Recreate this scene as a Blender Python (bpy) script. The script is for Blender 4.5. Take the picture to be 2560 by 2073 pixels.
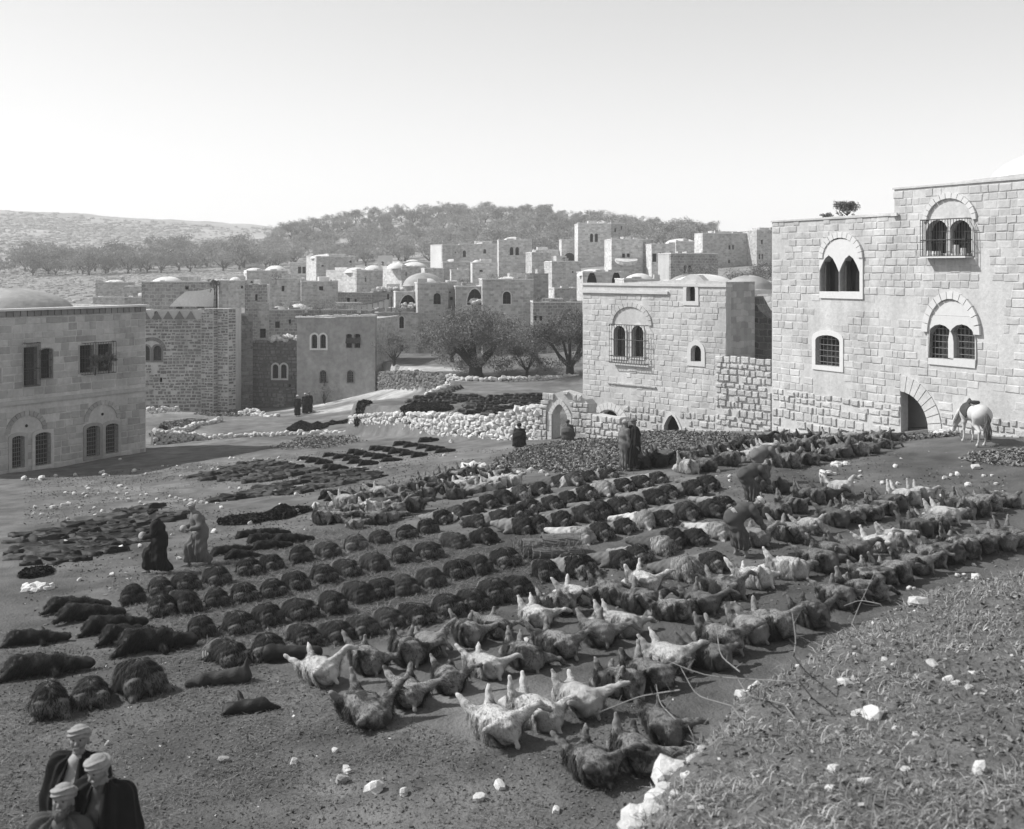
import bpy, math, random, zlib
import numpy as np
from mathutils import Vector, Matrix
from mathutils.geometry import tessellate_polygon
random.seed(7); RNG = np.random.default_rng(7)
SC = bpy.context.scene
for o in list(bpy.data.objects): bpy.data.objects.remove(o)
# ------------------------------------------------------------------ camera, sky, sun, exposure
FP, HY, CX = 2800.0, 675.0, 1280.0        # focal length, horizon and centre column of the 2560 px photograph
cam = bpy.data.cameras.new('camera'); camo = bpy.data.objects.new('camera', cam); SC.collection.objects.link(camo)
camo.location = (0, 0, 0); camo.rotation_euler = (math.radians(90), 0, 0)
cam.sensor_width = 36; cam.lens = 36*FP/2560; cam.shift_y = (HY-2073/2)/2560
cam.clip_start = .1; cam.clip_end = 6000
cam.dof.use_dof = True; cam.dof.focus_distance = 34; cam.dof.aperture_fstop = 2.0
SC.camera = camo
SUN_AZ, SUN_EL = math.atan2(.16, -1), math.radians(43)    # sun from the left, a little beyond the picture plane
sdir = Vector((math.cos(SUN_AZ)*math.cos(SUN_EL), math.sin(SUN_AZ)*math.cos(SUN_EL), math.sin(SUN_EL)))
w = bpy.data.worlds.new('World'); SC.world = w; w.use_nodes = True
nt = w.node_tree; nt.nodes.clear()
sky = nt.nodes.new('ShaderNodeTexSky'); sky.sky_type = 'NISHITA'; sky.sun_disc = False
sky.sun_elevation = SUN_EL; sky.sun_rotation = math.pi/2-SUN_AZ
sky.air_density = 2.3; sky.dust_density = 0.0; sky.ozone_density = 3.0; sky.altitude = 1500
bw = nt.nodes.new('ShaderNodeRGBToBW'); bg = nt.nodes.new('ShaderNodeBackground'); wo = nt.nodes.new('ShaderNodeOutputWorld')
nt.links.new(sky.outputs[0], bw.inputs[0]); nt.links.new(bw.outputs[0], bg.inputs[0]); nt.links.new(bg.outputs[0], wo.inputs[0])
bg.inputs[1].default_value = .14
sl = bpy.data.lights.new('sun', 'SUN'); sl.energy = 5.0; sl.angle = math.radians(.5); sl.color = (1, .995, .985)
so = bpy.data.objects.new('sun', sl); SC.collection.objects.link(so); so.rotation_euler = sdir.to_track_quat('Z', 'Y').to_euler()
SC.view_settings.view_transform = 'Standard'; SC.view_settings.look = 'None'; SC.view_settings.gamma = 1
SC.view_settings.exposure = .15; SC.view_settings.use_curve_mapping = False
try:
    SC.cycles.use_denoising = True; SC.cycles.max_bounces = 4; SC.cycles.volume_bounces = 2
    SC.cycles.diffuse_bounces = 2; SC.cycles.transparent_max_bounces = 4; SC.render.use_persistent_data = False
except Exception: pass

# ------------------------------------------------------------------ object helpers
LINK = SC.collection.objects.link
def tag(o, label=None, cat=None, group=None, kind=None):
    if label: o['label'] = label
    if cat: o['category'] = cat
    if group: o['group'] = group
    if kind: o['kind'] = kind
    return o
def empty(name, loc=(0, 0, 0), rz=0, label=None, cat=None, group=None, kind=None, scale=1):
    o = bpy.data.objects.new(name, None); LINK(o); o.location = loc; o.rotation_euler = (0, 0, rz); o.scale = (scale,)*3
    o.empty_display_size = .1
    return tag(o, label, cat, group, kind)
def mesh(name, V, F, m=None, smooth=False):
    """V: n x 3; F: a list of integer arrays, each k x 3 or k x 4."""
    me = bpy.data.meshes.new(name)
    V = np.asarray(V, np.float32).reshape(-1, 3)
    if isinstance(F, np.ndarray) or (len(F) and not isinstance(F[0], np.ndarray)): F = [F]
    F = [np.asarray(f, np.int32) for f in F if len(f)]
    me.vertices.add(len(V)); me.vertices.foreach_set('co', V.ravel())
    li = np.concatenate([f.ravel() for f in F]) if F else np.zeros(0, np.int32)
    tot = np.concatenate([np.full(len(f), f.shape[1], np.int32) for f in F]) if F else np.zeros(0, np.int32)
    st = np.concatenate([[0], np.cumsum(tot)[:-1]]).astype(np.int32)
    me.loops.add(len(li)); me.loops.foreach_set('vertex_index', li)
    me.polygons.add(len(tot)); me.polygons.foreach_set('loop_start', st); me.polygons.foreach_set('loop_total', tot)
    me.polygons.foreach_set('use_smooth', np.full(len(tot), bool(smooth)))
    me.update(calc_edges=True); me.validate()
    if m: me.materials.append(m)
    return me
def obj(name, me, parent=None, loc=None, rot=None, scale=None, m=None):
    o = bpy.data.objects.new(name, me); LINK(o)
    if parent: o.parent = parent
    if loc is not None: o.location = loc
    if rot is not None: o.rotation_euler = rot
    if scale is not None: o.scale = scale
    if m is not None:
        o.material_slots[0].link = 'OBJECT'; o.material_slots[0].material = m
    return o
class MB:
    """collects quads and triangles"""
    def __init__(s): s.V = []; s.F3 = []; s.F4 = []; s.n = 0
    def add(s, V, F3=(), F4=()):
        V = np.asarray(V, float).reshape(-1, 3); s.V.append(V)
        if len(F3): s.F3.append(np.asarray(F3)+s.n)
        if len(F4): s.F4.append(np.asarray(F4)+s.n)
        s.n += len(V)
    def box(s, a, b, R=None, c=None):
        x0, y0, z0 = a; x1, y1, z1 = b
        V = np.array([(x0,y0,z0),(x1,y0,z0),(x1,y1,z0),(x0,y1,z0),(x0,y0,z1),(x1,y0,z1),(x1,y1,z1),(x0,y1,z1)], float)
        if R is not None: V = V@np.array(R).T
        if c is not None: V = V+np.array(c)
        s.add(V, F4=[(0,3,2,1),(4,5,6,7),(0,1,5,4),(1,2,6,5),(2,3,7,6),(3,0,4,7)])
    def tube(s, pts, rad, n=6, cap=True):
        pts = np.asarray(pts, float); m = len(pts); rad = np.broadcast_to(rad, m)
        T = np.gradient(pts, axis=0); T /= np.linalg.norm(T, axis=1)[:, None]+1e-9
        up = np.array((0, 0, 1.)) if abs(T[0][2]) < .9 else np.array((1., 0, 0))
        A = np.cross(T, up); A /= np.linalg.norm(A, axis=1)[:, None]+1e-9; B = np.cross(T, A)
        a = np.arange(n)*2*np.pi/n
        V = pts[:, None]+rad[:, None, None]*(np.cos(a)[None, :, None]*A[:, None]+np.sin(a)[None, :, None]*B[:, None])
        i = np.arange(m-1)[:, None]*n; j = np.arange(n)[None]; k = (j+1) % n
        F = np.stack([i+j, i+k, i+n+k, i+n+j], -1).reshape(-1, 4)
        F3 = []
        if cap:
            for t in range(1, n-1): F3 += [(0, t, t+1), ((m-1)*n, (m-1)*n+t+1, (m-1)*n+t)]
        s.add(V.reshape(-1, 3), F3=F3, F4=F)
    def mesh(s, name, m=None, smooth=False):
        F = []
        if s.F3: F.append(np.concatenate(s.F3))
        if s.F4: F.append(np.concatenate(s.F4))
        return mesh(name, np.concatenate(s.V) if s.V else np.zeros((0, 3)), F, m, smooth)
def ihash(i, j, s=0):
    h = (i*374761393+j*668265263+s*974634777) & 0x7fffffff
    h = ((h ^ (h >> 13))*1274126177) & 0x7fffffff
    return ((h ^ (h >> 16)) & 0xffff)/65535.0
def vnoise(x, y, s=0):
    x = np.asarray(x, float); y = np.asarray(y, float)
    i = np.floor(x).astype(np.int64); j = np.floor(y).astype(np.int64); u = x-i; v = y-j
    u = u*u*(3-2*u); v = v*v*(3-2*v)
    return (ihash(i, j, s)*(1-u)+ihash(i+1, j, s)*u)*(1-v)+(ihash(i, j+1, s)*(1-u)+ihash(i+1, j+1, s)*u)*v
def fbm(x, y, s=0, o=4):
    r = 0; a = .5
    for k in range(o): r = r+a*(vnoise(x, y, s+k)-.5); x = np.asarray(x)*2.03+7.1; y = np.asarray(y)*2.03+3.7; a *= .5
    return r*2

# ------------------------------------------------------------------ materials (the photograph is monochrome)
def M(name, base, sc=6., amp=.35, rough=.9, bump=.3, bsc=None, coord='obj', rnd=0., isl=0., stain=0., ssc=.25, spots=None, brick=None, attr=None, bd=.02, streak=0., lichen=0.):
    m = bpy.data.materials.new(name); m.use_nodes = True; t = m.node_tree; N = t.nodes; L = t.links
    p = N['Principled BSDF']; p.inputs['Roughness'].default_value = rough; p.inputs['Specular IOR Level'].default_value = .25
    geo = N.new('ShaderNodeNewGeometry'); oi = N.new('ShaderNodeObjectInfo')
    def mth(op, a, b=None, c=None, cl=False):
        n = N.new('ShaderNodeMath'); n.operation = op; n.use_clamp = cl
        for k, v in enumerate((a, b, c)):
            if v is None: continue
            if isinstance(v, (int, float)): n.inputs[k].default_value = v
            else: L.new(v, n.inputs[k])
        return n.outputs[0]
    if coord == 'world': vec = geo.outputs['Position']
    else:
        tc = N.new('ShaderNodeTexCoord'); vv = N.new('ShaderNodeVectorMath'); vv.operation = 'ADD'
        L.new(tc.outputs['Object'], vv.inputs[0])
        sc_ = N.new('ShaderNodeVectorMath'); sc_.operation = 'SCALE'; sc_.inputs[0].default_value = (37.3, 19.7, 53.1)
        L.new(oi.outputs['Random'], sc_.inputs['Scale'])
        if rnd: L.new(sc_.outputs[0], vv.inputs[1])
        vec = vv.outputs[0]
    def noise(s, det=5, v=None, r=.6):
        n = N.new('ShaderNodeTexNoise'); n.inputs['Scale'].default_value = s; n.inputs['Detail'].default_value = det
        n.inputs['Roughness'].default_value = r; L.new(v or vec, n.inputs['Vector']); return n.outputs[0]
    n1 = noise(sc)
    f = mth('MULTIPLY_ADD', mth('SUBTRACT', n1, .5), amp*4, 1.0)
    h = n1
    if bsc: h = noise(bsc, 4)
    if stain:
        s1 = noise(ssc, 4, geo.outputs['Position']); f = mth('MULTIPLY', f, mth('MULTIPLY_ADD', mth('SUBTRACT', s1, .5), stain*4, 1.0))
    if streak:
        mp = N.new('ShaderNodeMapping'); mp.inputs['Scale'].default_value = (1.3, 1.3, .12); L.new(geo.outputs['Position'], mp.inputs['Vector'])
        s2 = noise(1.0, 5, mp.outputs[0]); f = mth('MULTIPLY', f, mth('MULTIPLY_ADD', mth('SUBTRACT', s2, .5), streak*4, 1.0))
    if rnd: f = mth('MULTIPLY', f, mth('MULTIPLY_ADD', mth('SUBTRACT', oi.outputs['Random'], .5), rnd*2, 1.0))
    if isl: f = mth('MULTIPLY', f, mth('MULTIPLY_ADD', mth('SUBTRACT', geo.outputs['Random Per Island'], .5), isl*2, 1.0))
    if lichen:
        s3 = noise(9., 3, geo.outputs['Position']); f = mth('MULTIPLY', f, mth('SUBTRACT', 1.0, mth('MULTIPLY', mth('MULTIPLY', mth('SUBTRACT', s3, .6), 8, cl=True), lichen)))
    if attr:
        an = N.new('ShaderNodeAttribute'); an.attribute_name = attr; f = mth('MULTIPLY', f, an.outputs['Fac'])
    val = mth('MULTIPLY', f, base)
    if spots:        # (scale, threshold, colour, softness): patches of another colour
        ss = noise(spots[0], 3); k = mth('MULTIPLY', mth('SUBTRACT', ss, spots[1]), spots[3], cl=True)
        val = mth('ADD', mth('MULTIPLY', val, mth('SUBTRACT', 1.0, k)), mth('MULTIPLY', mth('MULTIPLY', k, spots[2]), f))
    if brick:        # courses of stone: (course height, stone length, mortar tone, mortar width)
        tc2 = N.new('ShaderNodeTexCoord'); sx = N.new('ShaderNodeSeparateXYZ'); L.new(tc2.outputs['Object'], sx.inputs[0])
        wob = noise(1.7, 3, tc2.outputs['Object']); wob2 = noise(5., 2, tc2.outputs['Object'])
        cx = N.new('ShaderNodeCombineXYZ')
        L.new(mth('ADD', mth('ADD', sx.outputs[0], sx.outputs[1]), mth('MULTIPLY', wob2, .22)), cx.inputs[0])
        L.new(mth('ADD', sx.outputs[2], mth('MULTIPLY', wob, .35)), cx.inputs[1])
        b = N.new('ShaderNodeTexBrick'); L.new(cx.outputs[0], b.inputs['Vector']); b.inputs['Scale'].default_value = 1
        b.inputs['Row Height'].default_value = brick[0]; b.inputs['Brick Width'].default_value = brick[1]; b.inputs['Mortar Size'].default_value = brick[3]
        b.inputs['Mortar Smooth'].default_value = .4; b.inputs['Color1'].default_value = (.72,)*3+(1,); b.inputs['Color2'].default_value = (1.2,)*3+(1,)
        b.inputs['Mortar'].default_value = (brick[2],)*3+(1,); b.offset = .43
        val = mth('MULTIPLY', val, b.outputs['Color'])
        h = mth('ADD', mth('MULTIPLY', b.outputs['Fac'], -1.2), mth('MULTIPLY', h, .8))
    val = mth('MAXIMUM', val, .004)
    cc = N.new('ShaderNodeCombineXYZ')
    for k in range(3): L.new(val, cc.inputs[k])
    L.new(cc.outputs[0], p.inputs['Base Color'])
    if bump:
        bn = N.new('ShaderNodeBump'); bn.inputs['Strength'].default_value = bump; bn.inputs['Distance'].default_value = bd
        L.new(h, bn.inputs['Height']); L.new(bn.outputs[0], p.inputs['Normal'])
    return m
MT = dict(
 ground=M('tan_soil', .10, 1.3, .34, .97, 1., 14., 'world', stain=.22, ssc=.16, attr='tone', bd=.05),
 bank=M('bank_soil', .12, 4., .4, .97, 1., 16., 'world', bd=.05),
 hill=M('hill_limestone', .30, .05, .35, .97, .6, .12, 'world', stain=.3, ssc=.012, bd=1.2),
 stoneA=M('pale_limestone_block', .47, 5., .12, .92, .45, 11., 'world', rnd=.09, isl=.09, stain=.16, ssc=.45, bd=.03, lichen=.2, streak=.16),
 stoneR=M('rough_limestone_block', .46, 4., .16, .94, .8, 7., 'world', rnd=.10, isl=.10, stain=.14, ssc=.6, bd=.06, lichen=.2),
 stoneB=M('grey_ashlar_block', .38, 5., .14, .92, .4, 11., 'world', rnd=.22, isl=.22, stain=.15, ssc=.4, bd=.02, streak=.15),
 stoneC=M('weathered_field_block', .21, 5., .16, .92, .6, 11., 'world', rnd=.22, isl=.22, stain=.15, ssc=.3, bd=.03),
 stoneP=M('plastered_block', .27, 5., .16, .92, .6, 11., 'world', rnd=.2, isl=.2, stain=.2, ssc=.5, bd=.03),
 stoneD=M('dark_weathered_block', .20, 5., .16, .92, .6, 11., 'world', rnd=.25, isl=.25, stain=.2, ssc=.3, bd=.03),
 mortarL=M('pale_lime_mortar', .49, 7., .14, .95, .7, 9., 'world', stain=.16, ssc=.45, streak=.14, lichen=.15, bd=.02),
 mortarW=M('white_lime_mortar', .62, 7., .12, .95, .5, 14., 'world', stain=.12, ssc=.4, bd=.02),
 mortarG=M('grey_lime_mortar', .50, 6., .14, .95, .5, 12., 'world', stain=.18, ssc=.3, bd=.02, streak=.2),
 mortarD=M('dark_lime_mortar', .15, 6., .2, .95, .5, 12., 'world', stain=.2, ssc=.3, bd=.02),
 frame=M('dressed_white_stone', .60, 8., .07, .85, .2, 20., 'world', bd=.01, isl=.05),
 plaster=M('lime_plaster', .55, 1.4, .12, .93, .4, 9., 'world', stain=.14, ssc=.4, bd=.03, lichen=.1),
 plasterD=M('weathered_plaster', .30, 2.5, .22, .93, .7, 7., 'world', stain=.2, ssc=.5, streak=.12, bd=.03),
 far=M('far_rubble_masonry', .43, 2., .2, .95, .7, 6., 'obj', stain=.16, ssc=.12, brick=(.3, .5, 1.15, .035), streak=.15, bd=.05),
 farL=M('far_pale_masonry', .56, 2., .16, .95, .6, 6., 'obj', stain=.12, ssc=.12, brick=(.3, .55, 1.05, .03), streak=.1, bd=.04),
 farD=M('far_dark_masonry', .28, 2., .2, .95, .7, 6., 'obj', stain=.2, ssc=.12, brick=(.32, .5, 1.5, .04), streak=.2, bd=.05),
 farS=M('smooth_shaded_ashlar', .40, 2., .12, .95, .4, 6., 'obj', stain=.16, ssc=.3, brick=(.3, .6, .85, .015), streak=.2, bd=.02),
 roof=M('limewashed_roof', .66, 1.2, .14, .93, .5, 5., 'world', stain=.12, ssc=.4, bd=.05),
 roofD=M('earth_roof', .34, 1.2, .2, .95, .6, 4., 'world', stain=.2, ssc=.4, bd=.06),
 dark=M('dark_interior', .012, 3., .2, .95, 0),
 wood=M('old_dark_wood', .045, 4., .3, .85, .3, 30.),
 glass=M('dusty_window_glass', .03, 3., .3, .25, 0),
 iron=M('rusty_iron_bar', .07, 9., .3, .7, 0),
 ironL=M('pale_painted_iron', .22, 9., .2, .7, 0),
 rock=M('white_limestone_rubble', .58, 7., .14, .93, .6, 12., 'obj', rnd=.16, isl=.16, bd=.03, lichen=.15),
 rockG=M('grey_field_stone', .30, 7., .2, .93, .7, 12., 'obj', rnd=.25, isl=.25, bd=.03),
 rockD=M('painted_shade_field_stone', .17, 7., .2, .93, .7, 12., 'obj', rnd=.3, isl=.3, bd=.03),  # darkened field stone: the garden wall's shade is put into its colour
 leaf=M('olive_leaf', .18, .6, .3, .8, 0, None, 'world', isl=.45, rnd=.15),
 leafF=M('hillside_foliage', .27, .3, .15, .9, 0, None, 'world', isl=.3, rnd=.3),
 bark=M('olive_bark', .05, 6., .35, .95, .9, 14., bd=.05),
 grass=M('dry_weed_blade', .27, 1.3, .45, .9, 0, None, 'world', isl=.7),
 twig=M('dry_bramble_stem', .20, 9., .2, .9, 0, isl=.2),
 straw=M('trodden_straw', .13, 3., .3, .9, 0, None, 'world', isl=.7),
 chips=M('scattered_oak_galls', .17, 3., .3, .9, 0, None, 'world', isl=.85),
 heap=M('dark_leaf_heap', .025, 5., .4, .95, 0, None, 'world', isl=.8),
 litter=M('trodden_litter', .13, 3., .3, .9, 0, None, 'world', isl=.55),
 mat=M('woven_straw_mat', .18, 30., .3, .9, .5, 40., bd=.02, isl=.15),
 skin=M('sunburnt_skin', .20, 20., .08, .6, .1, 60.),
 beard=M('grey_beard', .10, 30., .3, .95, .4, 80.),
 horse=M('white_horse_coat', .52, 8., .08, .7, .15, 60., spots=(3., .58, .38, 4)),
 mane=M('grey_horse_hair', .16, 20., .3, .8, .5, 60.),
 saddle=M('dark_saddle_blanket', .06, 14., .3, .95, .6, 60.),
)
def cloth(name, b, **k): return M(name, b, 9., .14, .95, .5, 60., bd=.01, **k)
MT.update(clD=cloth('dark_wool_cloth', .014), clM=cloth('brown_wool_cloth', .075), clG=cloth('grey_cotton_cloth', .14), clL=cloth('pale_cotton_cloth', .34), clW=cloth('white_cotton_cloth', .5),
 turb=M('striped_turban_cloth', .26, 22., .3, .9, .6, 40., bd=.01))
# goat skins: colours of hide and of hair
HIDE = dict(
 D=(M('dark_hide', .055, 5., .32, .75, .8, 44., rnd=.45, bd=.02), M('black_brown_goat_hair', .020, 9., .3, .8, 0, isl=.5, rnd=.35)),
 M=(M('brown_hide', .10, 5., .3, .8, .8, 44., rnd=.35, bd=.02), M('brown_goat_hair', .036, 9., .3, .8, 0, isl=.45, rnd=.3)),
 L=(M('tan_hide', .20, 5., .3, .85, .8, 44., rnd=.3, spots=(3., .56, .05, 8), bd=.02), M('tawny_goat_hair', .075, 9., .3, .8, 0, isl=.4, rnd=.3)),
 W=(M('cream_hide', .44, 5., .25, .85, .9, 48., rnd=.22, spots=(3.0, .57, .10, 9), bd=.02), M('cream_goat_hair', .32, 9., .3, .8, 0, isl=.3, rnd=.2)),
 B=(M('grey_belly_hide', .19, 5., .35, .85, .9, 48., rnd=.35, spots=(3.2, .50, .03, 9), bd=.02), M('dark_flank_hair', .038, 9., .3, .8, 0, isl=.5, rnd=.3)),
 K=(M('wet_black_hide', .013, 4., .3, .6, .4, 26., rnd=.3, bd=.02), M('wet_black_hair', .010, 9., .3, .8, 0, isl=.7)),
)
# ------------------------------------------------------------------ smooth bodies: signed distance + surface nets
def cap(P, a, b, ra, rb):
    a = np.asarray(a, np.float32); b = np.asarray(b, np.float32); ab = b-a; L2 = float(ab@ab)+1e-9
    h = np.clip(((P-a)@ab)/L2, 0, 1)
    return np.linalg.norm(P-a-h[:, None]*ab, axis=1)-(ra+(rb-ra)*h)
def ell(P, c, r):
    q = (P-np.asarray(c, np.float32))/np.asarray(r, np.float32); k = np.linalg.norm(q, axis=1)
    return (k-1)*min(r)
def smin(a, b, k):
    h = np.clip(.5+.5*(b-a)/k, 0, 1); return b+(a-b)*h-k*h*(1-h)
def field(prims, k=.05):
    """prims: (a, b, ra, rb) capsules or ('e', centre, radii) ellipsoids, optionally followed by a blend radius"""
    def f(P):
        d = None
        for p in prims:
            if isinstance(p[0], str): v = ell(P, p[1], p[2]); kk = p[3] if len(p) > 3 else k
            else: v = cap(P, *p[:4]); kk = p[4] if len(p) > 4 else k
            d = v if d is None else smin(d, v, kk)
        return d
    return f
def surfnet(f, lo, hi, h):
    lo = np.asarray(lo, np.float32); hi = np.asarray(hi, np.float32); n = np.ceil((hi-lo)/h).astype(int)+1
    g = [lo[i]+h*np.arange(n[i], dtype=np.float32) for i in range(3)]
    P = np.stack(np.meshgrid(*g, indexing='ij'), -1).reshape(-1, 3)
    V = np.concatenate([f(P[i:i+400000]) for i in range(0, len(P), 400000)]).reshape(n).astype(np.float32)
    ins = V < 0; c = n-1
    s = sum(ins[i:i+c[0], j:j+c[1], k:k+c[2]].astype(np.int8) for i in (0, 1) for j in (0, 1) for k in (0, 1))
    act = (s > 0) & (s < 8); idx = np.full(c, -1, np.int32); A = np.argwhere(act); idx[act] = np.arange(len(A))
    acc = np.zeros((len(A), 3)); cnt = np.zeros(len(A))
    for ax in range(3):
        o1, o2 = [a for a in range(3) if a != ax]
        for u in (0, 1):
            for v in (0, 1):
                p0 = A.copy(); p0[:, o1] += u; p0[:, o2] += v; p1 = p0.copy(); p1[:, ax] += 1
                a = V[p0[:, 0], p0[:, 1], p0[:, 2]]; b = V[p1[:, 0], p1[:, 1], p1[:, 2]]; m = (a < 0) != (b < 0)
                t = np.where(m, a/(a-b+1e-12), 0); q = p0.astype(float); q[:, ax] += t
                acc[m] += q[m]; cnt[m] += 1
    VV = lo+h*acc/np.maximum(cnt, 1)[:, None]
    F = []
    for ax in range(3):
        o1, o2 = (ax+1) % 3, (ax+2) % 3
        sl0 = [slice(1, -1)]*3; sl0[ax] = slice(0, -1); sl1 = [slice(1, -1)]*3; sl1[ax] = slice(1, None)
        a = ins[tuple(sl0)]; b = ins[tuple(sl1)]; E = np.argwhere(a != b)
        if not len(E): continue
        flip = a[E[:, 0], E[:, 1], E[:, 2]]; B = E.copy(); B[:, o1] += 1; B[:, o2] += 1
        q = []
        for du, dv in ((-1, -1), (0, -1), (0, 0), (-1, 0)):
            t = B.copy(); t[:, o1] += du; t[:, o2] += dv; q.append(idx[t[:, 0], t[:, 1], t[:, 2]])
        q = np.stack(q, 1); q[~flip] = q[~flip][:, ::-1]; F.append(q[(q >= 0).all(1)])
    return VV, np.concatenate(F)
def grad(f, P, e=.004):
    P = P.astype(np.float32)
    G = np.stack([f(P+np.eye(3, dtype=np.float32)[i]*e)-f(P-np.eye(3, dtype=np.float32)[i]*e) for i in range(3)], 1)
    return G/(np.linalg.norm(G, axis=1)[:, None]+1e-9)

# ------------------------------------------------------------------ terrain, interpolated through measured points (image column, row, distance)
def ray(px, py, d): return np.array(((px-CX)*d/FP, d, -(py-HY)*d/FP))
def W3(px, H, d): return ((px-CX)/FP, math.log(d), -H)
def fromH(px, py, H): return W3(px, H, FP*H/(py-HY))
def fromD(px, py, d): return W3(px, (py-HY)*d/FP, d)
TP = [fromH(*a) for a in [
 (0,2073,6.7),(640,2073,6.7),(1280,2073,6.7),(1900,2073,6.6),(2560,2073,6.4),
 (60,1700,7.2),(700,1700,7.0),(1300,1700,6.8),(1900,1700,6.6),(2560,1700,6.4),(-400,1800,7.),(-400,1300,9.),(2960,1700,6.3),(2960,1250,6.1),
 (60,1480,7.6),(500,1430,7.55),(900,1450,7.25),(1400,1450,6.95),(1900,1420,6.7),(2500,1420,6.4),
 (60,1300,8.7),(500,1280,8.4),(900,1280,7.8),(1300,1260,7.15),(1600,1190,6.7),(2000,1200,6.5),(2500,1200,6.2),
 (2430,1108,6.03),(2250,1120,6.2),(2000,1120,6.75),(1750,1130,7.0),(2700,1108,5.9)]]
TP += [fromD(*a) for a in [
 (60,1180,58.),(366,1124,64.5),(-300,1190,58.),(800,1120,61),(1100,1118,57),(1330,1108,54.),(1500,1092,56.),(1650,1085,54),(1815,1085,51.5),(1930,1086,50.4),(2250,1080,43.9),(2480,1076,40.3),
 (2900,1070,38.),(385,1108,72),(500,1100,73),(620,1092,73),(800,1084,71),(900,1076,71),(400,1078,82),(560,1060,84),(750,1050,90),
 (430,1030,96),(600,1030,102),(745,1018,104),(937,988,99),(850,1000,96),(1000,985,96),(150,1130,75),
 (360,1010,110),(700,980,125),(900,930,125),(1100,900,118),(1300,890,118),(1500,900,100),(1900,850,100),(2400,800,100),(2700,800,100),
 (1100,890,100),(1300,890,95),
 (100,900,120),(100,780,170),(60,730,240),(60,700,320),(300,730,200),(300,690,330),(500,700,250),(500,676,350),
 (700,850,150),(700,760,190),(700,690,280),(1000,790,160),(1000,720,200),(1000,672,300),(1300,760,150),(1300,700,190),(1300,640,280),
 (1600,720,150),(1600,660,200),(1600,625,300),(1900,720,150),(1900,640,200),(1900,600,300),(2400,650,160),(2400,600,300),(-300,780,180),(2900,620,200),
 (60,524,980),(300,545,980),(500,560,980),(700,568,980),(-300,510,980),(60,610,620),(300,618,620),(500,628,620),
 (650,595,560),(820,566,480),(1000,549,470),(1170,540,470),(1350,545,470),(1500,570,470),(1650,587,480),(1800,596,480),(2200,600,480),(2900,600,480),
 (650,660,400),(820,640,380),(1000,625,370),(1170,610,360),(1350,600,360),(1500,600,360)]]
# beyond the skylines the land falls away again
for px, py, d in [(0,570,1700),(700,600,1700),(1000,620,800),(1300,620,800),(1650,620,900),(2200,620,900),(2900,620,900),(-300,570,1700)]: TP.append(fromD(px, py, d))
for px, z in [(-400,6.4),(640,6.2),(1280,6.2),(1900,6.2),(2960,6.)]: TP.append(W3(px, z, 3.))
TP = np.array(TP); TSC = np.array((1.0, .9))
def _K(a, b):
    d = np.sqrt((((a[:, None]-b[None])*TSC)**2).sum(-1)); return d
_n = len(TP); _A = np.zeros((_n+3, _n+3)); _A[:_n, :_n] = -_K(TP[:, :2], TP[:, :2])-np.eye(_n)*-1e-4
_A[:_n, _n] = 1; _A[:_n, _n+1:] = TP[:, :2]; _A[_n:, :_n] = _A[:_n, _n:].T
_w = np.linalg.solve(_A, np.concatenate([TP[:, 2], np.zeros(3)]))
def base_ul(u, l):
    sh = np.shape(u); Q = np.stack([np.ravel(u), np.ravel(l)], 1); r = np.empty(len(Q))
    for i in range(0, len(Q), 20000):
        q = Q[i:i+20000]; r[i:i+20000] = -_K(q, TP[:, :2])@_w[:_n]+_w[_n]+q@_w[_n+1:]
    return r.reshape(sh)
# near relief is smooth in (u, log d); the kinks of the biharmonic kernel are averaged out
def gbase(x, y):
    y = np.maximum(np.asarray(y, float), 1.5); x = np.asarray(x, float); u = x/y; l = np.log(y)
    z = 0
    for du, dl in ((-.02, -.035), (.02, -.035), (-.02, .035), (.02, .035)): z = z+base_ul(u+du, l+dl)
    z = z/4
    a = np.clip((y-4)/20, 0, 1)
    z = z+.10*fbm(x*.35, y*.35, 3, 4)*a+.03*fbm(x*2.2, y*2.2, 9, 3)*np.clip((140-y)/60, 0, 1)
    z = z+np.clip((y-250)/300, 0, 1)*4*fbm(x*.02, y*.02, 5, 4)
    return z
# the raised garden terrace behind the long rubble wall
TERR = [ray(px, 0, d)[:2] for px, d in [(872,69.5),(1000,64.6),(1200,59.2),(1345,57.0),(1375,61.5),(1440,62),(1480,60.5),(1520,64),(1560,72),(1560,105),(955,114),(948,102),(1010,95),(1115,86.5),(1118,78),(1050,73)]]
TERR = np.array(TERR)
def pdist(poly, x, y):
    """signed distance to a polygon, negative inside"""
    x = np.asarray(x, float); y = np.asarray(y, float); d = np.full(x.shape, 1e9); ins = np.zeros(x.shape, bool)
    for (ax, ay), (bx, by) in zip(poly, np.roll(poly, -1, axis=0)):
        ex, ey = bx-ax, by-ay; t = np.clip(((x-ax)*ex+(y-ay)*ey)/(ex*ex+ey*ey), 0, 1)
        d = np.minimum(d, np.hypot(x-ax-t*ex, y-ay-t*ey))
        ins ^= ((ay > y) != (by > y)) & (x < (bx-ax)*(y-ay)/(by-ay+1e-12)+ax)
    return np.where(ins, -d, d)
def terr_z(x, y): return -8.05-.25*np.clip((y-60)/25, 0, 1)-.2*np.clip((x+8)/-10, 0, 1)+.08*fbm(x*.3, y*.3, 8, 4)
def gz(x, y):
    z = gbase(x, y); x = np.asarray(x, float); y = np.asarray(y, float)
    s = pdist(TERR, x, y); k = np.clip(.5-s/.5, 0, 1)
    return z*(1-k)+np.maximum(z, terr_z(x, y))*k if np.ndim(z) else float(z*(1-k)+max(z, terr_z(x, y))*k)
_DS = np.exp(np.linspace(math.log(4), math.log(1500), 900))
_gc = {}
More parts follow.
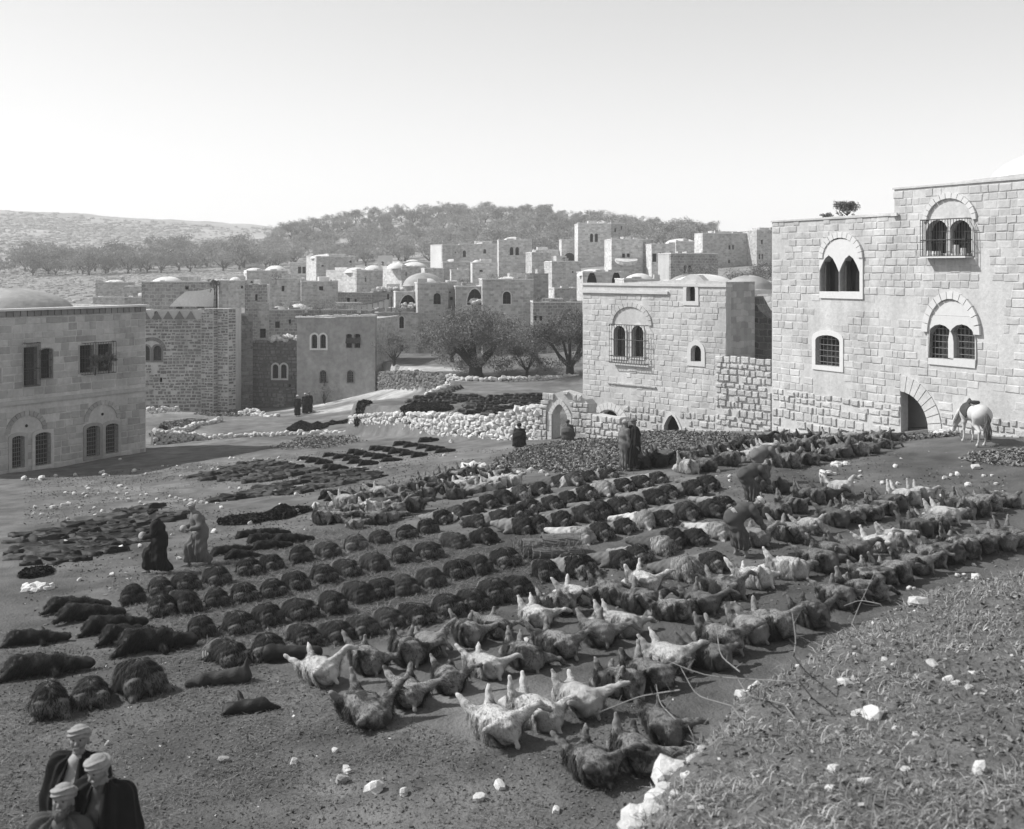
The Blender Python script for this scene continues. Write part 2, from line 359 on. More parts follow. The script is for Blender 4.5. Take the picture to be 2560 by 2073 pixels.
def hit(px, py):
    """the point of the ground seen at a place in the photograph"""
    k = round(px/4)
    if k not in _gc: _gc[k] = gz((k*4-CX)/FP*_DS, _DS)
    g = _gc[k]; r = -(py-HY)/FP*_DS; i = np.argmax(r < g); i = max(i, 1)
    a = r[i-1]-g[i-1]; b = r[i]-g[i]; t = a/(a-b) if a != b else 0
    d = _DS[i-1]+t*(_DS[i]-_DS[i-1]); x = (px-CX)/FP*d
    return Vector((x, d, float(gz(np.array([x]), np.array([d]))[0])))
NU = 330
us = np.linspace(-.62, .62, NU)
ls = np.concatenate([np.linspace(math.log(2.5), math.log(14), 60)[:-1], np.linspace(math.log(14), math.log(52), 190)[:-1], np.linspace(math.log(52), math.log(115), 190)[:-1], np.linspace(math.log(115), math.log(1900), 150)])
UU, LL = np.meshgrid(us, ls); YY = np.exp(LL); XX = UU*YY
ZZ = gz(XX, YY)
_L0 = ls
def gz(x, y):
    x = np.asarray(x, float); y = np.asarray(y, float); u = np.clip((x/y-us[0])/(us[1]-us[0]), 0, NU-1.001); l = np.log(np.clip(y, 2.51, 1895)); j = np.clip(np.searchsorted(ls, l)-1, 0, len(ls)-2); t = (l-ls[j])/(ls[j+1]-ls[j]); i = u.astype(int); f_ = u-i
    z = (ZZ[j, i]*(1-f_)+ZZ[j, i+1]*f_)*(1-t)+(ZZ[j+1, i]*(1-f_)+ZZ[j+1, i+1]*f_)*t
    return z if np.ndim(z) else float(z)
_gc.clear()
def tone(x, y):
    t = np.ones_like(x)
    def blob(px, py, rx, ry, v):
        nonlocal t
        p = hit(px, py); q = ((x-p.x)/rx)**2+((y-p.y)/ry)**2
        q = q+.6*fbm(x*.4, y*.4, 31, 3); k = np.clip(1.35-q, 0, 1); k = k*k*(3-2*k); t = t*(1-k)+v*k
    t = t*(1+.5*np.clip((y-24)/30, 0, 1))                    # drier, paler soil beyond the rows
    for b in [(850,1003,6,4,5.0),(980,990,6,4,4.6),(915,1000,5,5,4.0),(700,1035,8,3,1.7),(440,1035,4,5,2.4),(420,1100,3,6,1.8),(700,1130,6,5,1.25),(250,1180,9,5,1.5),(550,1220,6,5,1.45),(1100,965,7,4,1.3),
              (900,1420,5,4,.75),(1200,1500,5,3,.8),(800,1900,2.2,2.2,.75),(1000,2000,2,1.5,1.25),(500,1900,1.4,2,.7),(1200,1790,2,1.5,1.3),(2200,1180,6,5,.95),(300,1500,2.2,1.6,1.3),
              (2080,1095,6,1.2,3.4),(1150,880,14,9,1.7),(620,1420,3,3,.9)]: blob(*b)
    t = t*np.clip(1+.45*fbm(x*.45, y*.45, 51, 4)+.40*fbm(x*1.7, y*1.7, 52, 3), .45, 1.9)
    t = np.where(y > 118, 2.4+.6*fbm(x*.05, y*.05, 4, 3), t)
    return t
def grid_faces(nr, nc):
    i = np.arange(nr-1)[:, None]*nc; j = np.arange(nc-1)[None]
    return np.stack([i+j, i+j+1, i+nc+j+1, i+nc+j], -1).reshape(-1, 4)
Vg = np.stack([XX, YY, ZZ], -1).reshape(-1, 3)
me = mesh('ground', Vg, grid_faces(len(ls), NU), MT['ground'], True)
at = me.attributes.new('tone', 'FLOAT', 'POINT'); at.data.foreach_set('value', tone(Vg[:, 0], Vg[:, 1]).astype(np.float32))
me.materials.append(MT['hill'])
cy = YY[:-1, :-1].ravel(); me.polygons.foreach_set('material_index', (cy > 330).astype(np.int32))
tag(obj('ground', me), kind='structure')
# the grassy bank the camera stands on, ending in a rubble edge
BP = [ray(px, 0, d)[:2] for px, d in [(1440,8.0),(1530,8.6),(1580,9.2),(1660,10.2),(1752,11.0),(1850,12.2),(2000,13.4),(2150,14.8),(2300,16.2),(2560,17.2),(2950,17.6)]]
BP = np.array(BP+[np.array((13., 3.)), np.array((.2, 3.)), np.array((.35, 6.))])
def bank_z(x, y):
    e = -pdist(BP, x, y)
    return -4.42-.02*(y-9)+.9*(1-np.exp(-np.maximum(e, 0)*.20))+.10*fbm(x*.9, y*.9, 12, 4)+.04*fbm(x*4, y*4, 13, 3)-np.clip(.35-e, 0, .35)*.5
gx, gy = np.meshgrid(np.arange(0, 16, .12), np.arange(2.6, 18.6, .12))
s = pdist(BP, gx, gy); zz = np.where(s < .0, bank_z(gx, gy), -8.0)
keep = s < .25
F = grid_faces(*gx.shape); km = keep.ravel()[F].all(1)
V = np.stack([gx, gy, zz], -1).reshape(-1, 3)
u_, inv = np.unique(F[km], return_inverse=True)
tag(obj('bank', mesh('bank', V[u_], inv.reshape(-1, 4), MT['bank'], True)), kind='structure')
# ------------------------------------------------------------------ buildings
def arch_loop(x, z0, w, h, kind='arch', n=8):
    """outline of an opening, counter-clockwise seen from the front (x right, z up)"""
    a = w/2
    if kind == 'rect': return [(x-a, z0), (x+a, z0), (x+a, z0+h), (x-a, z0+h)]
    if kind == 'seg': rise = a*.35
    elif kind == 'point': rise = a*1.25
    elif kind == 'half': rise = h
    else: rise = a
    rise = min(rise, h); s = z0+h-rise; L = [(x-a, z0), (x+a, z0)] if kind != 'half' else []
    for i in range(n+1):
        t = math.pi*i/n; zz = math.sin(t)
        if kind == 'point': zz = (1-(abs(math.cos(t)))**1.7)
        L.append((x+a*math.cos(t), s+rise*zz))
    return L
def offset_arch(x, z0, w, h, kind, e, sill=None):
    return arch_loop(x, z0-(e if sill is None else sill), w+2*e, h+e+(e if sill is None else sill), kind)
def plate(mb, outer, holes, y0, y1, back=False):
    """a slab with openings; front at y0, back at y1"""
    loops = [outer]+list(holes); vs = [p for L in loops for p in L]
    tr = tessellate_polygon([[Vector((p[0], p[1], 0)) for p in L] for L in loops])
    A = np.array([(p[0], y0, p[1]) for p in vs]); B = A.copy(); B[:, 1] = y1; n = len(vs)
    T = []
    for a, b, c in tr:
        cr = (vs[b][0]-vs[a][0])*(vs[c][1]-vs[a][1])-(vs[b][1]-vs[a][1])*(vs[c][0]-vs[a][0])
        T.append((a, b, c) if cr > 0 else (a, c, b))
    F3 = list(T)
    if back: F3 += [(a+n, c+n, b+n) for a, b, c in T]
    F4 = []; o = 0
    for L in loops:
        m = len(L)
        for i in range(m): j = (i+1) % m; F4.append((o+i, o+i+n, o+j+n, o+j))
        o += m
    mb.add(np.concatenate([A, B]), F3=F3, F4=F4)
STV = []
for k in range(12):           # twelve dressed blocks, unit size, front towards -y
    r = np.random.default_rng(100+k); j = lambda s: (r.random(3)-.5)*s
    V = []
    for (x, z) in ((-.5,-.5),(.5,-.5),(.5,.5),(-.5,.5)): V.append(np.array((x, .5, z))+j(.03)*(1, 0, 1))
    for (x, z) in ((-.5,-.5),(.5,-.5),(.5,.5),(-.5,.5)): V.append(np.array((x, -.22, z))+j(.07))
    for (x, z) in ((-.45,-.42),(.45,-.42),(.45,.42),(-.45,.42)): V.append(np.array((x, -.5, z))+j(.12))
    V.append(np.array((0, -.56, 0))+j(.25))
    STV.append(np.array(V))
ST4 = np.array([(0,1,5,4),(1,2,6,5),(2,3,7,6),(3,0,4,7),(4,5,9,8),(5,6,10,9),(6,7,11,10),(7,4,8,11)]); ST3 = np.array([(8,9,12),(9,10,12),(10,11,12),(11,8,12)])
_stm = {}
def stone_mesh(k, mat):
    if (k, mat) not in _stm: _stm[k, mat] = mesh('stone', STV[k], [ST4, ST3], MT[mat])
    return _stm[k, mat]
def lay(parent, stones, mat, depth=.12, y=.0, keepn=300, R=None, pname='stone', rest='stonework'):
    """stones: (x, z, w, h) in the facade plane; the largest are objects, the others one mesh"""
    stones = sorted(stones, key=lambda s: -s[2]*s[3]); rr = np.random.default_rng(len(stones)+11)
    mb = MB()
    for i, (x, z, ww, hh) in enumerate(stones):
        k = int(rr.integers(12)); pr = depth*(.75+.5*rr.random()); yy = y-pr/2+.04
        tl = (rr.random()-.5)*.05
        if i < keepn:
            obj(pname, stone_mesh(k, mat), parent, (x, yy, z), (0, tl, 0), (ww, pr, hh))
        else:
            V = STV[k]*np.array((ww, pr, hh)); c, s_ = math.cos(tl), math.sin(tl)
            V = np.stack([V[:, 0]*c+V[:, 2]*s_, V[:, 1], -V[:, 0]*s_+V[:, 2]*c], 1)+np.array((x, yy, z)); mb.add(V, ST3, ST4)
    if mb.n:
        o = obj(rest, mb.mesh(rest, MT[mat]), parent); o['kind'] = 'stuff'
def courses(x0, x1, z0, z1, rh, wa, blocks, seed, gap=.03, jit=.25, rough=0., lo=None, hi=None, smear=9.):
    """random-length blocks in courses, left out where an opening is"""
    r = np.random.default_rng(seed); out = []; z = z0
    while z < z1-.06:
        h = rh*(1+jit*(r.random()-.5)*2); h = min(h, z1-z)
        if h < .07: break
        zc = z+h/2; iv = []
        for (bx0, bx1, bz0, bz1, fn) in blocks:
            if bz0 < z+h*.9 and bz1 > z+h*.1:
                if fn:
                    hw = max(fn(z+h*.15), fn(z+h*.85))
                    if hw > 0: iv.append(((bx0+bx1)/2-hw, (bx0+bx1)/2+hw))
                else: iv.append((bx0, bx1))
        iv.sort(); x = x0; segs = []
        for a, b in iv:
            if a > x: segs.append((x, min(a, x1)))
            x = max(x, b)
        if x < x1: segs.append((x, x1))
        for a, b in segs:
            while a < b-.05:
                ww = wa*(.55+.9*r.random()); 
                if b-a-ww < wa*.45: ww = b-a
                t = hi(a+ww/2) if hi else 1e9
                bt = lo(a+ww/2) if lo else -1e9
                if zc < t and zc > bt and r.random() > rough*.08 and float(fbm(a*.55+seed, zc*.55, seed, 4)) < smear+.15*r.random():
                    dz = (r.random()-.5)*rough*.08
                    out.append((a+ww/2, zc+dz, ww-gap*(1+rough*r.random()), h-gap*(1+rough*r.random())))
                a += ww
        z += h
    return out
def window(root, x, z, w_, h, kind='arch', frame=.13, sill=None, fm='frame', grille=None, pane='glass', recess=.3, sash=True, yf=-.05, hood=0, hoodm='frame', wallm=None, cage=None, label=None):
    """pane set back in the wall > frame, sash, grille; returns (hole outline, block for the masonry)"""
    mb = MB(); L = arch_loop(x, z, w_+.04, h+.02, kind); plate(mb, L, [], recess-.02, recess+.03, True)
    wn = obj('window', mb.mesh('window', MT[pane]), root)
    if label: wn['label'] = label
    if frame:
        mb = MB(); plate(mb, offset_arch(x, z, w_, h, kind, frame, sill), [arch_loop(x, z, w_, h, kind)], yf, .05); obj('window_frame', mb.mesh('window_frame', MT[fm]), wn)
    if sash:
        mb = MB()
        for q in ((-.5, .5) if False else (0,)): mb.box((x-.03, recess-.07, z), (x+.03, recess-.03, z+h-.05))
        for q in (.33, .66): mb.box((x-w_/2+.02, recess-.07, z+h*q-.02), (x+w_/2-.02, recess-.03, z+h*q+.02))
        obj('sash', mb.mesh('sash', MT['wood']), wn)
    if grille:
        mb = MB(); nb, nr, yy, mm = grille
        for i in range(nb):
            xx = x-w_/2+w_*(i+.5)/nb; mb.tube([(xx, yy, z), (xx, yy, z+h*(.97 if abs(xx-x) < w_*.3 else .86))], .012, 4)
        for i in range(nr): zz = z+h*(i+.6)/(nr+.3); mb.tube([(x-w_/2, yy, zz), (x+w_/2, yy, zz)], .012, 4)
        obj('window_grille', mb.mesh('window_grille', MT[mm]), wn)
    if cage:          # iron cage standing out from the wall: (left, right, bottom, top, outward, bars)
        cx0, cx1, cz0, cz1, out, nb = cage; mb = MB()
        for i in range(nb):
            xx = cx0+(cx1-cx0)*i/(nb-1); mb.tube([(xx, -out, cz0), (xx, -out, cz1)], .014, 4)
        for zz in (cz0, cz0+(cz1-cz0)*.38, cz1):
            mb.tube([(cx0, 0, zz), (cx0, -out, zz), (cx1, -out, zz), (cx1, 0, zz)], .018, 4)
        for i in range(4):
            yy = -out*(i+.5)/4
            for xx in (cx0, cx1): mb.tube([(xx, yy, cz0), (xx, yy, cz1)], .012, 4)
            mb.tube([(cx0, yy, cz0), (cx1, yy, cz0)], .014, 4)
        obj('window_cage', mb.mesh('window_cage', MT['iron']), wn)
    e = frame if frame else .02; s_ = e if sill is None else sill
    a = w_/2+e; rise = {'arch': w_/2, 'seg': w_*.18, 'point': w_*.6, 'rect': 0, 'half': h}[kind]
    top = z+h+e; spr = top-rise-e*.7
    def fn(zz):
        if zz < z-s_ or zz > top: return 0
        if zz < spr or kind == 'rect': return a
        q = (zz-spr)/(top-spr+1e-6); return a*math.sqrt(max(0, 1-q*q))
    return arch_loop(x, z, w_, h, kind), (x-a, x+a, z-s_, top, fn)
def hoodring(root, x, z, r, t, yf, m='frame', foot=0., name='hood_arch', rise=None, blocks=None):
    """semicircular hood moulding of separate voussoirs, centre (x, z)"""
    rise = rise or r; n = 13; mb = MB()
    for i in range(n):
        a0, a1 = math.pi*i/n+.012, math.pi*(i+1)/n-.012
        P = [(x+(r)*math.cos(a0), z+rise*math.sin(a0)), (x+(r+t)*math.cos(a0), z+(rise+t)*math.sin(a0)), (x+(r+t)*math.cos(a1), z+(rise+t)*math.sin(a1)), (x+r*math.cos(a1), z+rise*math.sin(a1))]
        plate(mb, P, [], yf, .06)
    if foot:
        for s_ in (-1, 1):
            xa, xb = sorted((x+s_*r, x+s_*(r+t))); plate(mb, [(xa, z-foot), (xb, z-foot), (xb, z), (xa, z)], [], yf, .06)
    o = obj(name, mb.mesh(name, MT[m]), root)
    def fn(zz):
        if zz < z-foot or zz > z+rise+t: return 0
        if zz < z: return r+t
        return (r+t)*math.sqrt(max(0, 1-((zz-z)/(rise+t))**2))
    return (x-r-t, x+r+t, z-foot, z+rise+t, fn)
def dome(root, x, y, z, r, hgt, m='roof', name='dome', ry=None):
    n, k = 22, 8; V = []; ry = ry or r
    for i in range(k+1):
        t = math.pi/2*i/k
        for j in range(n):
            a = 2*math.pi*j/n; q = math.cos(t); q = q if i else 1.04
            V.append((x+r*q*math.cos(a), y+ry*q*math.sin(a), z+hgt*math.sin(t)+.03*hgt*math.sin(3*a+x)))
    F = [(i*n+j, i*n+(j+1) % n, (i+1)*n+(j+1) % n, (i+1)*n+j) for i in range(k) for j in range(n)]
    return obj(name, mesh(name, V, F, MT[m], True), root)
def shell(root, w_, dep, z0, z1, mat, outer=None, holes=(), roofm='roofD', cap_=.12, thick=.35, side=None, roofz=None, coping=True, seed=1, back=True):
    mb = MB(); outer = outer or [(0, z0), (w_, z0), (w_, z1), (0, z1)]
    plate(mb, outer, holes, .0, thick, True); obj('wall', mb.mesh('wall', MT[mat]), root)
    mb = MB(); zr = roofz if roofz is not None else z1-.25
    mb.box((0, thick, z0), (.35, dep, z1)); mb.box((w_-.35, thick, z0), (w_, dep, z1)); mb.box((.35, dep-.35, z0), (w_-.35, dep, z1))
    obj('side_wall', mb.mesh('side_wall', MT[side or mat]), root)
    mb = MB(); mb.box((.35, thick, zr-.2), (w_-.35, dep-.35, zr)); mb.box((.35, 1.0, z0), (w_-.35, 1.1, zr-.2))
    obj('roof', mb.mesh('roof', MT[roofm]), root)
    if coping:
        r = np.random.default_rng(seed); mb = MB(); n = max(4, int(w_/.7))
        xs = np.linspace(-.04, w_+.04, n+1)
        for i in range(n):
            j = r.random()*.07; mb.box((xs[i], -.05, z1), (xs[i+1]-.01, .4, z1+cap_*.6+j))
        n = max(3, int(dep/.8)); ys = np.linspace(.4, dep, n+1)
        for i in range(n):
            for xx in (-.05, w_-.35): mb.box((xx, ys[i], z1), (xx+.4, ys[i+1]-.01, z1+cap_*.6+r.random()*.07))
        obj('coping', mb.mesh('coping', MT['roof' if cap_ > .1 else 'roofD']), root)
class Face:
    """the front of a building: a vertical plane through corner pixel column xb at distance d, turned by th"""
    def __init__(s, xb, d, th):
        s.X = (xb-CX)*d/FP; s.Y = d; s.c, s.s = math.cos(th), math.sin(th); s.th = th
    def t(s, px): u = (px-CX)/FP; return (u*s.Y-s.X)/(s.c-u*s.s)
    def dist(s, t): return s.Y+t*s.s
    def z(s, py, t): return -(py-HY)*s.dist(t)/FP
    def at(s, px, py): t = s.t(px); return t, s.z(py, t)
    def back(s, px): u = (px-CX)/FP; return (s.X-u*s.Y)/(s.s+u*s.c)
def house(name, label, xa, xb, xc, ytop, ybase, d, th=.3, depth=6., mat='far', side=None, wins=(), domes=(), roofm='roof', cat='house', group=None, top=None, extra=0, cap_=.12, frames=None, coping=True):  # side: paler than the front, sunlight put into the colour of sun-facing walls
    """xa..xb left side, xb..xc front; windows (column, top row, bottom row, width px, kind)"""
    f = Face(xb, d, th); w_ = f.t(xc); z1 = f.z(ytop, 0); z0 = f.z(ybase, 0)-1.5
    dep = depth if xa is None else max(1.2, min(18, f.back(xa)))
    r = empty(name, (f.X, f.Y, z0), th, label, cat, group)
    holes = []; 
    for q in wins:
        px, y0, y1, wp, kind = q[:5]; t = f.t(px); dd = f.dist(t)
        zz1 = f.z(y0, t)-z0; zz0 = f.z(y1, t)-z0; ww = wp*dd/FP/max(.3, math.cos(th)); t = min(max(t, ww/2+.1), w_-ww/2-.1)
        fr = q[5] if len(q) > 5 else (.12 if frames is None else frames)
        h, b = window(r, t, zz0, ww, zz1-zz0, kind, frame=fr, fm='farL' if d > 140 else 'frame', pane='dark' if d > 110 else 'glass', recess=.28, sash=d < 120)
        holes.append(h)
    rw = random.Random(int(xb*7+ytop))
    if not wins and d > 100 and w_ > 2.2 and z1-z0 > 4:
        for _ in range(rw.choice((1, 1, 2, 3))):
            t = rw.uniform(.5, w_-.5); h, b = window(r, t, z1-z0-rw.uniform(1.1, 2.0), rw.choice((.25, .35, .5)), rw.choice((.3, .45, .7)), rw.choice(('rect', 'rect', 'arch')), frame=0, pane='dark', recess=.25, sash=False)
            if not any(abs(t-q_[0][0]) < .8 for q_ in holes): holes.append(h)
    if d > 90 and w_ > 1.5:
        mb = MB(); x = 0
        while x < w_-.2:
            ww = rw.uniform(.3, 1.1); ww = min(ww, w_-x); hh = rw.choice((.05, .1, .18, .3, .12, .5 if rw.random() < .3 else .1))
            mb.box((x, .02, z1-z0), (x+ww-.01, .42, z1-z0+hh)); x += ww
        if dep > 3:
            a_, b_ = rw.uniform(.2, .6)*w_, rw.uniform(.25, .5)*w_; b_ = min(b_, w_-a_-.1)
            if rw.random() < .6 and b_ > .6: mb.box((a_, dep*.5, z1-z0-.3), (a_+b_, dep*.9, z1-z0+rw.uniform(.3, .9)))
        o = obj('parapet', mb.mesh('parapet', MT[side or mat]), r); o['kind'] = 'stuff'
    outer = None
    if not top and d > 90 and w_ > 1.5:
        nn = 6; outer = [(0, 0), (w_, 0)]+[(w_*k/nn, z1-z0+rw.uniform(0, .16)) for k in range(nn, -1, -1)]
    if top: outer = [(0, 0), (w_, 0)]+[(w_*a, z1-z0+b) for a, b in reversed(top)]
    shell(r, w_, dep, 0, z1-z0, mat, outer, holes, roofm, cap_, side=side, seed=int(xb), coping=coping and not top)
    for q in domes:           # (fraction along, radius px, height px)
        rr = q[1]*d/FP; dome(r, w_*q[0], min(dep*.5, rr+.3) if len(q) < 4 else q[3], z1-z0-.3, rr, q[2]*d/FP+.3, q[4] if len(q) > 4 else roofm, ry=min(rr, dep*.45))
    return r, f, w_, dep, z1-z0
def blk(x, w_, z0, z1, e=.05): return (x-w_/2-e, x+w_/2+e, z0, z1, None)

# ---- the large pale house on the right, in two heights
TH = math.atan2(-1, .55); TH = -(math.pi/2-math.atan(.55))
fr_ = Face(2500, 40, 0); 
# direction along the front from far (left) to near (right)
def face_from(pxl, dl, pxr, dr):
    X0, X1 = (pxl-CX)*dl/FP, (pxr-CX)*dr/FP; th = math.atan2(dr-dl, X1-X0); f = Face(pxl, dl, th); return f
f = face_from(1930, 50.4, 2500, 40.0)
zb = f.z(1110, 0)-1.0
R = empty('stone_house', (f.X, f.Y, zb), f.th, 'tall sunlit stone house with paired arched windows behind the white horse', 'house')
def L_(px, py): t, z = f.at(px, py); return t, z-zb
tm, _ = L_(2236, 700); te = f.t(2700); zl = L_(1932, 556)[1]; zt = L_(2240, 474)[1]
holes = []; bl = []
def addw(h): holes.append(h[0]); bl.append(h[1])
def wpx(px, y0, y1, wp, kind, **k):
    t, z0 = L_(px, y1); z1 = L_(px, y0)[1]; dd = f.dist(t); return window(R, t, z0, wp*dd/FP/math.cos(f.th)*1.0, z1-z0, kind, **k)
# window at upper left: two pointed lights in one white surround, shutters open
for px in (2075, 2126): addw(wpx(px, 638, 729, 33, 'point', frame=0, pane='dark', sash=False, recess=.34))
a, z0 = L_(2059-8, 745); b, z1 = L_(2154, 745); ht = L_(2100, 598)[1]
mb = MB(); plate(mb, [(a, z0), (b+.12, z0), (b+.12, ht-.75)]+[((a+b+.12)/2+(b+.12-a)/2*math.cos(t), ht-.75+.75*math.sin(t)) for t in np.linspace(.15, math.pi-.15, 9)]+[(a, ht-.75)], holes[-2:], -.07, .05)
obj('window_surround', mb.mesh('window_surround', MT['frame']), R); bl.append((a, b+.12, z0, ht-.2, None))
for px in (2075, 2126):
    t, zz = L_(px, 729); mb = MB(); mb.box((t-.3, .2, zz), (t-.26+.04, .24, zz+1.25)); mb.box((t-.31, .03, zz), (t-.25, .22, zz+1.25)); obj('shutter', mb.mesh('shutter', MT['wood']), R)
bl.append(hoodring(R, (a+b+.12)/2, ht-.80, 1.0, .24, -.12, 'frame', .0, rise=.86))
# window at lower left
addw(wpx(2070, 838, 915, 40, 'seg', frame=.2, grille=(6, 5, .1, 'ironL')))
# barred pair at upper right
for px in (2345, 2402): addw(wpx(px, 550, 634, 33, 'arch', frame=.1, pane='glass'))
c0, zc0 = L_(2320, 638); c1, zc1 = L_(2432, 546)
mb = MB(); R2 = [o for o in R.children if o.name.startswith('window')][-1]
nb = 17
for i in range(nb): xx = c0+(c1-c0)*i/(nb-1); mb.tube([(xx, -.42, zc0-.05), (xx, -.42, zc1)], .015, 4)
for zz in (zc0-.05, zc0+.55, zc1): mb.tube([(c0, .02, zz), (c0, -.42, zz), (c1, -.42, zz), (c1, .02, zz)], .02, 4)
for yy in (-.1, -.2, -.3):
    for xx in (c0, c1): mb.tube([(xx, yy, zc0-.05), (xx, yy, zc1)], .013, 4)
    mb.tube([(c0, yy, zc0-.05), (c1, yy, zc0-.05)], .015, 4)
obj('window_cage', mb.mesh('window_cage', MT['iron']), R)
mb = MB(); mb.box((c0-.02, -.44, zc0-.12), (c1+.02, .0, zc0-.06)); obj('cage_shelf', mb.mesh('cage_shelf', MT['frame']), R)
for q, (px, ww, hh) in enumerate([(2352, .35, .2), (2402, .26, .42), (2335, .2, .22), (2420, .2, .3)]):
    t, zz = L_(px, 636); mb = MB(); mb.tube([(t, -.25, zc0-.06), (t, -.25, zc0-.06+hh*.5), (t, -.25, zc0-.06+hh)], [ww*.42, ww*.5, ww*.46], 10)
    tag(obj('flower_pot', mb.mesh('flower_pot', MT['mortarW']), None), ['shallow pale pot behind the left bars of the upper right window', 'tall white tin behind the right bars of the upper right window', 'small pot at the left end of the upper right barred window', 'narrow pot at the right end of the upper right barred window'][q], 'pot')
    po = bpy.data.objects[-1] if False else None
bl.append(hoodring(R, (c0+c1)/2, zc1-.05, 1.02, .2, -.10, 'frame', .0, rise=.84))
# pair of barred windows at lower right
for px in (2352, 2407): addw(wpx(px, 811, 897, 40, 'arch', frame=0, grille=(7, 5, .12, 'ironL'), pane='glass'))
a, z0 = L_(2322, 910); b, z1 = L_(2440, 910); ht = L_(2380, 790)[1]
mb = MB(); plate(mb, [(a, z0), (b, z0), (b, ht), (a, ht)], holes[-2:], -.06, .05); obj('window_surround', mb.mesh('window_surround', MT['frame']), R); bl.append((a, b, z0, ht, None))
bl.append(hoodring(R, (a+b)/2, L_(2380, 834)[1], (b-a)/2-.02, .27, -.13, 'frame', .0, rise=1.30))
mb = MB(); plate(mb, [((a+b)/2+((b-a)/2-.05)*math.cos(t), ht+.01+.55*math.sin(t)) for t in np.linspace(0, math.pi, 12)], [], -.04, .05); obj('tympanum', mb.mesh('tympanum', MT['frame']), R); bl.append((a, b, ht, ht+.45, None))
# great low arch, half buried
t0, za = L_(2252, 978); t1, zc = L_(2322, 1076)
dw = t1-t0
hole = [(t0, 0.02), (t1+.02, .02), (t1, zc)]+[(t0+dw*math.cos(q), zc+(za-zc)*math.sin(q)) for q in np.linspace(0, math.pi/2, 9)][1:]
holes.append(hole); bl.append((t0-.0, t0, 0, za, lambda zz: 0))
def arfn(zz): return max(0, dw*math.sqrt(max(0, 1-max(0, (zz-zc)/(za-zc+.55))**2)))+.55
bl.append((t0-10, t0+10, 0, za+.5, None)) if False else None
mb = MB(); q = np.linspace(0, math.pi/2, 10)
for i in range(9):
    q0, q1 = q[i]+.01, q[i+1]-.01; g = .62
    plate(mb, [(t0+dw*math.cos(q0), zc+(za-zc)*math.sin(q0)), (t0+(dw+g)*math.cos(q0), zc+(za-zc+g)*math.sin(q0)), (t0+(dw+g)*math.cos(q1), zc+(za-zc+g)*math.sin(q1)), (t0+dw*math.cos(q1), zc+(za-zc)*math.sin(q1))], [], -.05, .06)
plate(mb, [(t1+.02, 0), (t1+.64, 0), (t1+.64, zc), (t1+.02, zc)], [], -.05, .06)
obj('arch_ring', mb.mesh('arch_ring', MT['mortarL']), R)
def mk_arblock():
    out = []
    for zz in np.arange(0, za+.62, .1):
        hw = (dw+.62)*math.sqrt(max(0, 1-max(0, (zz-zc)/(za-zc+.62))**2)); out.append((t0, t0+hw, zz, zz+.1, None))
    return out
bl += mk_arblock()
outer = [(0, 0), (te, 0), (te, zt+.28), (tm, zt), (tm, zl+.12), (tm*.5, zl+.1), (0, zl)]
mb = MB(); plate(mb, outer, holes, 0, .4, True); obj('wall', mb.mesh('wall', MT['mortarL']), R)
mb = MB(); mb.box((0, .4, 0), (.4, 9, zl)); mb.box((tm, .4, zl-.4), (tm+.4, 9, zt)); mb.box((0, 8.6, 0), (te, 9, zl)); mb.box((tm+.4, 8.6, zl), (te, 9, zt)); obj('side_wall', mb.mesh('side_wall', MT['far']), R)
mb = MB(); mb.box((.4, .4, zl-.5), (te, 8.6, zl-.3)); mb.box((tm+.4, .4, zt-.45), (te, 8.6, zt-.25)); mb.box((.4, 1.6, 0), (te, 1.75, zl-.5)); obj('roof', mb.mesh('roof', MT['roof']), R)
mb = MB(); mb.box((t0-.3, .4, 0), (t1+1.5, 1.58, .05)); 
lowz = lambda x: 3.55+.5*math.sin(x*.9)
st = courses(.05, te, lowz(0)-.0, zt+.3, .30, .44, bl, 21, .022, .12, .3, hi=lambda x: (zl+.02 if x < tm else zt+.02), smear=.22)
st2 = courses(.05, te, 0.6, 3.6, .33, .42, bl, 22, .05, .28, 1.0)
lay(R, [s_ for s_ in st2 if s_[0] < tm+.1 or s_[0] > t1], 'stoneR', .095, keepn=120, rest='rubble_stonework')
lay(R, st, 'stoneA', .058, keepn=180)
dome(R, te-2.2, 3.6, zt-.1, 3.4, 1.5, 'roof')
dome(R, tm-2.1, 4.2, zl-.25, 1.9, .75, 'roof')
mb = MB(); mb.box((-.03, -.06, zl), (tm, .42, zl+.07)); mb.box((tm-.05, -.06, zt), (te, .42, zt+.07)); obj('coping', mb.mesh('coping', MT['mortarL']), R)
mb = MB(); mb.box((tm-.05, -.16, zl-.02), (tm+.25, -.06, zl+.1)); obj('corbel', mb.mesh('corbel', MT['frame']), R)
for o in bpy.data.objects:           # pots stand on the cage shelf: to world space
    if o.name.startswith('flower_pot'): o.location = R.location; o.rotation_euler = R.rotation_euler
# dark plants on the roof
# ---- the middle sunlit house
g = face_from(1457, 59.4, 1815, 52.6); zb2 = g.z(1110, 0)-.6
Mh = empty('stone_house', (g.X, g.Y, zb2), g.th, 'sunlit flat-roofed stone house with a caged double window in the middle', 'house')
def G_(px, py): t, z = g.at(px, py); return t, z-zb2
def gw(px, y0, y1, wp, kind, **k):
    t, z0 = G_(px, y1); z1 = G_(px, y0)[1]; dd = g.dist(t); return window(Mh, t, z0, wp*dd/FP/math.cos(g.th), z1-z0, kind, **k)
wm = g.t(1815); z1l = G_(1457, 712)[1]; z1r = G_(1815, 705)[1]; holes = []; bl = []
def addw(h): holes.append(h[0]); bl.append(h[1])
for px in (1550, 1595): addw(gw(px, 814, 893, 27, 'arch', frame=.12, pane='glass'))
a, z0 = G_(1533, 893); b, _ = G_(1621, 893); zt2 = G_(1575, 812)[1]
mb = MB(); nb = 15
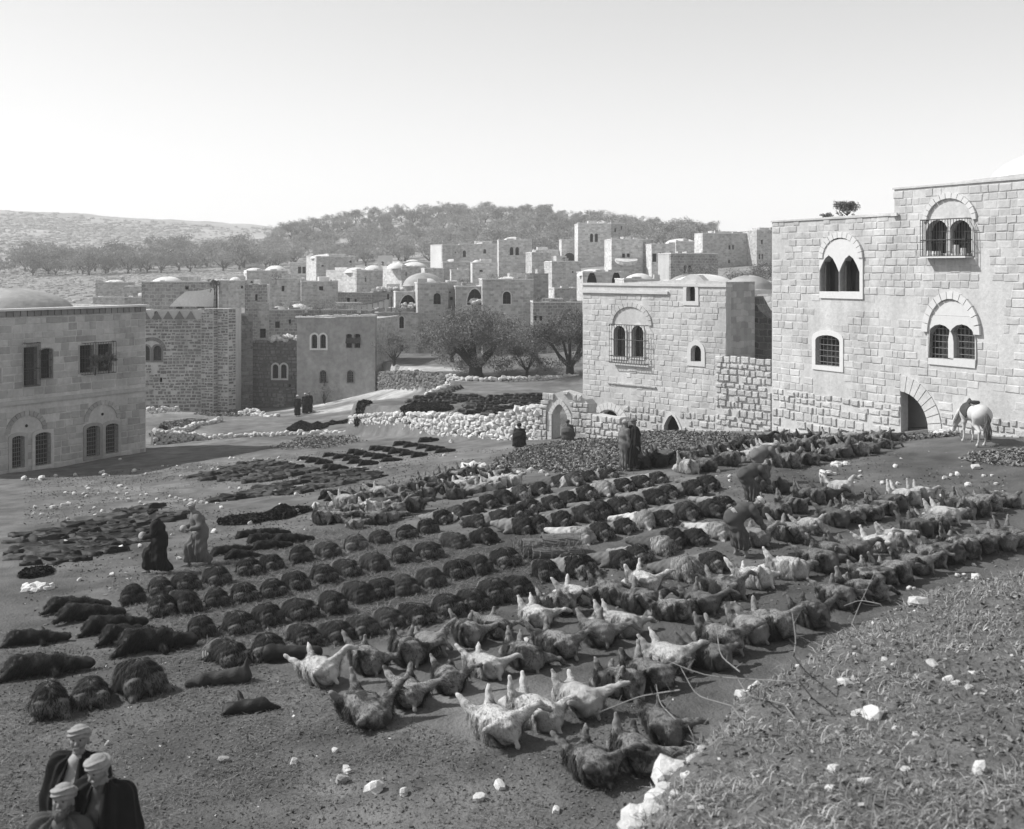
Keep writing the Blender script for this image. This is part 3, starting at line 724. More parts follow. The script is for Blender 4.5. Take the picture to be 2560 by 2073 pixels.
for i in range(nb): xx = a+(b-a)*i/(nb-1); mb.tube([(xx, -.3, z0-.25), (xx, -.3, zt2)], .016, 4)
for zz in (z0-.25, z0+.1, z0+.95, zt2): mb.tube([(a, .02, zz), (a, -.3, zz), (b, -.3, zz), (b, .02, zz)], .02, 4)
for yy in (-.1, -.2): mb.tube([(a, yy, z0-.25), (b, yy, z0-.25)], .02, 4)
obj('window_cage', mb.mesh('window_cage', MT['iron']), Mh)
mb = MB(); mb.box((a+.1, -.1, z0-.38), (b+.1, .02, z0-.28)); obj('window_ledge', mb.mesh('window_ledge', MT['frame']), Mh)
bl.append(hoodring(Mh, (a+b)/2+.02, zt2, (b-a)/2+.02, .22, -.08, 'mortarL', .0, rise=.92))
addw(gw(1728, 711, 753, 19, 'arch', frame=.2)); addw(gw(1741, 863, 904, 22, 'arch', frame=.22, pane='dark', sash=False))
addw(gw(1680, 1037, 1072+25, 33, 'point', frame=.14, fm='mortarW', pane='dark', sash=False))
# relieving arch with its dark crown by the ground at the left
tA, zA = G_(1525, 1024); rA = G_(1575, 1060)[0]-tA
hole = [(tA+.55*math.cos(q), zA-.42+.36*math.sin(q)) for q in np.linspace(0, math.pi, 9)]; holes.append(hole)
mb = MB(); plate(mb, [(tA-.6, zA-.5), (tA+.6, zA-.5), (tA+.6, zA), (tA-.6, zA)], [], .36, .4, True); obj('arch_recess', mb.mesh('arch_recess', MT['dark']), Mh)
bl.append(hoodring(Mh, tA, zA-.75, .95, .35, -.05, 'mortarW', 1.2, rise=.75))
outer = [(0, 0), (wm, 0), (wm, z1r), (G_(1760, 700)[0], z1r+.05), (G_(1745, 700)[0], z1r+.32), (G_(1725, 690)[0], z1r+.36), (G_(1700, 700)[0], z1r+.08), (0, z1l)]
mb = MB(); plate(mb, outer, holes, 0, .4, True); obj('wall', mb.mesh('wall', MT['mortarL']), Mh)
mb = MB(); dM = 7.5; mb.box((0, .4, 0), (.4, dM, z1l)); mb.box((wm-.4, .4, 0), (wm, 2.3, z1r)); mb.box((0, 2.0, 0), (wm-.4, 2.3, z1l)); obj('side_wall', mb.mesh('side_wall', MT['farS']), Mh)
mb = MB(); mb.box((.4, .4, z1l-.4), (wm-.4, dM-.4, z1l-.2)); mb.box((.4, 1.4, 0), (wm-.4, 1.5, z1l-.4)); obj('roof', mb.mesh('roof', MT['roof']), Mh)
ts, zs = G_(1672, 730)
mb = MB(); mb.box((-.06, -.12, zs-.12), (ts, .03, zs+.02)); mb.box((-.05, -.07, z1l-.02), (wm+.05, .42, z1l+.10)); obj('string_course', mb.mesh('string_course', MT['plaster']), Mh)
st = courses(.03, wm, 2.9, z1l, .27, .42, bl, 31, .022, .12, .3, hi=lambda x: z1l-.15 if x > ts else zs-.15, smear=.14)
st2 = courses(.03, wm, .8, 2.95, .30, .38, bl, 32, .07, .25, 1.0, lo=lambda x: -1 if x < G_(1590, 900)[0] or x > G_(1590, 900)[0] else 0)
lay(Mh, st2, 'stoneR', .085, keepn=110, rest='rubble_stonework'); lay(Mh, st, 'stoneA', .056, keepn=190)
dome(Mh, wm*.52, 4., z1l-.3, 1.9, .85, 'roof'); dome(Mh, wm*.80, 4.4, z1l-.3, 1.3, .8, 'roofD')
mb = MB(); mb.box((G_(1520, 960)[0], -.09, G_(1520, 958)[1]), (G_(1640, 960)[0], .02, G_(1520, 955)[1])); obj('weathered_ledge', mb.mesh('weathered_ledge', MT['stoneR']), Mh)
# shaded side wing and the wall between the two sunlit houses
r_ = Face(1815, 53.0, .62)
def simplewall(name, label, pxl, dl, pxr, dr, ytop, ybase, mat, stm=None, rh=.3, wa=.42, depth=.6, top=None, cat='wall', rough=1., keepn=220, stt='stoneR', nodecor=False, gap=.05):
    q = face_from(pxl, dl, pxr, dr); z0 = q.z(ybase, 0)-.7; W = q.t(pxr); z1 = q.z(ytop, 0)-z0
    e = empty(name, (q.X, q.Y, z0), q.th, label, cat)
    tp = [(a*W, z1+b) for a, b in (top or [(0, 0), (1, 0)])]
    mb = MB(); plate(mb, [(0, 0), (W, 0)]+tp[::-1], [], 0, depth, True); obj('wall_core', mb.mesh('wall_core', MT[mat]), e)
    hi = lambda x: float(np.interp(x, [p[0] for p in tp], [p[1] for p in tp]))+.05
    if stm: lay(e, courses(0, W, .3, max(p[1] for p in tp)+.1, rh, wa, [], int(pxl), gap, .25, rough, hi=hi), stt, .13, keepn=keepn)
    return e, q, W, z1, hi
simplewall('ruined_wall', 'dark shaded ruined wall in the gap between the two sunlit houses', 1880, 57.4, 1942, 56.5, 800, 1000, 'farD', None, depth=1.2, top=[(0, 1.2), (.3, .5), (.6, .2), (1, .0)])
simplewall('stone_wall', 'pale upper stone wall seen in the gap between the sunlit houses', 1885, 62, 1960, 61, 716, 1000, 'farL', None, depth=4, cat='wall')
simplewall('rubble_wall', 'pale rubble wall joining the two sunlit houses', 1790, 53.0, 1931, 50.5, 898, 1100, 'mortarL', True, .3, .36, top=[(0, -.3), (.08, .02), (.15, .12), (.5, .0), (.9, .05), (1, .05)])

# ---- left house with ribbed dome and barred windows
h_ = face_from(60, 58., 366, 64.6); zb3 = h_.z(1190, 0)-.8
Bl = empty('stone_house', (h_.X, h_.Y, zb3), h_.th, 'shaded stone house at the left edge with a wide pale dome', 'house')
def H_(px, py): t, z = h_.at(px, py); return t, z-zb3
def hw(px, y0, y1, wp, kind, **k):
    t, z0 = H_(px, y1); z1 = H_(px, y0)[1]; dd = h_.dist(t); return window(Bl, t, z0, wp*dd/FP/math.cos(h_.th)*.85, z1-z0, kind, **k)
wl = h_.t(364); x0 = h_.t(-60); z1 = H_(200, 770)[1]; holes = []; bl = []
for a in [(75, 868, 964, 24, 'rect'), (116, 871, 946, 21, 'seg'), (216, 863, 932, 26, 'rect'), (261, 860, 928, 26, 'rect')]:
    addw(hw(*a, frame=.05, fm='stoneB', pane='dark', sash=False, grille=(6, 4, .05, 'iron')))
for a, c, e1 in [(58, 92, (52, 960)), (204, 281, (204, 931))]:
    ta, za_ = H_(a, e1[1]+6); tb, _ = H_(c, e1[1]); zt_ = H_(a, 858)[1]; mb = MB()
    for i in range(13): xx = ta+(tb-ta)*i/12; mb.tube([(xx, -.32, za_), (xx, -.32, zt_)], .016, 4)
    for zz in (za_, za_+.9, zt_): mb.tube([(ta, .02, zz), (ta, -.32, zz), (tb, -.32, zz), (tb, .02, zz)], .02, 4)
    obj('window_cage', mb.mesh('window_cage', MT['iron']), Bl)
for a in [(107, 1081, 1163, 28, 'seg'), (45, 1090, 1170, 22, 'seg'), (232, 1065, 1141, 25, 'seg'), (279, 1059, 1133, 24, 'seg')]:
    addw(hw(*a, frame=.18, fm='stoneB', pane='dark', sash=False, grille=(6, 7, .05, 'ironL')))
for px, y in ((256, 1050), (66, 1080)):
    t, zz = H_(px, y); bl.append(hoodring(Bl, t, zz, .95, .25, -.06, 'stoneB', .0, rise=.85))
    mb = MB(); mb.tube([(t, -.02, zz+.32), (t, .02, zz+.32)], .08, 10); obj('round_vent', mb.mesh('round_vent', MT['dark']), Bl)
mb = MB(); plate(mb, [(x0, 0), (wl, 0), (wl, z1), (x0, z1)], holes, 0, .4, True); obj('wall', mb.mesh('wall', MT['mortarG']), Bl)
mb = MB(); mb.box((wl-.4, .4, 0), (wl, 9, z1)); mb.box((x0, 8.6, 0), (wl-.4, 9, z1)); mb.box((x0, .4, z1-.3), (wl-.4, 8.6, z1-.1)); obj('side_wall', mb.mesh('side_wall', MT['far']), Bl)
zc3 = H_(200, 988)[1]
mb = MB(); mb.box((x0, -.12, zc3-.14), (wl+.1, .02, zc3+.06)); obj('string_course', mb.mesh('string_course', MT['stoneB']), Bl)
mb = MB()
for i in range(26): xx = x0+(wl-x0)*i/26; mb.box((xx, -.10, z1-.34), (xx+(wl-x0)/26-.05, .0, z1-.06)); 
obj('cornice', mb.mesh('cornice', MT['stoneC']), Bl)
mb = MB(); mb.box((x0, -.2, z1-.04), (wl+.1, .42, z1+.07)); obj('coping', mb.mesh('coping', MT['roof']), Bl)
bl.append((x0, wl, zc3-.16, zc3+.08, None))
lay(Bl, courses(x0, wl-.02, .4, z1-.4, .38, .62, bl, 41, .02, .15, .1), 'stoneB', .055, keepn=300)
t, _ = H_(150, 800); dome(Bl, t-.3, 4.6, z1-.1, 3.5, 1.15, 'roofD', ry=3.8)
t, _ = H_(215, 800); dome(Bl, t+.8, 5.5, z1-.1, 1.5, .5, 'roof')
# three trailing pot plants in the cages
# ---- tower with stepped bays
q2 = Face(352, 100, .06); zb4 = q2.z(1025, 0)-1.2
Tb = empty('tower_house', (q2.X, q2.Y, zb4), q2.th, 'rough grey tower house with white joints and rounded corner right of the domed house', 'house')
def Q_(px, py): t, z = q2.at(px, py); return t, z-zb4
def qw(px, y0, y1, wp, kind, **k):
    t, z0 = Q_(px, y1); z1 = Q_(px, y0)[1]; dd = q2.dist(t); return window(Tb, t, z0, wp*dd/FP, z1-z0, kind, **k)
w2 = q2.t(503); z1 = Q_(400, 775)[1]; holes = []; bl = []
for px in (364, 393): addw(qw(px, 864, 902, 21, 'arch', frame=.14, fm='stoneC', pane='glass'))
addw(qw(402, 944, 956, 7, 'rect', frame=0, pane='dark', sash=False)); addw(qw(390, 778, 788, 9, 'arch', frame=0, pane='dark', sash=False))
bl.append(hoodring(Tb, Q_(379, 880)[0], Q_(379, 878)[1], 1.0, .3, -.06, 'stoneC', 0, rise=.95))
mb = MB(); plate(mb, [(0, 0), (w2, 0), (w2, z1), (0, z1)], holes, 0, .4, True); mb.box((0, .4, 0), (.4, 8, z1)); mb.box((.4, .41, z1-.3), (w2, 8, z1-.12))
obj('wall', mb.mesh('wall', MT['mortarG']), Tb)
zs = Q_(400, 798)[1]; tri = []
mb = MB()
for i in range(5): xx = .4+i*1.0; plate(mb, [(xx-.45, zs), (xx+.45, zs), (xx, zs+.72)], [], -.08, .02)
obj('zigzag_frieze', mb.mesh('zigzag_frieze', MT['stoneC']), Tb)
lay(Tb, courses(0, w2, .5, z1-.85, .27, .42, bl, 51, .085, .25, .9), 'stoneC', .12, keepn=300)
# the corner bays: three narrow facets turning away to the right
ang = [(.0, .55, .75), (0, 1.25, -.1), (0, 1.3, .55)]
mb = MB(); P2 = [np.array((w2, 0.))]; 
for L, a in ((1.15, -.25), (.5, .9), (1.0, -.2), (.8, .8), (2.0, 1.5)): P2.append(P2[-1]+L*np.array((math.cos(a), math.sin(a))))
P2 = [np.array((w2-.3, .1))]+P2; stn = []
bay = empty('corner_bay', (0, 0, 0)); bay.parent = Tb
mb = MB(); zz1 = z1+.1
for a, b in zip(P2[:-1], P2[1:]): mb.add([(a[0], a[1], 0), (b[0], b[1], 0), (b[0], b[1], zz1), (a[0], a[1], zz1)], F4=[(0, 1, 2, 3)])
mb.add([(p[0], p[1], zz1) for p in P2[:4]], F4=[(0, 1, 2, 3)]); mb.add([(p[0], p[1], zz1) for p in (P2[0], P2[3], P2[4], P2[6])], F4=[(0, 1, 2, 3)])
obj('bay_wall', mb.mesh('bay_wall', MT['mortarG']), bay)
mb = MB(); rr = np.random.default_rng(5)
for a, b in zip(P2[1:-2], P2[2:-1]):
    D = b-a; Ln = np.linalg.norm(D); an = math.atan2(D[1], D[0]); ca, sa = math.cos(an), math.sin(an)
    for (x, z, ww, hh) in courses(0, Ln, .5, zz1, .25, .42, [], int(a[0]*100)+3, .085, .25, .9):
        V = STV[int(rr.integers(12))]*np.array((ww, .1, hh))+np.array((x, -.02, z)); V = np.stack([a[0]+V[:, 0]*ca-V[:, 1]*sa, a[1]+V[:, 0]*sa+V[:, 1]*ca, V[:, 2]], 1); mb.add(V, ST3, ST4)
o = obj('bay_stonework', mb.mesh('bay_stonework', MT['stoneC']), bay); o['kind'] = 'stuff'
# upper storey set back, with whitewashed patch
us_, _, uw, ud, uh = house('roof_room', 'low upper storey with whitewashed patch on top of the grey tower', None, 354, 540, 706, 770, 103, .06, 5, 'farD', 'far', [(448, 750, 772, 15, 'rect', .0), (501, 755, 770, 18, 'rect', 0), (467, 716, 724, 9, 'rect', 0)], [(.28, 42, 14)], 'roof')
mb = MB(); zz = uh-1.55
plate(mb, [(2.5, 1.62), (6.5, 1.6), (6.6, uh-.5), (5.4, uh-.75), (4., uh-.85), (3.2, uh-1.5)], [arch_loop(3.52, 1.3, .62, 1.0, 'rect'), arch_loop(5.5, 1.4, .75, .75, 'rect')] if False else [], -.02, .03)
obj('whitewash', mb.mesh('whitewash', MT['mortarW']), us_)
house('turret', 'narrow grey turret at the right corner of the tower roof', 536, 546, 571, 703, 780, 102, .3, 2, 'far', 'farL')
# ---- shaded plain walls right of the tower
simplewall('tall_wall', 'tall shaded wall with pale right edge between tower and rubble house', 568, 103, 632, 104, 788, 1030, 'plasterD', True, .3, .5, depth=3, stt='stoneC', rough=.6, keepn=120, cat='building', gap=.03)
house('house', 'narrow shaded house with small window behind the tall wall', 640, 644, 672, 760, 850, 112, .2, 4, 'far', None, [(657, 822, 845, 14, 'rect', 0)], cap_=.08)
house('roofless_house', 'roofless stone house with white broken wall top behind the tower', None, 612, 668, 712, 850, 122, .15, 5, 'farD', 'farL', top=[(0, .2), (.2, 0), (.5, .1), (.7, .0), (.95, .1), (1, -.8)], cap_=.1)
# rubble house with the double window
a1 = face_from(632, 105, 745, 104.); zb5 = a1.z(1030, 0)-1
Rh = empty('rubble_house', (a1.X, a1.Y, zb5), a1.th, 'dark rubble house with white-framed double window and broken top', 'house')
w5 = a1.t(748); z5 = a1.z(852, 0)-zb5; holes = []; bl = []
for px in (689, 710): 
    t, z0 = a1.at(px, 946); z1 = a1.z(911, t)-zb5; addw(window(Rh, t, z0-zb5, 15*105/FP, z1-(z0-zb5), 'arch', frame=.17, pane='glass'))
t, z0 = a1.at(724, 1004-4); addw(window(Rh, t, z0-zb5+1.2, .2, .25, 'rect', frame=0, pane='dark', sash=False))
t, z0 = a1.at(701, 1025); 
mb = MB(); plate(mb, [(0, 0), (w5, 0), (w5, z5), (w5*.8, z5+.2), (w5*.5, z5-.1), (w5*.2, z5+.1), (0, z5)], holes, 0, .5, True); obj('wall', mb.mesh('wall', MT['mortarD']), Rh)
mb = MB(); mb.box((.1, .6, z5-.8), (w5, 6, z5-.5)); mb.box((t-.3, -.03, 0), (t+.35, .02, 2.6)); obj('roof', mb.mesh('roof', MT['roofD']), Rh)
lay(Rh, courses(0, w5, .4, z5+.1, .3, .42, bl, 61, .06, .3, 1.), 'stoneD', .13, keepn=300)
# plain tower house with four windows
a2 = face_from(742, 101., 938, 99.5); zb6 = a2.z(1030, 0)-1.2
Th = empty('plastered_house', (a2.X, a2.Y, zb6), a2.th, 'square plastered house with white-framed double windows above and two below', 'house')
w6 = a2.t(938); z6 = a2.z(795, 0)-zb6; holes = []; bl = []
def tw(px, y0, y1, wp, kind, **k):
    t, z0 = a2.at(px, y1); z1 = a2.z(y0, t)-zb6; dd = a2.dist(t); return window(Th, t, z0-zb6, wp*dd/FP, z1-(z0-zb6), kind, **k)
for px in (786.5, 808): addw(tw(px, 836, 871, 15.5, 'arch', frame=.16, pane='glass', yf=-.07))
for px in (872.5, 893.5): addw(tw(px, 835, 870, 16, 'seg', frame=.03, fm='plasterD', pane='dark'))
mb = MB(); t0_, zq = a2.at(866, 858); t1_, _ = a2.at(901, 858)
for i in range(22): xx = t0_+(t1_-t0_)*i/21; mb.tube([(xx, -.22, zq-zb6), (xx, -.03, zq-zb6+.5)], .035, 4)
obj('lattice_awning', mb.mesh('lattice_awning', MT['wood']), Th)
for px in (808, 876): addw(tw(px, 926, 957, 18, 'arch', frame=.07, fm='stoneC', pane='glass', grille=(4, 5, .1, 'ironL')))
mb = MB(); plate(mb, [(0, 0), (w6, 0), (w6, z6+.2), (w6*.7, z6+.22), (w6*.4, z6), (0, z6)], holes, 0, .5, True); obj('wall', mb.mesh('wall', MT['plasterD']), Th)
mb = MB(); mb.box((0, .5, 0), (.4, 7, z6)); mb.box((w6-.4, .5, 0), (w6, 7, z6)); mb.box((.4, .5, z6-.4), (w6-.4, 7, z6-.1)); obj('side_wall', mb.mesh('side_wall', MT['far']), Th)
st = courses(0, w6, .4, z6-.15, .33, .55, bl, 71, .03, .15, .5); rr = np.random.default_rng(3)
st = [s_ for s_ in st if fbm(s_[0]*.5+2, s_[1]*.5, 77, 3) > -.12 or s_[1] < 2.4]
lay(Th, st, 'stoneP', .05, y=.025, keepn=300)
mb = MB(); rr = np.random.default_rng(4); x = -.1
while x < w6: 
    ww = .2+.3*rr.random(); mb.box((x, -.12, z6+x/w6*.2), (x+ww-.02, .5, z6+.1+.12*rr.random()+x/w6*.2)); x += ww
obj('parapet', mb.mesh('parapet', MT['rock']), Th)
mb = MB(); t, z0 = a2.at(811, 1012); mb.tube([(t, -.2, z0-zb6-1), (t, -.15, z0-zb6+1.3), (t+.05, -.1, z0-zb6+2.7)], [.07, .06, .05], 6); mb.tube([(t-.4, -.12, z0-zb6+2.0), (t+.4, -.12, z0-zb6+2.05)], .03, 4)
obj('downpipe', mb.mesh('downpipe', MT['wood']), Th)

# ---- the long house behind the olive trees and its neighbours (garden level)
house('house', 'stone house with double arched window behind the small fig tree', None, 938, 1046, 785, 915, 116, .12, 5, 'far', None, [(987, 791, 821, 11, 'arch'), (1004, 791, 821, 11, 'arch'), (989, 862, 879, 10, 'rect', .2), (1003, 862, 879, 10, 'rect', .2)], roofm='roofD', cap_=.06)
house('house', 'stone house with wide rubble-filled arch under its roof, left of the domed block', 984, 989, 1044, 731, 915, 119, .2, 6, 'far', 'farL', [(1020, 737, 772, 41, 'half', .12)], roofm='roof')
house('house', 'tall stone house with big grey dome and one arched window', 1028, 1044, 1121, 709, 915, 117.5, .22, 7, 'far', 'mortarL', [(1093, 733, 761, 18, 'arch', .0), (1087, 818, 844, 13, 'arch', .05)], [(.35, 52, 26, 4., 'roofD'), (.45, 22, 12, 2.)])
house('house', 'recessed pale wall with tiny windows beside the rubble arch', None, 1119, 1142, 705, 915, 120, .1, 5, 'farL', None, [(1128, 743, 751, 8, 'rect', 0), (1125, 729, 733, 4, 'rect', 0)])
house('house', 'stone house with tall rubble-filled arch above the big olive tree', None, 1139, 1209, 718, 915, 117, .1, 6, 'far', None, [(1187, 722, 762, 39, 'half', .14), (1183, 774, 779, 4, 'rect', 0), (1191, 774, 779, 4, 'rect', 0)])
house('house', 'broad grey house with two arched windows right of the big olive tree', None, 1206, 1334, 700, 920, 115, .08, 7, 'far', None, [(1267, 729, 760, 20, 'arch', .1), (1273, 797, 826, 17, 'arch', .2)], [(.5, 30, 8)])
house('house', 'grey block joined behind the right end of the broad house', None, 1325, 1371, 686, 900, 121, .1, 5, 'far', None, cap_=.1)
house('low_house', 'low dark house with pale flat roof beside the right olive tree', None, 1333, 1456, 757, 900, 110, .05, 4, 'farD', None, [(1337, 790, 801, 6, 'rect', 0), (1352, 790, 802, 7, 'rect', 0), (1440, 782, 795, 8, 'rect', 0)])
house('low_house', 'small shaded block with white flat roof under the upper tower', 1372, 1386, 1442, 722, 775, 128, .3, 4, 'far', 'farL')
# fill the wide arches with rubble
for px, py, d, th, rr_ in ((1020, 760, 119, .2, .75), (1187, 745, 117, .1, .75)): pass
# ---- houses further up the town
H = [
 ('house', 'small pale-roofed house alone in the fields above the domed house', None, 239, 322, 707, 745, 175, .1, 4, 'far', None, [], [(.5, 30, 7)]),
 ('low_house', 'long low wall with white roof edge left of the tower roof', None, 232, 312, 744, 765, 150, .1, 4, 'far', None, [], []),
 ('low_house', 'low flat house with white roof edge beside the white block', None, 312, 368, 717, 745, 160, .1, 4, 'far', None, [], []),
 ('house', 'small whitewashed block on the roofs left of the tower', None, 365, 393, 701, 720, 150, .1, 3, 'mortarW', None, [], []),
 ('low_house', 'low block with white lean roof just left of the tower', None, 311, 354, 745, 790, 118, .1, 4, 'far', None, [], [(.85, 18, 12)]),
 ('house', 'shaded block behind the tower with long white roof line', None, 556, 614, 702, 745, 170, .1, 5, 'far', None, [], [(.5, 16, 9)]),
 ('house', 'grey house with sunlit side and white dome above the roofless house', 610, 617, 719, 678, 745, 170, .3, 6, 'far', 'mortarL', [], [(.2, 26, 8), (.75, 30, 14)]),
 ('house', 'plain grey block with flat top in front of the tall sunlit-sided house', None, 679, 753, 697, 800, 140, .1, 5, 'far', None, [], []),
 ('roofless_house', 'roofless house with broken front wall above the plastered house', 744, 753, 845, 705, 800, 136, .2, 6, 'far', 'mortarL', [(803, 716, 726, 10, 'rect', 0)], []),
 ('house', 'small dark house with two windows at the foot of the wooded hill', None, 726, 772, 657, 700, 232, .1, 5, 'farL', None, [(749, 667, 684, 8, 'rect', 0), (760, 667, 684, 8, 'rect', 0)], []),
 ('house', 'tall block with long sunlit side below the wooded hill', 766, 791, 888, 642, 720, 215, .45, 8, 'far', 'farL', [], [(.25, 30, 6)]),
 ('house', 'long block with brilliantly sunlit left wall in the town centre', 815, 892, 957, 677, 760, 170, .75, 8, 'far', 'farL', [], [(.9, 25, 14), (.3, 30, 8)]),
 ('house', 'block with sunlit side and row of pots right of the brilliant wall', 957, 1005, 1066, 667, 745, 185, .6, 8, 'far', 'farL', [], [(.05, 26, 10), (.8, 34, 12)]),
 ('house', 'grey block below the sunlit corner tower', 1053, 1062, 1110, 672, 740, 178, .3, 5, 'far', 'farL', [], []),
 ('house', 'low house front left of the sunlit corner tower', None, 1010, 1079, 655, 690, 235, .1, 5, 'far', 'farL', [], [(.3, 20, 6)]),
 ('corner_tower', 'sunlit-sided corner tower with broken battlement at the hill foot', 1076, 1106, 1150, 613, 680, 225, .62, 4, 'far', 'mortarW', [], []),
 ('house', 'house with two small arched windows right of the sunlit corner tower', None, 1149, 1243, 611, 680, 228, .1, 6, 'farL', None, [(1161, 626, 643, 8, 'arch', .0), (1212, 623, 634, 7, 'arch', 0)], [(.6, 18, 5)]),
 ('house', 'plain shaded house below the small arched windows', None, 1107, 1182, 656, 720, 180, .1, 5, 'far', None, [], [(.3, 20, 8)]),
 ('low_house', 'low block with white cap between shaded houses', None, 1128, 1173, 676, 715, 160, .1, 4, 'farL', None, [], []),
 ('house', 'pale plain house front below the paired window tower block', None, 1181, 1244, 658, 720, 175, .1, 5, 'farL', None, [], [(.2, 14, 8)]),
 ('house', 'tall pale house with paired arched windows and white domed roof', 1243, 1247, 1330, 601, 700, 185, .12, 6, 'farL', None, [(1279, 618, 638, 9, 'arch', 0), (1293, 618, 638, 9, 'arch', 0)], [(.45, 27, 9)]),
 ('low_house', 'grey block joined to the right of the paired window house', None, 1330, 1378, 632, 700, 180, .25, 4, 'far', None, [], []),
 ('house', 'pale stepped roof house left of the dark vault', None, 1335, 1396, 626, 665, 215, .1, 5, 'farL', None, [], []),
 ('house', 'shaded house with projecting roof edge below the vault', None, 1380, 1453, 655, 740, 150, .15, 6, 'far', None, [(1432, 678, 682, 4, 'rect', 0)], []),
 ('vaulted_house', 'old house with open dark vault beside the high tower', None, 1404, 1450, 600, 660, 212, .05, 5, 'farL', None, [(1424, 632, 652, 33, 'half', .0)], []),
 ('high_tower', 'highest square tower of the town with paired arched window', None, 1445, 1528, 560, 680, 205, .05, 6, 'farL', None, [(1479, 584, 605, 8, 'arch', 0), (1491, 584, 605, 8, 'arch', 0)], [(.75, 16, 9)]),
 ('house', 'shaded block joined to the right side of the high tower', None, 1528, 1562, 559, 640, 207, .3, 5, 'far', None, [], []),
 ('house', 'house with two square windows over a rounded balcony', None, 1529, 1607, 599, 690, 170, .1, 6, 'farL', None, [(1559, 634, 648, 8, 'rect', .1), (1571, 634, 648, 8, 'rect', .1)], [(.8, 10, 4)]),
 ('ruined_house', 'shaded ruin right of the rounded balcony house', None, 1605, 1632, 600, 680, 172, .3, 5, 'far', None, [], []),
 ('house', 'pale ruined house with dark doorway high in the town', None, 1629, 1688, 611, 690, 165, .05, 5, 'farL', None, [(1636, 634, 655, 10, 'rect', 0), (1651, 631, 640, 5, 'arch', .1)], []),
 ('house', 'small house with sunlit left side and double window behind the sunlit house', 1645, 1677, 1795, 635, 712, 130, .45, 6, 'farD', 'mortarL', [(1713, 664, 682, 9, 'rect', 0), (1725, 664, 682, 9, 'rect', 0)], [(.4, 45, 5)]),
 ('house', 'narrow pale house behind the double window house', None, 1690, 1760, 605, 680, 195, .1, 5, 'farL', None, [], [(.3, 40, 9)]),
 ('long_house', 'long shaded house on the ridge left of the tall sunlit house', 1736, 1757, 1895, 584, 700, 178, .22, 7, 'far', 'farL', [(1824, 613, 624, 5, 'rect', 0), (1833, 613, 624, 5, 'rect', 0), (1823, 650, 658, 5, 'rect', 0)], []),
 ('house', 'shaded ridge house ending against the tall sunlit house', None, 1892, 1985, 576, 700, 176, .22, 7, 'far', None, [(1905, 600, 610, 5, 'rect', 0), (1899, 635, 648, 4, 'rect', 0), (1906, 635, 648, 4, 'rect', 0)], []),
 ('low_house', 'white-roofed low house between bushes right of the sunlit house', None, 1850, 1935, 708, 760, 75, .05, 4, 'farL', None, [], [(.5, 50, 9)]),
 ('low_house', 'pale vault roofs just behind the sunlit middle house', None, 1457, 1560, 682, 760, 120, .05, 6, 'farL', None, [(1480, 680, 715, 26, 'half', 0), (1541, 678, 712, 24, 'half', 0)], [(.3, 40, 9)]),
 ('low_house', 'domed roof behind the middle of the sunlit house', None, 1560, 1650, 700, 760, 105, .05, 6, 'farL', None, [], [(.5, 40, 16)]),
 ('low_house', 'weedy domed roof behind the small arched roof window', None, 1690, 1800, 705, 760, 85, .05, 5, 'far', None, [], [(.4, 48, 18, 2.5, 'roofD')]),
 ('low_house', 'long wall with domed roofs behind the plastered house', None, 670, 760, 776, 850, 120, .05, 5, 'farD', None, [], [(.25, 20, 10), (.8, 30, 15)]),
 ('low_house', 'weedy long roof right of the white domes', None, 758, 936, 776, 850, 121, .05, 6, 'farD', None, [], []),
 ('house', 'shaded block behind the laundry line', None, 843, 932, 733, 800, 138, .1, 5, 'farD', None, [], []),
 ('house', 'grey house with uneven white wall top behind the laundry', None, 929, 1012, 726, 800, 140, .1, 6, 'far', None, [], [(.7, 30, 4)]),
]
for a in H: house(*a)
# two-arched belfry screen
e = empty('arched_screen', (ray(945, 0, 235)[0], 235, ray(0, 690, 235)[2]), 0, 'white double-arched screen standing above the roofs', 'belfry'); mb = MB(); W = 36*235/FP; Hh = (690-639)*235/FP
plate(mb, [(0, 0), (W, 0), (W, Hh), (0, Hh)], [arch_loop(W*.29, 1.3, W*.3, 1.75), arch_loop(W*.71, 1.3, W*.3, 1.75)], 0, .8, True); obj('screen_wall', mb.mesh('screen_wall', MT['mortarW']), e)
# rounded balcony
t_ = ray(1565, 653, 169.3); mb = MB(); mb.tube([(0, 0, -.9), (0, -.1, -.3), (0, -.3, 0), (0, -.35, .25)], [.3, 1.1, 1.7, 1.75], 16); o = obj('balcony', mb.mesh('balcony', MT['farL']), None, tuple(t_)); tag(o, 'rounded stone balcony under two square windows high in the town', 'balcony')

# ---- laundry line
def sheetm(w_, h, seed):
    x, z = np.meshgrid(np.linspace(0, w_, 7), np.linspace(0, -h, 6)); y = .09*np.sin(x*5+seed)*(-z/h)+.05*fbm(x*2, z*2, seed)
    V = np.stack([x, y, z], -1).reshape(-1, 3); V2 = V+np.array((0, .015, 0)); F = grid_faces(6, 7); return mesh('laundry', np.concatenate([V, V2]), np.concatenate([F, F[:, ::-1]+42]), MT['clW'], True)
A = ray(862, 760, 122); B = ray(978, 742, 118); mb = MB(); P = [A+(B-A)*t+np.array((0, 0, -1.1*4*t*(1-t)*.35)) for t in np.linspace(0, 1, 12)]; mb.tube(P, .02, 4); mb.tube([A-np.array((0, 0, 1.6)), A], .05, 5); mb.tube([B-np.array((0, 0, 1.6)), B], .05, 5)
tag(obj('washing_line', mb.mesh('washing_line', MT['wood'])), 'sagging washing line strung over the roofs behind the plastered house', 'washing line')
names = ['first', 'second', 'third', 'fourth', 'fifth', 'sixth', 'seventh', 'eighth']
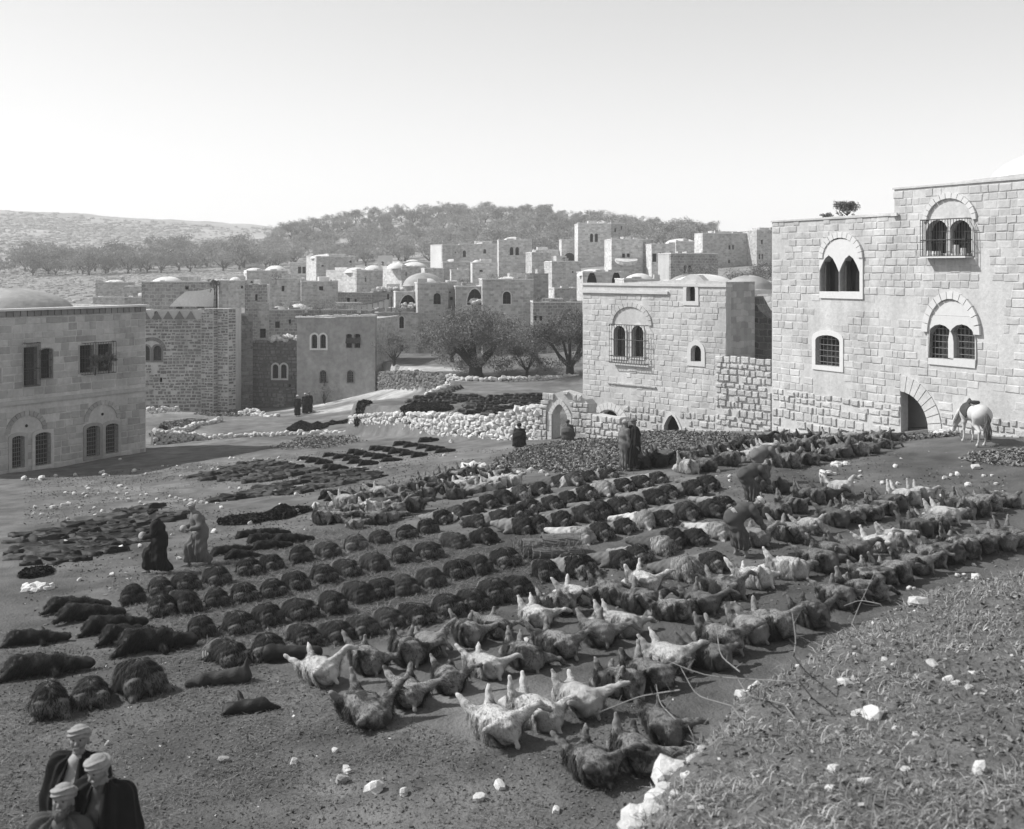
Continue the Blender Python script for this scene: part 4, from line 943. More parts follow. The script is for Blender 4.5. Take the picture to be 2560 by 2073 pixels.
for i in range(8):
    t = .03+i*.118; p = A+(B-A)*t+np.array((0, 0, -1.54*t*(1-t))); o = obj('laundry', sheetm(.45, .55+.4*((i*37) % 5)/5, i), None, tuple(p), (0, 0, .1))
    tag(o, 'white cloth hung on the washing line, %s from the left' % names[i], 'laundry', 'laundry on the line')
# ------------------------------------------------------------------ goat skins
def hairs(f, V, n, sel, comb, length, width, seed, lift=.25):
    """combed strands rooted on the surface"""
    r = np.random.default_rng(seed); G = grad(f, V); idx = np.where(sel(V, G))[0]
    if not len(idx): return np.zeros((0, 3)), np.zeros((0, 3), int), np.zeros((0, 4), int)
    idx = r.choice(idx, n); P = V[idx]+(r.random((n, 3))-.5)*.02; Nn = G[idx]
    D = comb(P, Nn)+(r.random((n, 3))-.5)*.7; D -= (D*Nn).sum(1)[:, None]*Nn; D /= np.linalg.norm(D, axis=1)[:, None]+1e-6
    L = length*(.5+r.random(n))[:, None]; S = np.cross(D, Nn); S /= np.linalg.norm(S, axis=1)[:, None]+1e-6
    Wd = width*(.5+r.random(n))[:, None]; lf = lift*(.3+r.random(n))[:, None]
    m = P+D*L*.5+Nn*L*lf; t = P+D*L+Nn*L*lf*.6; t[:, 2] -= L[:, 0]*.25; t[:, 2] = np.maximum(t[:, 2], .01)
    VV = np.stack([P-S*Wd, P+S*Wd, m+S*Wd*.8, m-S*Wd*.8, t], 1).reshape(-1, 3); b = np.arange(n)[:, None]*5
    return VV, b+np.array([[3, 2, 4]]), b+np.array([[0, 1, 2, 3]])
def mound(seed, neck=1.0, hairto=.35):
    """filled skin lying on its belly; x towards the neck"""
    r = random.Random(seed); j = lambda a: (r.random()-.5)*2*a
    P = [((-.20, 0, .24), (.16, j(.03), .20), .285+j(.015), .235, .08), ((-.38, .17+j(.02), .18), (-.20, .13, .24), .18, .19, .04), ((-.38, -.17+j(.02), .18), (-.20, -.13, .24), .18, .19, .04),
         ((-.38, .20, .13), (-.54+j(.04), .32+j(.04), .02), .12, .06, .04), ((-.38, -.20, .13), (-.54+j(.04), -.32+j(.04), .02), .12, .06, .04),
         ((.20, .14, .12), (.34+j(.03), .30+j(.04), .04), .12, .045, .06), ((.20, -.14, .12), (.34+j(.03), -.30+j(.04), .04), .12, .045, .06),
         ((-.48, 0, .18), (-.56, j(.03), .05), .05, .025, .05)]
    if neck: P += [((.15, 0, .20), (.50, j(.05), .19), .235, .185+j(.01), .08), ((.50, j(.04), .19), (.52+.46*neck, j(.10), .13+.05*neck), .18, .085, .06)]
    f0 = field(P)
    def f(p): return np.maximum(f0(p)+.010*np.sin(p[:, 0]*23+seed)*np.sin(p[:, 1]*19)+.006*np.sin(p[:, 2]*41+p[:, 0]*30), -p[:, 2]-.01)
    V, F = surfnet(f, (-.78, -.56, -.06), (1.28, .56, .60), .030)
    sel = lambda p, g: (p[:, 0] < hairto+.05*np.sin(p[:, 1]*20)) & ((g[:, 2] > .35) | ((g[:, 2] > -.3) & (abs(p[:, 1]) > .2) & (p[:, 0] > -.18))) & ((p[:, 2] > .36) | (p[:, 0] > -.24))
    comb = lambda p, g: np.stack([-.5-.4*(p[:, 0] < -.1), np.sign(p[:, 1])*.9*(abs(p[:, 1]) > .03), -1.0*np.ones(len(p))], 1)
    H = hairs(f, V, 3200, sel, comb, .12, .0052, seed, .12)
    Hb = hairs(f, V, 1500, lambda p, g: (p[:, 0] < -.1) & (p[:, 2] > .05) & (g[:, 2] < .7), lambda p, g: np.stack([-.3+0*p[:, 0], np.sign(p[:, 1])*.2, -1.+0*p[:, 0]], 1), .05, .004, seed+5, .1)
    n0 = len(H[0]); return V, F, (np.concatenate([H[0], Hb[0]]), np.concatenate([H[1], Hb[1]+n0]), np.concatenate([H[2], Hb[2]+n0]))
def belly(seed):
    """filled skin on its back, legs in the air; x towards the neck"""
    r = random.Random(seed); j = lambda a: (r.random()-.5)*2*a
    hz = .46+j(.07); 
    P = [((-.34, 0, .25), (.26, j(.03), .22), .238+j(.02), .185, .07), ((-.10, 0, .24), (.05, 0, .245), .242+j(.015), .23, .07),
         ((-.34, .12, .30), (-.50+j(.09), .36+j(.07), hz), .115, .046, .07), ((-.34, -.12, .30), (-.46+j(.10), -.50+j(.08), .38+j(.12)), .115, .044, .07),
         ((.30, .12, .32), (.46+j(.12), .19+j(.08), .60+j(.10)), .10, .034, .07), ((.28, -.12, .32), (.38+j(.12), -.22+j(.08), .56+j(.12)), .09, .034, .06),
         ((.28, 0, .20), (.55, j(.06), .13), .18, .10, .07), ((.55, 0, .13), (.70, j(.1), .07), .09, .05, .05),
         ((-.50, 0, .20), (-.60, j(.05), .05), .06, .03, .05)]
    a, b = P[3][1], (P[3][1][0]-.05+j(.1), P[3][1][1]-.16, P[3][1][2]-.05+j(.12)); P.append((a, b, .052, .036, .03))
    f0 = field(P)
    def f(p): return np.maximum(f0(p)+.010*np.sin(p[:, 0]*21+seed)*np.sin(p[:, 1]*23)+.006*np.sin(p[:, 2]*37+p[:, 0]*27), -p[:, 2]-.01)
    V, F = surfnet(f, (-.80, -.90, -.06), (.90, .62, .82), .028)
    sel = lambda p, g: (p[:, 0] < .38) & (p[:, 0] > -.36) & (g[:, 2] < .62) & (p[:, 2] < .42) & (p[:, 2] > .05) & ((g[:, 2] < .2) | (np.sin(p[:, 0]*17+seed) > .2))
    comb = lambda p, g: np.stack([-.35*np.ones(len(p)), np.sign(p[:, 1])*.5, -1.0*np.ones(len(p))], 1)
    H = hairs(f, V, 3800, sel, comb, .11, .0044, seed+50, .30)
    sel2 = lambda p, g: (p[:, 0] < .42) & (p[:, 0] > -.56) & (p[:, 2] < .50)
    comb2 = lambda p, g: np.stack([-.8*np.ones(len(p)), p[:, 1]*3, -.6+0*p[:, 0]], 1)
    H2 = hairs(f, V, 4200, sel2, comb2, .034, .0034, seed+70, .22)
    return V, F, H, H2
def longskin(seed):
    r = random.Random(seed); j = lambda a: (r.random()-.5)*2*a
    P = [((-.40, 0, .18), (.15, j(.03), .17), .195, .155, .06), ((.15, 0, .16), (.68, j(.05), .12+j(.02)), .15, .085, .06),
         ((-.44, .13, .15), (-.66+j(.04), .30+j(.05), .06), .12, .05, .05), ((-.44, -.13, .15), (-.66+j(.04), -.30+j(.05), .05), .12, .05, .05), ((.15, .08, .14), (.25, .26, .05), .09, .04, .04), ((.12, -.08, .14), (.22, -.26, .05), .09, .04, .04)]
    f0 = field(P)
    def f(p): return np.maximum(f0(p)+.018*np.sin(p[:, 0]*17+seed)*np.sin(p[:, 1]*21+seed)+.008*np.sin(p[:, 2]*40+p[:, 0]*33), -p[:, 2]-.01)
    V, F = surfnet(f, (-.80, -.46, -.06), (.84, .46, .45), .030)
    H = hairs(f, V, 2400, lambda p, g: (g[:, 2] > -.3) & (p[:, 0] < .55), lambda p, g: np.stack([-.6*np.ones(len(p)), np.sign(p[:, 1])*.6, -.8*np.ones(len(p))], 1), .08, .006, seed, .15)
    return V, F, H
def flat(seed):
    """a hide spread to dry: curled rim, four leg flaps, a neck"""
    r = np.random.default_rng(seed); n, k = 44, 7; a = np.arange(n)*2*np.pi/n
    def bump(c, w_): d = (a-c+np.pi) % (2*np.pi)-np.pi; return np.exp(-(d/w_)**2)
    R = .30+.16*np.cos(a)**2+.20*bump(.0+r.random()*.2, .28)+sum(.20*bump(c+r.normal()*.1, .16) for c in (.75, -.75, 2.35, -2.35))+.03*np.sin(5*a+seed)+.02*np.sin(9*a+seed)
    V = [(0, 0, .05)]
    for i in range(1, k+1):
        q = i/k; x = R*q*np.cos(a); y = R*q*np.sin(a)*.78
        z = .035+.05*(fbm(x*5+seed, y*5, seed, 3)+.4)+(.05 if i == k else .0)*(.6+.5*np.sin(3*a+seed))+(.02 if i == k-1 else 0)
        V += list(np.stack([x, y, np.maximum(z, .012)], 1))
    m = len(V); x = R*1.01*np.cos(a); y = R*1.01*np.sin(a)*.78; V += list(np.stack([x, y, np.full(n, -.02)], 1))
    F3 = [(0, 1+i, 1+(i+1) % n) for i in range(n)]; F4 = [(1+q*n+i, 1+(q+1)*n+i, 1+(q+1)*n+(i+1) % n, 1+q*n+(i+1) % n) for q in range(k) for i in range(n)]
    return np.array(V), F3, F4
VAR = {}
def variant(kind, i):
    if (kind, i) in VAR: return VAR[kind, i]
    if kind == 'hump': V, F, H = mound(10+i, 0.35 if i % 2 else .55, .45)
    elif kind == 'neck': V, F, H = mound(30+i, 1.0+.15*(i % 3), .12)
    elif kind == 'belly': V, F, H, H2 = belly(50+i)
    elif kind == 'long': V, F, H = longskin(70+i)
    elif kind == 'flat':
        V, F3, F4 = flat(90+i); me = mesh('flat_hide', V, [np.array(F3), np.array(F4)], HIDE['K'][0], True); VAR[kind, i] = (me, None, None); return VAR[kind, i]
    me = mesh('hide_body', V, F, HIDE['D'][0], True); hm = mesh('hair', H[0], [H[1], H[2]], HIDE['D'][1])
    h2 = mesh('belly_wool', H2[0], [H2[1], H2[2]], HIDE['W'][1]) if kind == 'belly' else None
    VAR[kind, i] = (me, hm, h2); return VAR[kind, i]
NV = dict(hump=8, neck=6, belly=13, long=4, flat=6)
NAMEK = dict(hump='humped_goatskin', neck='humped_goatskin', belly='upturned_goatskin', long='filled_goatskin', flat='flat_hide')
CATK = dict(hump='goatskin', neck='goatskin', belly='goatskin', long='goatskin', flat='hide')
TONEW = dict(D='dark brown', M='brown', L='tan', W='cream white', B='dark-flanked', K='black')
sr = random.Random(4)
def slope(p, rz=0, e=.35):
    zx = float(gz(np.array([p.x+e]), np.array([p.y]))[0])-float(gz(np.array([p.x-e]), np.array([p.y]))[0])
    zy = float(gz(np.array([p.x]), np.array([p.y+e]))[0])-float(gz(np.array([p.x]), np.array([p.y-e]))[0])
    n = Vector((-zx/(2*e), -zy/(2*e), 1)).normalized(); return n
def put(kind, px, py, tn, head, label, group, scale=1., off=0., hair=True, p=None, vi=None):
    """stand a skin where the photograph shows its near end; head = heading of the neck in degrees"""
    p = Vector(p) if p is not None else hit(px, py); a = math.radians(head); p = p+Vector((math.cos(a), math.sin(a), 0))*off*scale
    p.z = float(gz(np.array([p.x]), np.array([p.y]))[0])-.015
    n = slope(p); q = Vector((0, 0, 1)).rotation_difference(n).to_matrix().to_4x4()@Matrix.Rotation(a, 4, 'Z')@Matrix.Rotation(sr.gauss(0, .16) if kind == 'belly' else 0, 4, 'X')@Matrix.Rotation(sr.gauss(0, .05), 4, 'Y')
    me, hm, h2 = variant(kind, vi if vi is not None else sr.randrange(NV[kind])); hd, hr = HIDE[tn]
    if kind == 'neck': hd = HIDE[{'D': 'L', 'M': 'L', 'L': 'W'}.get(tn, tn)][0] if sr.random() < .8 else HIDE['M'][0]
    if kind == 'hump' and tn == 'D' and sr.random() < .7: hd = HIDE['M'][0]
    sc = Vector((scale*(1+sr.uniform(-.11, .12)), scale*(1+sr.uniform(-.11, .10)), scale*(1+sr.uniform(-.13, .12))))
    Mx = Matrix.Translation(p)@q@Matrix.Diagonal(sc).to_4x4()
    if kind == 'flat' or not hair:
        o = obj(NAMEK[kind], me, m=hd); o.matrix_world = Mx; return tag(o, label, CATK[kind], group)
    o = empty(NAMEK[kind], label=label, cat=CATK[kind], group=group); o.matrix_world = Mx
    obj('hide', me, o, m=hd)
    if hm: obj('hair', hm, o, m=hr)
    if h2 and tn != 'D': obj('belly_wool', h2, o, m=HIDE[{'B': 'L', 'W': 'W', 'L': 'W', 'M': 'L', 'K': 'D'}[tn]][1])
    return o
ORD = ['first', 'second', 'third', 'fourth', 'fifth', 'sixth', 'seventh', 'eighth', 'ninth', 'tenth', 'eleventh', 'twelfth', 'thirteenth', 'fourteenth', 'fifteenth', 'sixteenth', 'seventeenth', 'eighteenth', 'nineteenth', 'twentieth', 'twenty-first', 'twenty-second', 'twenty-third', 'twenty-fourth']
ORD += [a+'-'+b if b else {'thirtieth': 'thirtieth', 'fortieth': 'fortieth', 'fiftieth': 'fiftieth'}[a] for a, b in [('twenty', 'fifth'), ('twenty', 'sixth'), ('twenty', 'seventh'), ('twenty', 'eighth'), ('twenty', 'ninth'), ('thirtieth', '')]+[('thirty', o) for o in ORD[:9]]+[('fortieth', '')]+[('forty', o) for o in ORD[:9]]+[('fiftieth', '')]+[('fifty', o) for o in ORD[:9]]]
def row(kind, pts, rowname, head, group, lab, off, scale=1., dflt='D', S=1., jit=13):
    pts = sorted(pts, key=lambda t: t[0])
    for i, t in enumerate(pts):
        tn = t[2] if len(t) > 2 else dflt; sc = scale*(t[3] if len(t) > 3 else 1)
        L = '%s %s, %s from left in %s' % (TONEW[tn], lab, ORD[i], rowname); (print('LONGL', L) if len(L.split()) > 16 else 0)
        put(kind, t[0]*S, t[1]*S, tn, head+sr.uniform(-jit, jit), L, group, sc*sr.uniform(.94, 1.06), off)
K_ = 2560/2144
G1 = 'shaggy filled goatskins lying belly down'
HU = 'humped goatskin'
row('hump', [(105,1503,'D',1.15),(190,1482,'D',1.15),(305,1456,'D',1.2),(490,1392,'D',1.1),(565,1380),(645,1352),(715,1342),(768,1330,'M'),(822,1316,'M'),(885,1304),(945,1290),(1000,1276),(1045,1262),(1095,1244),(1150,1216),(1222,1204,'D',1.2)], 'nearest humped row', 122, G1, HU, .32, .80, 'D', K_)
row('hump', [(425,1336),(508,1326),(570,1311),(637,1296),(702,1284),(762,1262,'M'),(805,1252),(852,1246,'M'),(912,1231,'M'),(968,1212),(1012,1203),(1066,1186,'D',1.1)], 'second humped row from the front', 120, G1, HU, .32, .79, 'D', K_)
row('hump', [(340,1290),(395,1281),(455,1271),(515,1260),(575,1250),(627,1236),(682,1220,'M'),(735,1206),(792,1195,'M'),(847,1179,'M'),(905,1170),(962,1148,'M')], 'third humped row from the front', 120, G1, HU, .32, .78, 'D', K_)
row('hump', [(280,1265),(337,1246),(395,1236),(460,1226),(522,1206),(577,1194),(632,1178),(692,1168,'M'),(748,1154,'L'),(802,1140,'M'),(855,1130),(900,1118)], 'fourth humped row from the front', 120, G1, HU, .32, .78, 'D', K_)
def S1(L, sx=1240, sy=1000, k=3.339): return [(sx+a[0]/k, sy+a[1]/k)+tuple(a[2:]) for a in L]
G2 = 'shaggy filled goatskins with long smooth necks'; NK = 'long-necked skin'
row('neck', S1([(240,828,'L'),(400,788),(570,718),(680,715,'L'),(810,683),(960,668)]), 'farthest necked row', 150, G2, NK, .30, .82, jit=5)
row('neck', S1([(85,868),(490,908),(630,873),(790,838,'M'),(930,798,'W'),(1090,758),(1240,728),(1380,693,'M')]), 'second farthest necked row', 150, G2, NK, .30, .82, jit=5)
row('neck', S1([(60,1043,'M'),(210,998),(330,958,'M'),(900,973),(1060,943),(1190,910,'M'),(1350,862),(1470,812),(1680,793),(1790,748)]), 'third farthest necked row', 150, G2, NK, .30, .82, jit=5)
row('neck', S1([(250,1113),(390,1103),(580,1063),(770,1013)]), 'fourth necked row above the mat', 150, G2, NK, .30, .86, jit=5)
row('neck', S1([(740,1192,'W'),(910,1163),(1110,1108),(1275,1062,'W'),(1430,1038),(1620,993,'M'),(1830,973),(1930,928)]), 'necked row right of the straw mat', 146, G2, NK, .30, .82, jit=5)
row('neck', S1([(1080,1403),(1230,1343),(1430,1285,'W'),(1520,1222),(1700,1203),(1890,1152,'W')]), 'necked row below the straw mat', 142, G2, NK, .30, .84, jit=5)
row('neck', S1([(1640,1492,'W',1.12),(1850,1428,'D'),(730,1483,'D',1.1)]), 'nearest short necked row', 137, G2, NK, .30, .86, jit=4)
row('neck', [(1115,1307),(1153,1295,'L'),(1189,1285),(1229,1269)], 'left necked group', 150, G2, NK, .30, .82, jit=5)
row('hump', [(1206,1316,'M'),(1224,1358)], 'humped pair left of the mat roll', 130, G1, HU, .34, .74)
G3 = 'upturned goatskins with legs in the air'; UP = 'upturned skin'
def brow(pts, nm, head=130, sc=.85): row('belly', pts, nm, head, G3, UP, .36, sc*1.04, 'B', 1, 17)
brow([(1277,1864,'W',1.08),(1369,1820,'W',1.03),(1478,1793,'W',1.0),(1580,1749,'B',1.0),(1650,1724),(1705,1680,'W')], 'front upturned row', 122)
brow([(950,1810,'B',1.05),(1032,1770),(1136,1735),(1231,1697,'W'),(1322,1676),(1419,1646),(1512,1620,'L'),(1572,1592,'W')], 'second upturned row from the front', 124)
brow([(828,1712,'W',1.0),(930,1688),(1033,1669),(1098,1640,'L'),(1180,1616),(1252,1597,'L',.85),(1357,1566,'W'),(1413,1540),(1462,1511,'W'),(1546,1508),(1626,1480,'W')], 'third upturned row from the front', 126)
brow([(1512,1966,'B',1.05),(1614,1938),(1685,1868)], 'short row by the white bank edge', 118)
brow([(1799,1674,'M'),(1834,1636),(1902,1610,'L'),(1966,1598,'B',1.1),(2055,1572),(2120,1521),(2188,1506)], 'row half hidden behind the bank grass', 132)
brow([(1628,1536),(1712,1553,'B',.98),(1776,1536,'M'),(1838,1497,'B',1.05),(1910,1474,'W'),(1994,1450,'W',1.05),(2073,1430,'B',1.05),(2105,1402),(2157,1397,'M'),(2222,1379,'W'),(2268,1367,'W'),(2317,1344,'M'),(2355,1332),(2381,1313,'W'),(2415,1296),(2454,1290),(2490,1279,'L'),(2530,1268)], 'long middle row of upturned skins')
brow([(1909,1368,'L'),(1993,1357),(2047,1338,'W'),(2101,1316,'M'),(2148,1306),(2192,1301),(2227,1287),(2250,1279),(2284,1266,'W'),(2320,1256,'W')], 'row starting at the nearest stooping man', 130)
brow([(1961,1298),(1999,1284),(2045,1262),(2075,1256,'M'),(2120,1243,'W'),(1952,1235,'D')], 'short far row beside the stooping men', 130)
brow([(2190,1470),(2222,1464),(2266,1457),(2317,1437),(2346,1418),(2390,1410),(2429,1397),(2470,1388),(2515,1376,'L'),(2550,1366)], 'right row above the bank', 126)
T_ = .86
brow([(1615,1172,'K'),(1655,1168,'K'),(1736,1185,'W'),(1778,1179),(1840,1166,'B'),(1885,1158,'W'),(1987,1169),(2033,1162),(2075,1153),(2118,1143,'M'),(2154,1140),(2188,1133,'M'),(2222,1122)], 'near row under the great wall', 130, T_)
brow([(1680,1159,'M'),(1716,1156),(1749,1143),(1784,1136,'M'),(1816,1133),(1870,1149,'K'),(1909,1146,'W'),(1938,1140,'W'),(1963,1136),(1996,1133,'M'),(2025,1127),(2054,1124),(2090,1121,'K')], 'middle row under the great wall', 130, T_)
brow([(1853,1126,'K'),(1886,1123),(1915,1117,'K'),(1948,1110,'M'),(1974,1105),(2030,1111,'K'),(2062,1106,'M'),(2088,1112),(2150,1116),(2190,1113),(2216,1112),(2236,1107,'M')], 'far row under the great wall', 130, T_)
brow([(812,1313),(851,1306),(896,1291),(935,1287,'W'),(966,1277,'M'),(998,1268),(1029,1261),(1075,1252),(1126,1238),(1161,1227,'W'),(1189,1219,'W'),(1213,1214,'M'),(1240,1205),(1268,1200)], 'long middle row at upper left', 134, .85)
brow([(879,1269,'W'),(924,1261),(963,1248,'W'),(1000,1240,'L'),(1024,1235),(1057,1226),(1082,1220),(1105,1214),(1128,1208),(1149,1202),(1178,1197,'M'),(1203,1190,'D')], 'farthest row at upper left', 134, .83)
brow([(900,1322,'L',.8),(935,1308,'L',.85),(955,1310),(980,1302,'L'),(1010,1290),(1047,1281),(1150,1248,'M'),(1194,1238,'L'),(1226,1232,'W'),(1257,1222,'W'),(1289,1216,'W')], 'nearest row at upper left', 134, .83)
# dark filled skins
G4 = 'dark filled skins lying in the far field'; FL = 'dark filled skin'
def Z6(L): return [(640+a/3.339, 950+b/3.339, 'K') for a, b in L]
FG = [('left group',[(370,668),(450,690),(520,705),(580,740),(630,755)]), ('middle group',[(580,640),(680,655),(745,675),(805,700),(885,715)]), ('upper middle group',[(785,615),(850,630),(925,645),(1000,660),(1085,682)]),
      ('right group',[(965,585),(1020,590),(1085,600),(1145,615),(1235,630),(1320,645)]), ('farthest right group',[(1175,550),(1270,560),(1365,575),(1450,590),(1535,607)])]
for nm, L in FG: row('long', Z6(L), nm+' in the far field', 2, G4, FL, .40, .66, 'K', 1, 5)
put('long', 640+1400/3.339, 950+520/3.339, 'K', 3, 'single black filled skin lying closest to the rubble wall', G4, .8, .3)
row('long', Z6([(565,990),(640,1010),(945,935),(1015,945)]), 'pairs beside the left upturned skins', 5, 'black filled skins at the row ends', FL, .42, .78, 'K', 1, 5)
row('long', [(118,1532,'K',1.1),(140,1558,'K',1.2),(205,1585,'K',1.15),(245,1610,'K',1.1),(290,1632,'K',1.25)], 'near left heap of long dark skins', 14, 'long black skins side by side at the left', 'long dark skin', .62, .86, 'K', 1, 3)
row('long', [(40,1612,'K',1),(50,1690,'K',1.25)], 'pair cut by the left edge', 14, 'long black skins side by side at the left', 'long dark skin', .4, .86, 'K', 1, 3)
row('long', [(543,1388),(580,1400),(600,1345),(628,1358),(652,1344),(700,1362),(648,1376)], 'loose group behind the walking men', 10, 'black filled skins at the row ends', 'long dark skin', .45, .74, 'K', 1, 6)
# skins on the terrace behind the rubble wall
G5 = 'small dark skins packed on the raised terrace'
def T8(a, b): return (980+a/5.642, 930+b/5.642)
for nm, L in [('left terrace block, back row', [(510,345),(640,345),(770,350),(880,355),(1010,365),(1100,360)]), ('left terrace block, middle row', [(330,385),(480,380),(620,385),(700,395),(840,390),(930,385)]),
              ('left terrace block, front row', [(225,430),(300,450),(400,425),(520,430),(650,430),(720,450),(850,430),(930,410)]), ('left terrace block, nearest row', [(380,470),(500,480),(570,465)]),
              ('right terrace block, back row', [(1100,415),(1230,405),(1350,375),(1450,380),(1590,360),(1730,360),(1850,355),(1950,350),(2040,350)]),
              ('right terrace block, second row', [(1130,450),(1240,445),(1360,420),(1480,410),(1600,400),(1720,400),(1830,405),(1960,400),(2060,390)]),
              ('right terrace block, third row', [(1040,490),(1180,480),(1320,475),(1430,455),(1540,440),(1650,440),(1760,435),(1900,430)]),
              ('right terrace block, front row', [(1050,515),(1190,515),(1320,520),(1440,525),(1560,520),(1700,490),(1820,460),(1950,480)]),
              ('nearest terrace row by the wall', [(930,570),(1040,600),(1180,560),(1290,560),(1370,555)])]:
    for i, (a, b) in enumerate(sorted(L)):
        px, py = T8(a, b); put('long', px, py, 'K' if (i*7) % 5 else 'D', 4+sr.uniform(-6, 6), 'small dark skin, %s from the left in the %s' % (ORD[i], nm), G5, .74, .45, hair=False)
for nm, L in [('slanting row below the garden wall', [(730,305),(790,295),(840,280),(880,265),(920,250),(960,235)]), ('slanting row against the rubble wall top', [(1200,680),(1250,665),(1310,650),(1370,630),(1430,610)])]:
    for i, (a, b) in enumerate(L):
        px, py = T8(a, b); put('long', px, py, 'D', 150, 'small dark skin, %s from the left in the %s' % (ORD[i], nm), G5, .72, .4, hair=False)
G6 = 'flat hides spread on the ground to dry'
def Z5(L): return [(40+a/3.339, 950+b/3.339) for a, b in L]
def Z6b(L): return [(640+a/3.339, 950+b/3.339) for a, b in L]
FLT = [('first strip by the walking men', Z5([(130,1295),(330,1275),(560,1215),(660,1175),(800,1145),(950,1112),(1050,1075),(1140,1135),(1290,1130)])),
       ('second strip by the walking men', Z5([(240,1325),(420,1318),(620,1300),(720,1255),(830,1235),(900,1195),(1020,1190),(1150,1190)])),
       ('third strip by the walking men', Z5([(100,1350),(220,1395),(370,1378),(560,1355),(730,1335),(870,1300),(970,1270)])),
       ('fourth strip by the walking men', Z5([(110,1440),(270,1440),(420,1440),(560,1410),(700,1390),(850,1355),(960,1350)])),
       ('nearest strip by the walking men', Z5([(100,1490),(250,1520),(390,1500),(560,1455),(660,1440)])),
       ('far dark hide patch, back strip', Z5([(1930,700),(2040,700),(2130,705)])+Z6b([(80,715),(170,722),(250,745)])),
       ('far dark hide patch, middle strip', Z5([(1790,735),(1900,735),(2010,745),(2110,755)])+Z6b([(60,765),(150,765),(270,765),(360,775),(440,775)])),
       ('far dark hide patch, front strip', Z5([(1540,805),(1650,785),(1760,775),(1870,780),(1970,790),(2070,800)])+Z6b([(30,805),(140,800),(240,800)])),
       ('far dark hide patch, nearest strip', Z5([(1680,830),(1800,835),(1930,835),(2020,850)])+Z6b([(10,850),(110,835)])),
       ('lower hide patch, back strip', Z6b([(500,815),(610,790),(720,775),(800,765),(870,800),(960,815)])),
       ('lower hide patch, middle strip', Z6b([(250,875),(380,850),(490,850),(580,835),(660,845),(760,840),(860,835)])),
       ('lower hide patch, front strip', Z5([(1720,1005),(1840,985),(1960,960),(2080,925)])+Z6b([(20,965),(90,905),(180,920),(300,950),(420,915),(540,895),(650,880)]))]
for nm, L in FLT:
    for i, (px, py) in enumerate(sorted(L)):
        put('flat', px, py, 'K' if sr.random() < .62 else 'D', 8+sr.uniform(-14, 14), 'flat drying hide, %s from the left in the %s' % (ORD[i], nm), G6, sr.uniform(1.2, 1.55))
# ---- odd things among the rows
def loose(name, label, cat, px, py, prims, lo, hi, m, rz, h=.025, rip=.012, hollow=None):
    f0 = field(prims); f = lambda p: np.maximum(f0(p)+rip*np.sin(p[:, 0]*22)*np.sin(p[:, 1]*25), -p[:, 2]-.02)
    if hollow is not None: f1 = f; f2 = field(hollow, .02); f = lambda p: np.maximum(f1(p), -f2(p))
    V, F = surfnet(f, lo, hi, h); p = hit(px, py); o = obj(name, mesh(name, V, F, m, True), None, p, (0, 0, math.radians(rz))); return tag(o, label, cat)
loose('empty_skin', 'slack dark leather skin with an upright pointed flap on the bare foreground soil', 'goatskin', 540, 1712, [((-.45,0,.05),(.35,0,.14),.07,.13),((.35,0,.14),(.45,0,.12),.13,.15),((.48,.02,.15),(.52,.0,.42),.08,.02),((-.2,0,.1),(.1,.1,.08),.12,.12)], (-.6,-.3,-.05), (.75,.35,.5), HIDE['D'][0], 12)
loose('empty_skin', 'small flattened black skin bag nearest the foreground, lying alone on soil', 'goatskin', 622, 1780, [((-.3,0,.05),(.2,0,.09),.12,.13),((.2,0,.08),(.5,-.03,.05),.1,.03),((-.1,.15,.1),(-.2,.3,.24),.06,.03),((-.25,0,.05),(-.4,-.12,.03),.1,.03)], (-.6,-.35,-.05), (.65,.42,.4), HIDE['K'][0], 8)
loose('leather_bucket', 'long dark leather tube with wooden stick left of the first upturned skin', 'leather tube', 735, 1650, [((-.42,0,.14),(.4,0,.13),.13,.12),((-.44,0,.14),(-.42,0,.14),.16,.16)], (-.65,-.3,-.05), (.6,.3,.4), HIDE['K'][0], 4, .025, .006, [((-.7,0,.14),(-.35,0,.14),.1,.1)])
p = hit(1365, 1388); MR = empty('straw_mat_roll', p, math.radians(12), 'rolled frayed straw mats with a basket mouth, lying between the skin rows', 'straw mat')
for k_, (x, y, z, ln, rd) in enumerate([(-.35, 0, .2, .5, .2), (.35, .05, .24, .9, .23), (.2, -.25, .12, 1.2, .1)]):
    mb = MB(); r = np.random.default_rng(k_); n = 40
    for i in range(n):
        a = 2*math.pi*i/n; t = np.linspace(-ln/2, ln/2, 7); j = (r.random(7)-.5)*.03
        mb.tube(np.stack([x+t, y+(rd+j)*np.cos(a+t*.8), np.maximum(z+(rd+j)*np.sin(a+t*.8), .02)], 1), .022, 4)
    mb.tube([(x-ln/2+.05, y, z), (x+ln/2-.05, y, z)], rd*.9, 10); obj('mat', mb.mesh('mat', MT['mat']), MR)
mb = MB(); r = np.random.default_rng(9)
for i in range(260):
    x, y = r.uniform(-.8, .8), r.uniform(-.35, .35); a = r.uniform(0, 6.28); L_2 = r.uniform(.15, .4); mb.tube([(x, y, .3*r.random()), (x+L_2*.5*math.cos(a), y+L_2*.5*math.sin(a), .15+.3*r.random()), (x+L_2*math.cos(a), y+L_2*math.sin(a), .05)], [.008, .007, .003], 3, False)
fr = obj('fray', mb.mesh('fray', MT['mat']), MR)
